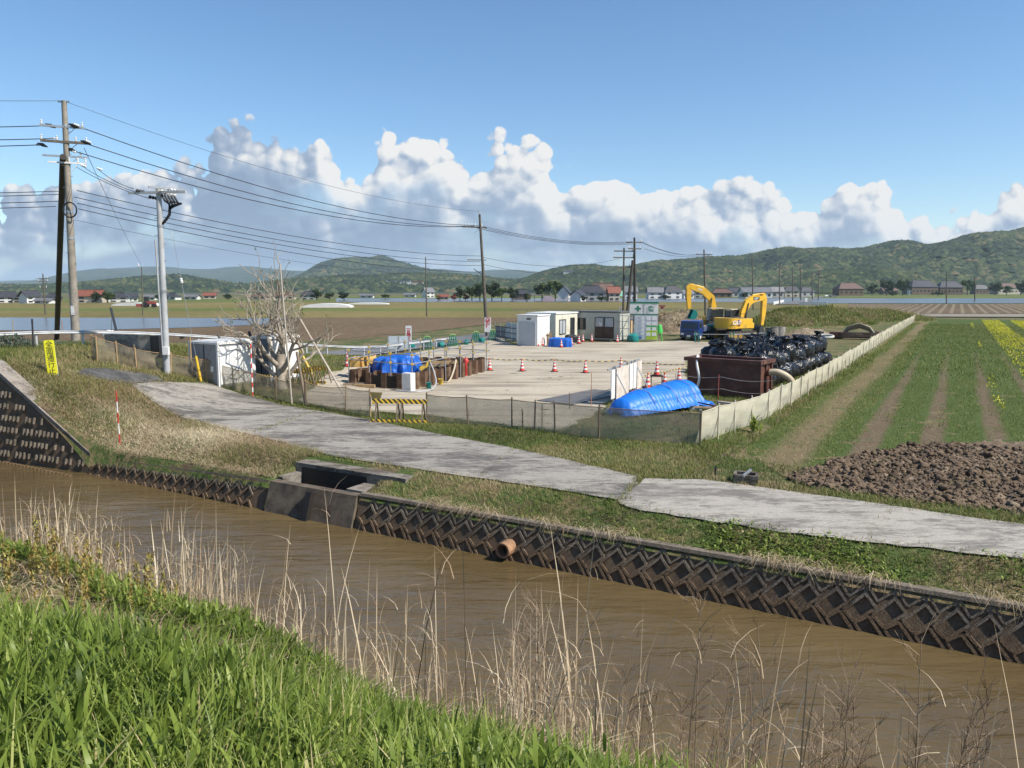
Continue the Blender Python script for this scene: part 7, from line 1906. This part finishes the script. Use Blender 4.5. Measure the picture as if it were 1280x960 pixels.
# ================================================================== VILLAGE
tile_d = M('dark_roof_tile', (.055, .055, .06), (.035, .035, .04), .8, .45)
tile_b = M('brown_roof_tile', (.13, .075, .055), (.09, .05, .04), .8, .6)
tile_r = M('red_roof_tile', (.22, .075, .045), (.16, .055, .035), .8, .6)
tile_g = M('grey_roof_tile', (.16, .16, .165), (.11, .11, .115), .8, .5)
w_white = M('house_white', (.66, .65, .62), (.56, .55, .52), .6, .6)
w_beige = M('house_beige', (.48, .43, .34), (.40, .35, .28), .6, .7)
w_brown = M('house_brown', (.16, .11, .075), (.11, .075, .05), .6, .8)
w_grey = M('house_grey', (.34, .34, .33), (.27, .27, .265), .6, .7)
def house(px, pyb, wpx, hpx, wall, roof, lab, rz=0.0, hip=False, storeys=2, depth=None, eave=.55, wing=0):
    b = hit(px, pyb); k = mpp(b); w = wpx * k; h = hpx * k; d = depth or max(4.5, w * .6)
    t = thing('house', lab, 'house', b, rz)
    he = h * eave; ov = .5
    m = MB(); m.box((0, d / 2, he / 2), (w, d, he)); 
    if not hip: m.prism([(0, he), (d, he), (d / 2, h - .15)], w - .1, 'X')
    m.build('wall', wall, t)
    m = MB(); r0, r1 = he - .1, h
    if hip:
        q = w / 2 * .35; V = [(-w / 2 - ov, -ov, r0), (w / 2 + ov, -ov, r0), (w / 2 + ov, d + ov, r0), (-w / 2 - ov, d + ov, r0), (-w / 2 + q + .5, d / 2, r1), (w / 2 - q - .5, d / 2, r1)]
        m.add(V, [(0, 1, 5, 4), (1, 2, 5), (2, 3, 4, 5), (3, 0, 4), (3, 2, 1, 0)])
    else:
        th = .22
        for s in (0, 1):
            y0, y1 = (-ov, d / 2) if s == 0 else (d + ov, d / 2)
            V = [(-w / 2 - ov, y0, r0), (w / 2 + ov, y0, r0), (w / 2 + ov, y1, r1), (-w / 2 - ov, y1, r1)]
            m.add(V + [(a, b_, c + th) for a, b_, c in V], [(0, 1, 2, 3), (7, 6, 5, 4), (0, 4, 5, 1), (1, 5, 6, 2), (2, 6, 7, 3), (3, 7, 4, 0)])
    rf = m.build('roof', roof, t)
    m = MB(); m.box((0, d / 2, r1 + .2), ((w * .6 if hip else w + ov * 2), .35, .3)); m.build('ridge', roof, rf)
    n = max(2, int(w / 3.2))
    for s in range(storeys):
        z = he * (s + .5) / storeys
        for i in range(n):
            x = -w / 2 + w * (i + .5) / n
            m = MB(); m.box((x, -.04, z), (min(1.6, w / n * .55), .1, min(1.3, he / storeys * .45))); m.build('window', glass_d, t)
    if wing:
        m = MB(); m.box((wing * (w / 2 + w * .22), d * .2, he * .3), (w * .44, d * .7, he * .6)); m.build('wing_wall', wall, t)
        m = MB(); m.prism([(wing * (w / 2 + w * .22) - w * .28, he * .58), (wing * (w / 2 + w * .22) + w * .28, he * .58), (wing * (w / 2 + w * .22), he * .95)], d * .85, 'Y', d * .2); m.build('wing_roof', roof, t)
    return t
V_ = [
 (8, 378.5, 18, 13, w_white, tile_d, 'white house at the far left edge, left of the far pole', .5, 0, 2),
 (26, 378.5, 18, 12, w_beige, tile_d, 'beige house with a dark roof next to the far left white house', .2, 1, 2),
 (43, 379, 18, 15, w_white, tile_d, 'white gabled house just left of the far pole with crossarms', 1.1, 0, 2),
 (63, 377, 16, 10, w_brown, tile_d, 'brown house close behind the tall dark stay pole', .1, 1, 1),
 (52, 379.5, 18, 6, w_white, tile_g, 'low white shed in front of the houses by the far pole', 0, 0, 1),
 (110, 378.5, 30, 15, w_beige, tile_r, 'house with a big bright red roof right of the tall pole', .1, 0, 2),
 (148, 378, 22, 12, w_white, tile_d, 'white house with a dark roof right of the dark hedge', .3, 1, 2),
 (166, 377, 12, 9, w_white, tile_d, 'small white house left of the thin field pole', .6, 0, 1),
 (187, 375.5, 12, 7, w_white, tile_g, 'small white house right of the thin field pole', .2, 0, 1),
 (212, 375, 16, 8, w_white, tile_d, 'pale house close behind the pale service pole', -.2, 1, 1),
 (238, 374.5, 16, 6, w_white, tile_g, 'long low white building right of the pale service pole', 0, 0, 1),
 (262, 373.5, 14, 7, w_beige, tile_r, 'beige cottage with a reddish roof left of the bare tree', .3, 0, 1),
 (322, 374.5, 22, 7, w_beige, tile_b, 'low house with a brown roof left of the bare tree crown', -.1, 1, 1),
 (354, 374.5, 26, 9, w_beige, tile_b, 'brown roofed farmhouse behind the bare tree', .1, 1, 1),
 (385, 374.5, 18, 10, w_grey, tile_d, 'dark roofed house at the right edge of the bare tree', .2, 1, 2),
 (458, 372.5, 16, 5, w_white, tile_g, 'tiny long white building below the middle mountain', 0, 0, 1),
 (512, 371.5, 14, 5, w_white, tile_g, 'small pale building left of the bare field pole', 0, 0, 1),
 (538, 372, 12, 12, w_white, tile_g, 'white two storey house right behind the bare field pole', .7, 0, 2),
 (555, 374.5, 11, 6, w_beige, tile_r, 'small house with a pink roof left of the red azaleas', .2, 0, 1),
 (651, 374, 24, 12, w_brown, tile_d, 'house with a wide black roof behind the trees right of the leaning pole', 0, 1, 1),
 (712, 376, 19, 18, w_white, tile_d, 'white gabled house with a small upper window above the cream office', 1.35, 0, 2),
 (729, 376.5, 17, 13, w_white, tile_d, 'white house with a steep dark roof beside the white gabled house', 1.1, 0, 1),
 (740, 376, 34, 19, w_grey, tile_d, 'large dark roofed house behind the steep roofed white house', 0, 1, 2),
 (754, 375, 24, 20, w_brown, tile_b, 'brown roofed house left of the slim pole with crossarms', .05, 0, 2),
 (768, 376, 14, 17, w_beige, tile_r, 'house with a red roof just left of the slim pole with crossarms', .05, 0, 2),
 (789, 374, 15, 16, w_white, tile_g, 'white flat block behind the dark propped pole', 0, 0, 2),
 (820, 373.5, 19, 14, w_white, tile_g, 'white house right of the dark propped pole', .1, 0, 2),
 (842, 373.5, 22, 16, w_white, tile_d, 'white house under a dark roof above the dirt heap', .2, 1, 2),
 (861, 373, 14, 10, w_white, tile_g, 'small white house left of the pole behind the excavators', .3, 0, 1),
 (876, 372.5, 16, 13, w_grey, tile_d, 'grey house right behind the pole with one crossarm', 0, 1, 2),
 (903, 372, 24, 11, w_brown, tile_b, 'long brown house right above the far excavator cab', 0, 1, 1),
 (920, 371.5, 22, 12, w_grey, tile_d, 'dark grey house left of the white warehouse', .1, 1, 1),
 (947, 372.5, 36, 13, w_white, tile_g, 'long white warehouse above the near excavator boom', 0, 0, 1),
 (972, 372, 16, 13, w_grey, tile_g, 'grey house right of the white warehouse', .1, 0, 1),
 (990, 371.5, 18, 14, w_beige, tile_d, 'beige house behind the first far road poles', 0, 1, 2),
 (1010, 371, 18, 12, w_grey, tile_d, 'grey house behind the middle of the far road pole row', .2, 1, 1),
 (1064, 369.8, 31, 16, w_brown, tile_b, 'long house with a brown and orange roof right of the far road', .05, 1, 1),
 (1113, 368.5, 18, 9, w_brown, tile_b, 'small brown roofed house between the round trees', 0, 0, 1),
 (1156, 368.5, 34, 18, w_brown, tile_d, 'dark farmhouse left of the lone bare pole at the right', .05, 1, 1),
 (1189, 368.5, 28, 17, w_brown, tile_d, 'dark farmhouse right of the lone bare pole', -.05, 1, 1),
 (1228, 368, 18, 12, w_brown, tile_d, 'small dark house behind the thin pole at the far right', .1, 1, 1),
 (1262, 368, 30, 14, w_beige, tile_b, 'brown house among trees at the right edge', .1, 1, 1),
 (1140, 368.5, 7, 8, w_white, tile_g, 'tiny white shed left of the dark farmhouse', 0, 0, 1),
]
for (px, py, w_, h_, wl, rf, lab, rz, hip, st) in V_: house(px, py, w_, h_, wl, rf, lab, rz, bool(hip), st)
# carport, vinyl houses, sheets, vehicles
p = hit(668, 377); t = thing('carport', 'low open carport left of the silver domed vinyl house', 'carport', p)
k = mpp(p); m = MB(); m.box((0, 3, 8.2 * k), (20 * k, 6, .3)); m.build('roof', tile_g, t)
for x in (-9, 0, 9):
    m = MB(); m.box((x * k, .2, 4 * k), (.2, .2, 8 * k)); m.build('post', dark_steel, t)
def vinyl(px, py, w, h, L, lab, mat, rz=0):
    p = hit(px, py); k = mpp(p); m = MB(); rows = []
    for i in range(9):
        rows.append([(w * k / 2 * math.cos(PI * j / 14), L * i / 8, h * k * math.sin(PI * j / 14) ** .8) for j in range(15)])
    m.sheet(rows); m.add(rows[0], [tuple(range(15))]); m.add(rows[-1], [tuple(range(15))])
    o = m.build('vinyl_house', mat, smooth=40); o.location = p; o.rotation_euler = (0, 0, rz); return tag(o, lab, 'greenhouse')
vin = M('vinyl_sheet', (.62, .60, .62), (.5, .48, .5), .4, .35); vin2 = M('white_vinyl', (.74, .73, .70), (.62, .61, .59), .3, .5)
vinyl(686, 376.8, 16, 7, 8, 'silver domed vinyl house in front of the white gabled house', M('silver_pink_vinyl', (.42, .33, .36), (.34, .27, .3), .5, .4))
vinyl(166, 382.3, 54, 4, 6, 'long low white plastic tunnel across the far field, left of the red tractor', vin2); vinyl(408, 384.5, 60, 5, 6, 'long white plastic tunnel right of the bare tree crown', vin2, .05)
vinyl(460, 380.5, 50, 2.2, 5, 'thin strip of white plastic sheet in the far middle field', vin2, .04)
p = hit(775, 371); m = MB(); k = mpp(p); m.sheet([[(x * k, 0, (1 + 1.2 * math.sin(x)) * k * .6) for x in range(-8, 9, 2)], [(x * k + 3, 6, (7 + 1.5 * math.sin(x * 2) + x * .4) * k) for x in range(-8, 9, 2)]]); o = m.build('green_netting', M('netting_green', (.12, .38, .26), (.3, .5, .42), .6, .7)); o.location = p; tag(o, 'slope covered with pale green netting left of the dark propped pole', 'netting')
p = hit(187, 384.5); t = thing('tractor', 'small red tractor working in the far field by the white tunnel', 'tractor', p, .2); k = mpp(p)
trm = M('tractor_red', (.28, .05, .04), (.2, .04, .03), 3, .5)
m = MB(); m.box((.4, 0, 1.2), (2.4, 1.2, .8), bev=.1); m.box((-.9, 0, 1.1), (1.0, 1.4, .5)); m.build('body', trm, t)
m = MB(); m.box((-.6, 0, 2.2), (1.2, 1.2, 1.3), bev=.1); m.build('cab', glass_d, t)
for x, r_ in ((-.9, .75), (1.1, .5)):
    for y in (-.75, .75):
        m = MB(); m.cyl((x, y - .2, r_), (x, y + .2, r_), r_, n=16); m.build('wheel', rubber, t, smooth=40)
m = MB(); m.box((-2.4, 0, .6), (1.2, 2.2, .7)); m.build('tiller', trm, t)
def car(px, py, col, lab, rz):
    p = hit(px, py); t = thing('parked_car', lab, 'car', p, rz)
    m = MB(); m.prism([(-2, .35), (2, .35), (2, .8), (1.3, .95), (.7, 1.5), (-1.5, 1.5), (-2, .95)], 1.6, 'Y'); m.build('body', col, t)
    m = MB(); m.prism([(-1.7, .98), (1.1, .98), (.65, 1.42), (-1.45, 1.42)], 1.63, 'Y'); m.build('window', glass_d, t)
    for x in (-1.3, 1.3):
        for y in (-.75, .75):
            m = MB(); m.cyl((x, y - .08, .32), (x, y + .08, .32), .32, n=12); m.build('wheel', rubber, t)
car(1033, 372, white_paint, 'tiny white car on the far road beyond the pole row', 1.2); car(1041, 371.5, M('car_grey', (.2, .2, .21)), 'tiny grey car on the far road right of the pole row', .2)
# small bridge with white parapets on the far road
zone('road', [(968, 381), (1002, 381), (1032, 370.5), (1026, 370.5)], road_m, .16, z0=0)
for i, (a, b_, lab) in enumerate([((966, 381), (979, 377.6), 'white concrete wing wall left of the small far bridge'), ((999, 381.3), (1034, 381.6), 'low white concrete wall right of the small far bridge')]):
    q, r_ = hit(*a), hit(*b_); m = MB(); m.bar(Vector((0, 0, .4)), r_ - q + Vector((0, 0, .4)), .5, 1.2 if i else .9, up=(0, 0, 1)); o = m.build('bridge_wall', white_paint); o.location = q; tag(o, lab, 'wall')
m = MB(); m.box((0, 0, .8), (.9, .6, 1.6), bev=.1); o = m.build('bridge_pillar', white_paint); o.location = hit(1007, 378.5); tag(o, 'white pillar at the end of the small far bridge', 'pillar')

# ================================================================== TREES
crown_m = leafmat('tree_foliage', [(0, (.012, .022, .007)), (.4, (.032, .055, .014)), (.75, (.065, .10, .022)), (1, (.11, .15, .035))], .7, .15)
red_crown = leafmat('red_foliage', [(0, (.06, .015, .012)), (.5, (.15, .03, .028)), (1, (.25, .05, .05))], .7, .15)
rust_crown = leafmat('rusty_foliage', [(0, (.06, .03, .015)), (.5, (.14, .075, .03)), (1, (.2, .14, .05))], .7, .15)
def tree_proto(seed, mat, t0=.5):
    """tapered trunk with limbs; crown of leaf clumps spread through an uneven volume; unit height"""
    rg = np.random.default_rng(seed); t = thing('tree', 'x', 'tree')
    m = MB(); m.tube([(0, 0, -.05), (.01, 0, .15), (0, .01, .4), (.01, 0, .7)], [.035, .028, .018, .008], 7)
    for k in range(5):
        a = k * 1.3 + seed; m.tube([(0, 0, .2 + .07 * k), (.13 * math.cos(a), .13 * math.sin(a), .34 + .08 * k), (.24 * math.cos(a), .24 * math.sin(a), .46 + .08 * k)], [.014, .009, .004], 5)
    m.build('trunk', old_pole, t, smooth=50)
    C = []; R_ = []
    for k in range(16):
        a = rg.uniform(0, 6.28); r_ = rg.uniform(.05, .34); z = rg.uniform(.28, .86); r_ *= math.sin(PI * min(1, (z - .1) / .95)) ** .6 * 1.1
        C.append((r_ * math.cos(a), r_ * math.sin(a), z)); R_.append(rg.uniform(.10, .19))
    P = []; T = []; Nn_ = []
    for c, r_ in zip(C, R_):
        tc = rg.normal(t0, .13)
        for _ in range(85):
            d = rg.normal(0, 1, 3); d /= np.linalg.norm(d); q = np.array(c) + d * r_ * rg.uniform(.6, 1.08); P.append(q); T.append(np.clip(tc + rg.normal(0, .1), 0, 1)); Nn_.append(d + rg.normal(0, .4, 3))
    P = np.array(P); N2 = np.array(Nn_); N2 /= np.linalg.norm(N2, axis=1)[:, None]; n = len(P)
    A = np.cross(N2, rg.normal(0, 1, (n, 3))); A /= np.linalg.norm(A, axis=1)[:, None]; Bv = np.cross(N2, A); s = rg.uniform(.022, .045, n)[:, None]
    V = np.stack([P - A * s, P + Bv * s * .8, P + A * s, P - Bv * s * .8], 1).reshape(-1, 3)
    np_mesh('crown', V, np.arange(n * 4).reshape(-1, 4), mat, np.repeat(T, 4), parent=t)
    return t
TP = {'g': [tree_proto(s, crown_m, .30 + .09 * s) for s in range(5)], 'r': [tree_proto(11, red_crown)], 'u': [tree_proto(12, rust_crown)]}
usedt = set()
def tree(px, pyb, hpx, lab, kind='g', var=0, wide=1.0, dy=0, grp=None):
    b = hit(px, pyb); b = b + Vector((0, dy, 0)); H = hpx * mpp(b); pr = TP[kind][var % len(TP[kind])]; key = (kind, var % len(TP[kind]))
    if key not in usedt: usedt.add(key); t = pr; t.location = b; t['label'] = lab
    else: t = dup(pr, b, random.uniform(0, 6), lab)
    if grp: t['group'] = grp
    t.scale = (H * wide, H * wide, H); t.rotation_euler = (0, 0, random.uniform(0, 6)); return t
hedge_px = [(121, 378.5, 14), (127, 378, 16), (134, 378.5, 15), (139, 378.5, 13)]
for i, (px, py, h) in enumerate(hedge_px): tree(px, py, h, ['tree at the left end of the dark clump right of the red roof', 'taller dark tree in the clump right of the red roof', 'dark tree in the right half of the clump by the red roof', 'tree at the right end of the dark clump by the red roof'][i], 'g', i, 1.1)
big = [(575, 375.5, 17, 0, 'g', 1.1, 'green tree right above the red azaleas'), (590, 376, 20, 1, 'g', 1.1, 'round green tree left of the leaning pole'), (600, 376, 24, 2, 'g', 1.0, 'bright green tree touching the leaning pole from the left'), (615, 376, 24, 0, 'g', 1.0, 'dark tree touching the leaning pole from the right'), (627, 376, 18, 3, 'g', 1.2, 'green tree second to the right of the leaning pole'), (641, 376, 17, 0, 'g', 1.2, 'dark tree left of the wide black roof'), (658, 377, 11, 4, 'g', 1.3, 'light green bush in front of the wide black roof'),
       (678, 375.5, 24, 1, 'g', 1.0, 'round tree left half of the big pair by the white gabled house'), (694, 375.5, 27, 3, 'g', 1.05, 'big light green tree next to the white gabled house'), (730, 377.5, 8, 0, 'g', 1.5, 'low dark bush below the steep roofed house'), (752, 377.5, 8, 1, 'g', 2.2, 'dark hedge below the brown roofed house'),
       (568, 376, 9, 0, 'r', 1.3, 'dark red azalea bush, left one of two'), (582, 376, 9, 0, 'r', 1.4, 'dark red azalea bush, right one of two'), (548, 376, 7, 0, 'u', 1.2, 'reddish shrub left of the pink roof'),
       (396, 375.5, 14, 0, 'g', 1.3, 'dark tree right of the bare tree crown'), (412, 375.5, 11, 1, 'g', 1.5, 'low dark hedge tree right of the bare tree crown'), (430, 375.5, 11, 0, 'g', 1.6, 'dark hedge tree farthest right of the bare tree'),
       (1108, 369.5, 22, 1, 'g', 1.0, 'round tree left of the small brown roofed house'), (1128, 369.5, 22, 2, 'g', 1.0, 'round tree right of the small brown roofed house'), (1090, 369.5, 15, 0, 'g', 1.2, 'dark tree right of the long orange roofed house'), (1116, 370.2, 6, 0, 'g', 2.6, 'clipped dark hedge below the small brown roofed house'), (1172, 370, 6, 1, 'g', 3, 'clipped hedge between the two dark farmhouses'),
       (1209, 369, 21, 3, 'g', 1.0, 'tall light green tree right of the right dark farmhouse'), (1244, 369, 17, 2, 'g', 1.2, 'green tree right of the small dark house at the right'), (1258, 369, 12, 4, 'g', 1.4, 'light bush by the brown house at the right edge'), (1276, 369, 18, 0, 'g', 1.0, 'dark tree at the very right edge'),
       (930, 373.5, 8, 0, 'g', 1.6, 'low dark hedge left of the white warehouse'), (952, 374, 8, 4, 'g', 1.3, 'round bush in front of the white warehouse'), (832, 374.5, 6, 0, 'g', 2.5, 'dark hedge below the house above the dirt heap'), (95, 378.5, 10, 4, 'g', 1.3, 'bush between the tall pole and the red roof'), (200, 376, 9, 1, 'g', 1.5, 'bush left of the pale service pole'), (285, 375, 8, 0, 'g', 1.8, 'low dark trees far left of the bare tree'), (482, 374, 7, 1, 'g', 1.8, 'low trees below the middle mountain')]
for px, py, h, var, kd, wd, lab in big: tree(px, py, h, lab, kd, var, wd)

# ================================================================== HILLS
hill_floor = M('hill_floor', (.028, .042, .016), (.018, .028, .011), .02, .95, world=True)
wood_m2 = leafmat('hill_foliage', [(0, (.010, .019, .011)), (.3, (.022, .037, .017)), (.6, (.042, .06, .023)), (.85, (.085, .10, .036)), (1, (.12, .095, .05))], .8, .0)
def hill(name, prof, D0, D1, seed, lab, crowns=0, rc_=(6, 10), back=1.35, amp=.15):
    """ridge with a real slope towards the plain; prof = (px, py) of its skyline at distance D1"""
    xs = np.array([p[0] for p in prof], float); ys = np.array([p[1] for p in prof], float)
    na, nr = 260, 46
    pxs = np.linspace(xs[0], xs[-1], na); top = np.interp(pxs, xs, ys)
    top = np.convolve(np.pad(top, 4, 'edge'), np.ones(9) / 9, 'valid')
    rr = np.linspace(0, back, nr)
    def zat(px, r_):
        tp = np.interp(px, pxs, top); s = np.where(r_ < 1, sstep(-.1, 1.0, r_), 1 - .5 * sstep(1, back + .4, r_)) - sstep(-.1, 1.0, 0 * r_) * (1 - np.minimum(r_, 1))
        zt = (362 - tp) / FPX * D1 + CAM_H
        w = fbm(px / 42 + seed, r_ * 3.0 + seed, 1.0, seed) + .5 * fbm(px / 16, r_ * 7, 1.0, seed * 2)
        fall = 1 + amp * w * 2.2 * np.minimum(1, r_ * 3) * np.clip(1.1 - r_, .04, 1)
        return np.maximum(zt * s * fall, 0) - 1.0
    PX, RR = np.meshgrid(pxs, rr); D = D0 + (D1 - D0) * RR
    Z = zat(PX, RR); X = (PX - 640) / FPX * D
    V = np.stack([X, D, Z], -1).reshape(-1, 3); idx = np.arange(na * nr).reshape(nr, na)
    Q = np.stack([idx[:-1, :-1], idx[:-1, 1:], idx[1:, 1:], idx[1:, :-1]], -1).reshape(-1, 4)
    o = np_mesh(name, V, Q, hill_floor if crowns else wood_far, smooth=True); struct(o)
    if crowns:
        rg = np.random.default_rng(seed); px = rg.uniform(xs[0], xs[-1], crowns); r_ = rg.uniform(0, 1.04, crowns) ** .85
        z = zat(px, r_); d = D0 + (D1 - D0) * r_; x = (px - 640) / FPX * d
        k = z > 1.5; px, r_, z, d, x = px[k], r_[k], z[k], d[k], x[k]; n = len(x); s = rg.uniform(*rc_, n)
        X_ = x / 60.; Y_ = d / 60.
        tint = np.clip(.42 + .30 * fbm(X_ * .9, Y_ * .9, 1, seed) + .14 * fbm(X_ * 4, Y_ * 4, 1, seed + 2) + rg.normal(0, .25, n), 0, 1)
        f = blobs('hill_forest', np.stack([x, d, z - s * .45], 1), s, wood_m2, .22, 1, .85, tint, True, True); stuff(f, lab)
wood_far, nt_, b_ = _nt('far_forest')
pos = position(nt_); nt_.links.new(ramp(nt_, mth(nt_, 'MULTIPLY_ADD', noise_tex(nt_, .02, 6, .7, pos), .6, mth(nt_, 'MULTIPLY', noise_tex(nt_, .004, 4, .6, pos), .4)), [(.38, (.018, .03, .014)), (.55, (.045, .065, .025)), (.68, (.10, .115, .045))]), b_.inputs['Base Color']); b_.inputs['Roughness'].default_value = .95
b_.inputs['Specular IOR Level'].default_value = 0.0
bump(nt_, b_, noise_tex(nt_, .03, 5, .7, pos), 1.0, 30)
hill('hills', [(560, 366), (620, 358), (655, 349), (690, 335), (735, 331), (775, 337), (830, 327), (880, 324), (935, 320), (985, 315), (1010, 311), (1040, 315), (1075, 310), (1105, 302), (1125, 301), (1150, 308), (1185, 303), (1215, 297), (1240, 293), (1275, 288), (1330, 280), (1450, 286), (1700, 300)], 860, 1450, 3, 'wooded hills behind the village on the right', 24000, (6, 11))
hill('hills', [(900, 372), (960, 358), (1010, 342), (1045, 337), (1090, 337), (1130, 342), (1165, 353), (1200, 362), (1215, 368)], 740, 850, 9, 'low brownish green wooded rise behind the far road', 2600, (4.5, 7.5))
hill('hills', [(230, 366), (300, 358), (350, 352), (420, 346), (500, 343), (560, 344), (620, 350), (700, 352), (760, 362)], 900, 1500, 15, 'low wooded foothills in the middle distance', 6000, (7, 12))
hill('hills', [(-200, 355), (-60, 356), (40, 357), (105, 354), (170, 349), (225, 344), (260, 349), (300, 356), (380, 362)], 900, 1500, 21, 'low wooded foothills at the left behind the houses', 5000, (7, 12))
hill('hills', [(300, 366), (350, 356), (385, 342), (405, 330), (440, 325), (462, 326), (478, 322), (492, 327), (520, 334), (560, 342), (620, 352), (700, 362)], 2000, 3000, 31, 'forested mountain in the middle left', 6500, (12, 20))
hill('mountains', [(-300, 345), (-100, 350), (0, 352), (40, 352), (80, 343), (120, 337), (165, 334), (210, 332), (225, 335), (262, 338), (300, 333), (325, 334), (370, 338), (410, 340), (480, 338), (540, 338), (552, 335), (580, 340), (640, 337), (700, 342), (800, 350), (900, 362)], 4200, 6600, 41, '')
hill('mountains', [(-100, 352), (60, 350), (300, 345), (520, 342), (545, 337), (575, 341), (620, 336), (680, 344), (760, 350)], 6500, 8600, 44, '')
# buildings on the slopes
for px, py, D, w, h, lab in [(711, 347, 1180, 14, 7, 'white building high on the wooded hill above the village'), (1273, 323, 1250, 14, 5, 'white roofed building near the hilltop at the right edge'), (482, 356.5, 1150, 5, 4, 'tiny white house, leftmost of the row on the foothill'), (493, 356.5, 1150, 5, 4, 'tiny white house, second of the row on the foothill'), (503, 356.5, 1150, 5, 4, 'tiny white house, third of the row on the foothill'), (511, 356, 1150, 5, 4, 'tiny white house, fourth of the row on the foothill'), (522, 355.5, 1150, 14, 3, 'long pinkish building at the right end of the foothill row')]:
    q = atY(px, py, D); k = mpp(q); t = thing('hillside_building', lab, 'building', q)
    m = MB(); m.box((0, 0, h * k / 2 - 6), (w * k, 10, h * k + 12)); m.build('wall', w_white if 'pink' not in lab else w_beige, t)
    m = MB(); m.prism([(-w * k / 2 - .5, h * k), (w * k / 2 + .5, h * k), (w * k * .3, h * k * 1.35), (-w * k * .3, h * k * 1.35)], 11, 'Y'); m.build('roof', tile_g if 'pink' not in lab else tile_r, t)
# ================================================================== AIR
hm = bpy.data.materials.new('air'); hm.use_nodes = True; nt_ = hm.node_tree; nt_.nodes.clear()
out = nd(nt_, 'ShaderNodeOutputMaterial'); pv = nd(nt_, 'ShaderNodeVolumePrincipled'); pv.inputs['Color'].default_value = (.66, .83, 1.0, 1); pv.inputs['Density'].default_value = HAZE
nt_.links.new(pv.outputs[0], out.inputs['Volume'])
hb = MB(); hb.box((0, 0, 0), (22000, 18000, 290)); o = hb.build('haze', hm); o.location = (0, 4000, 145 - 3); o['kind'] = 'stuff'
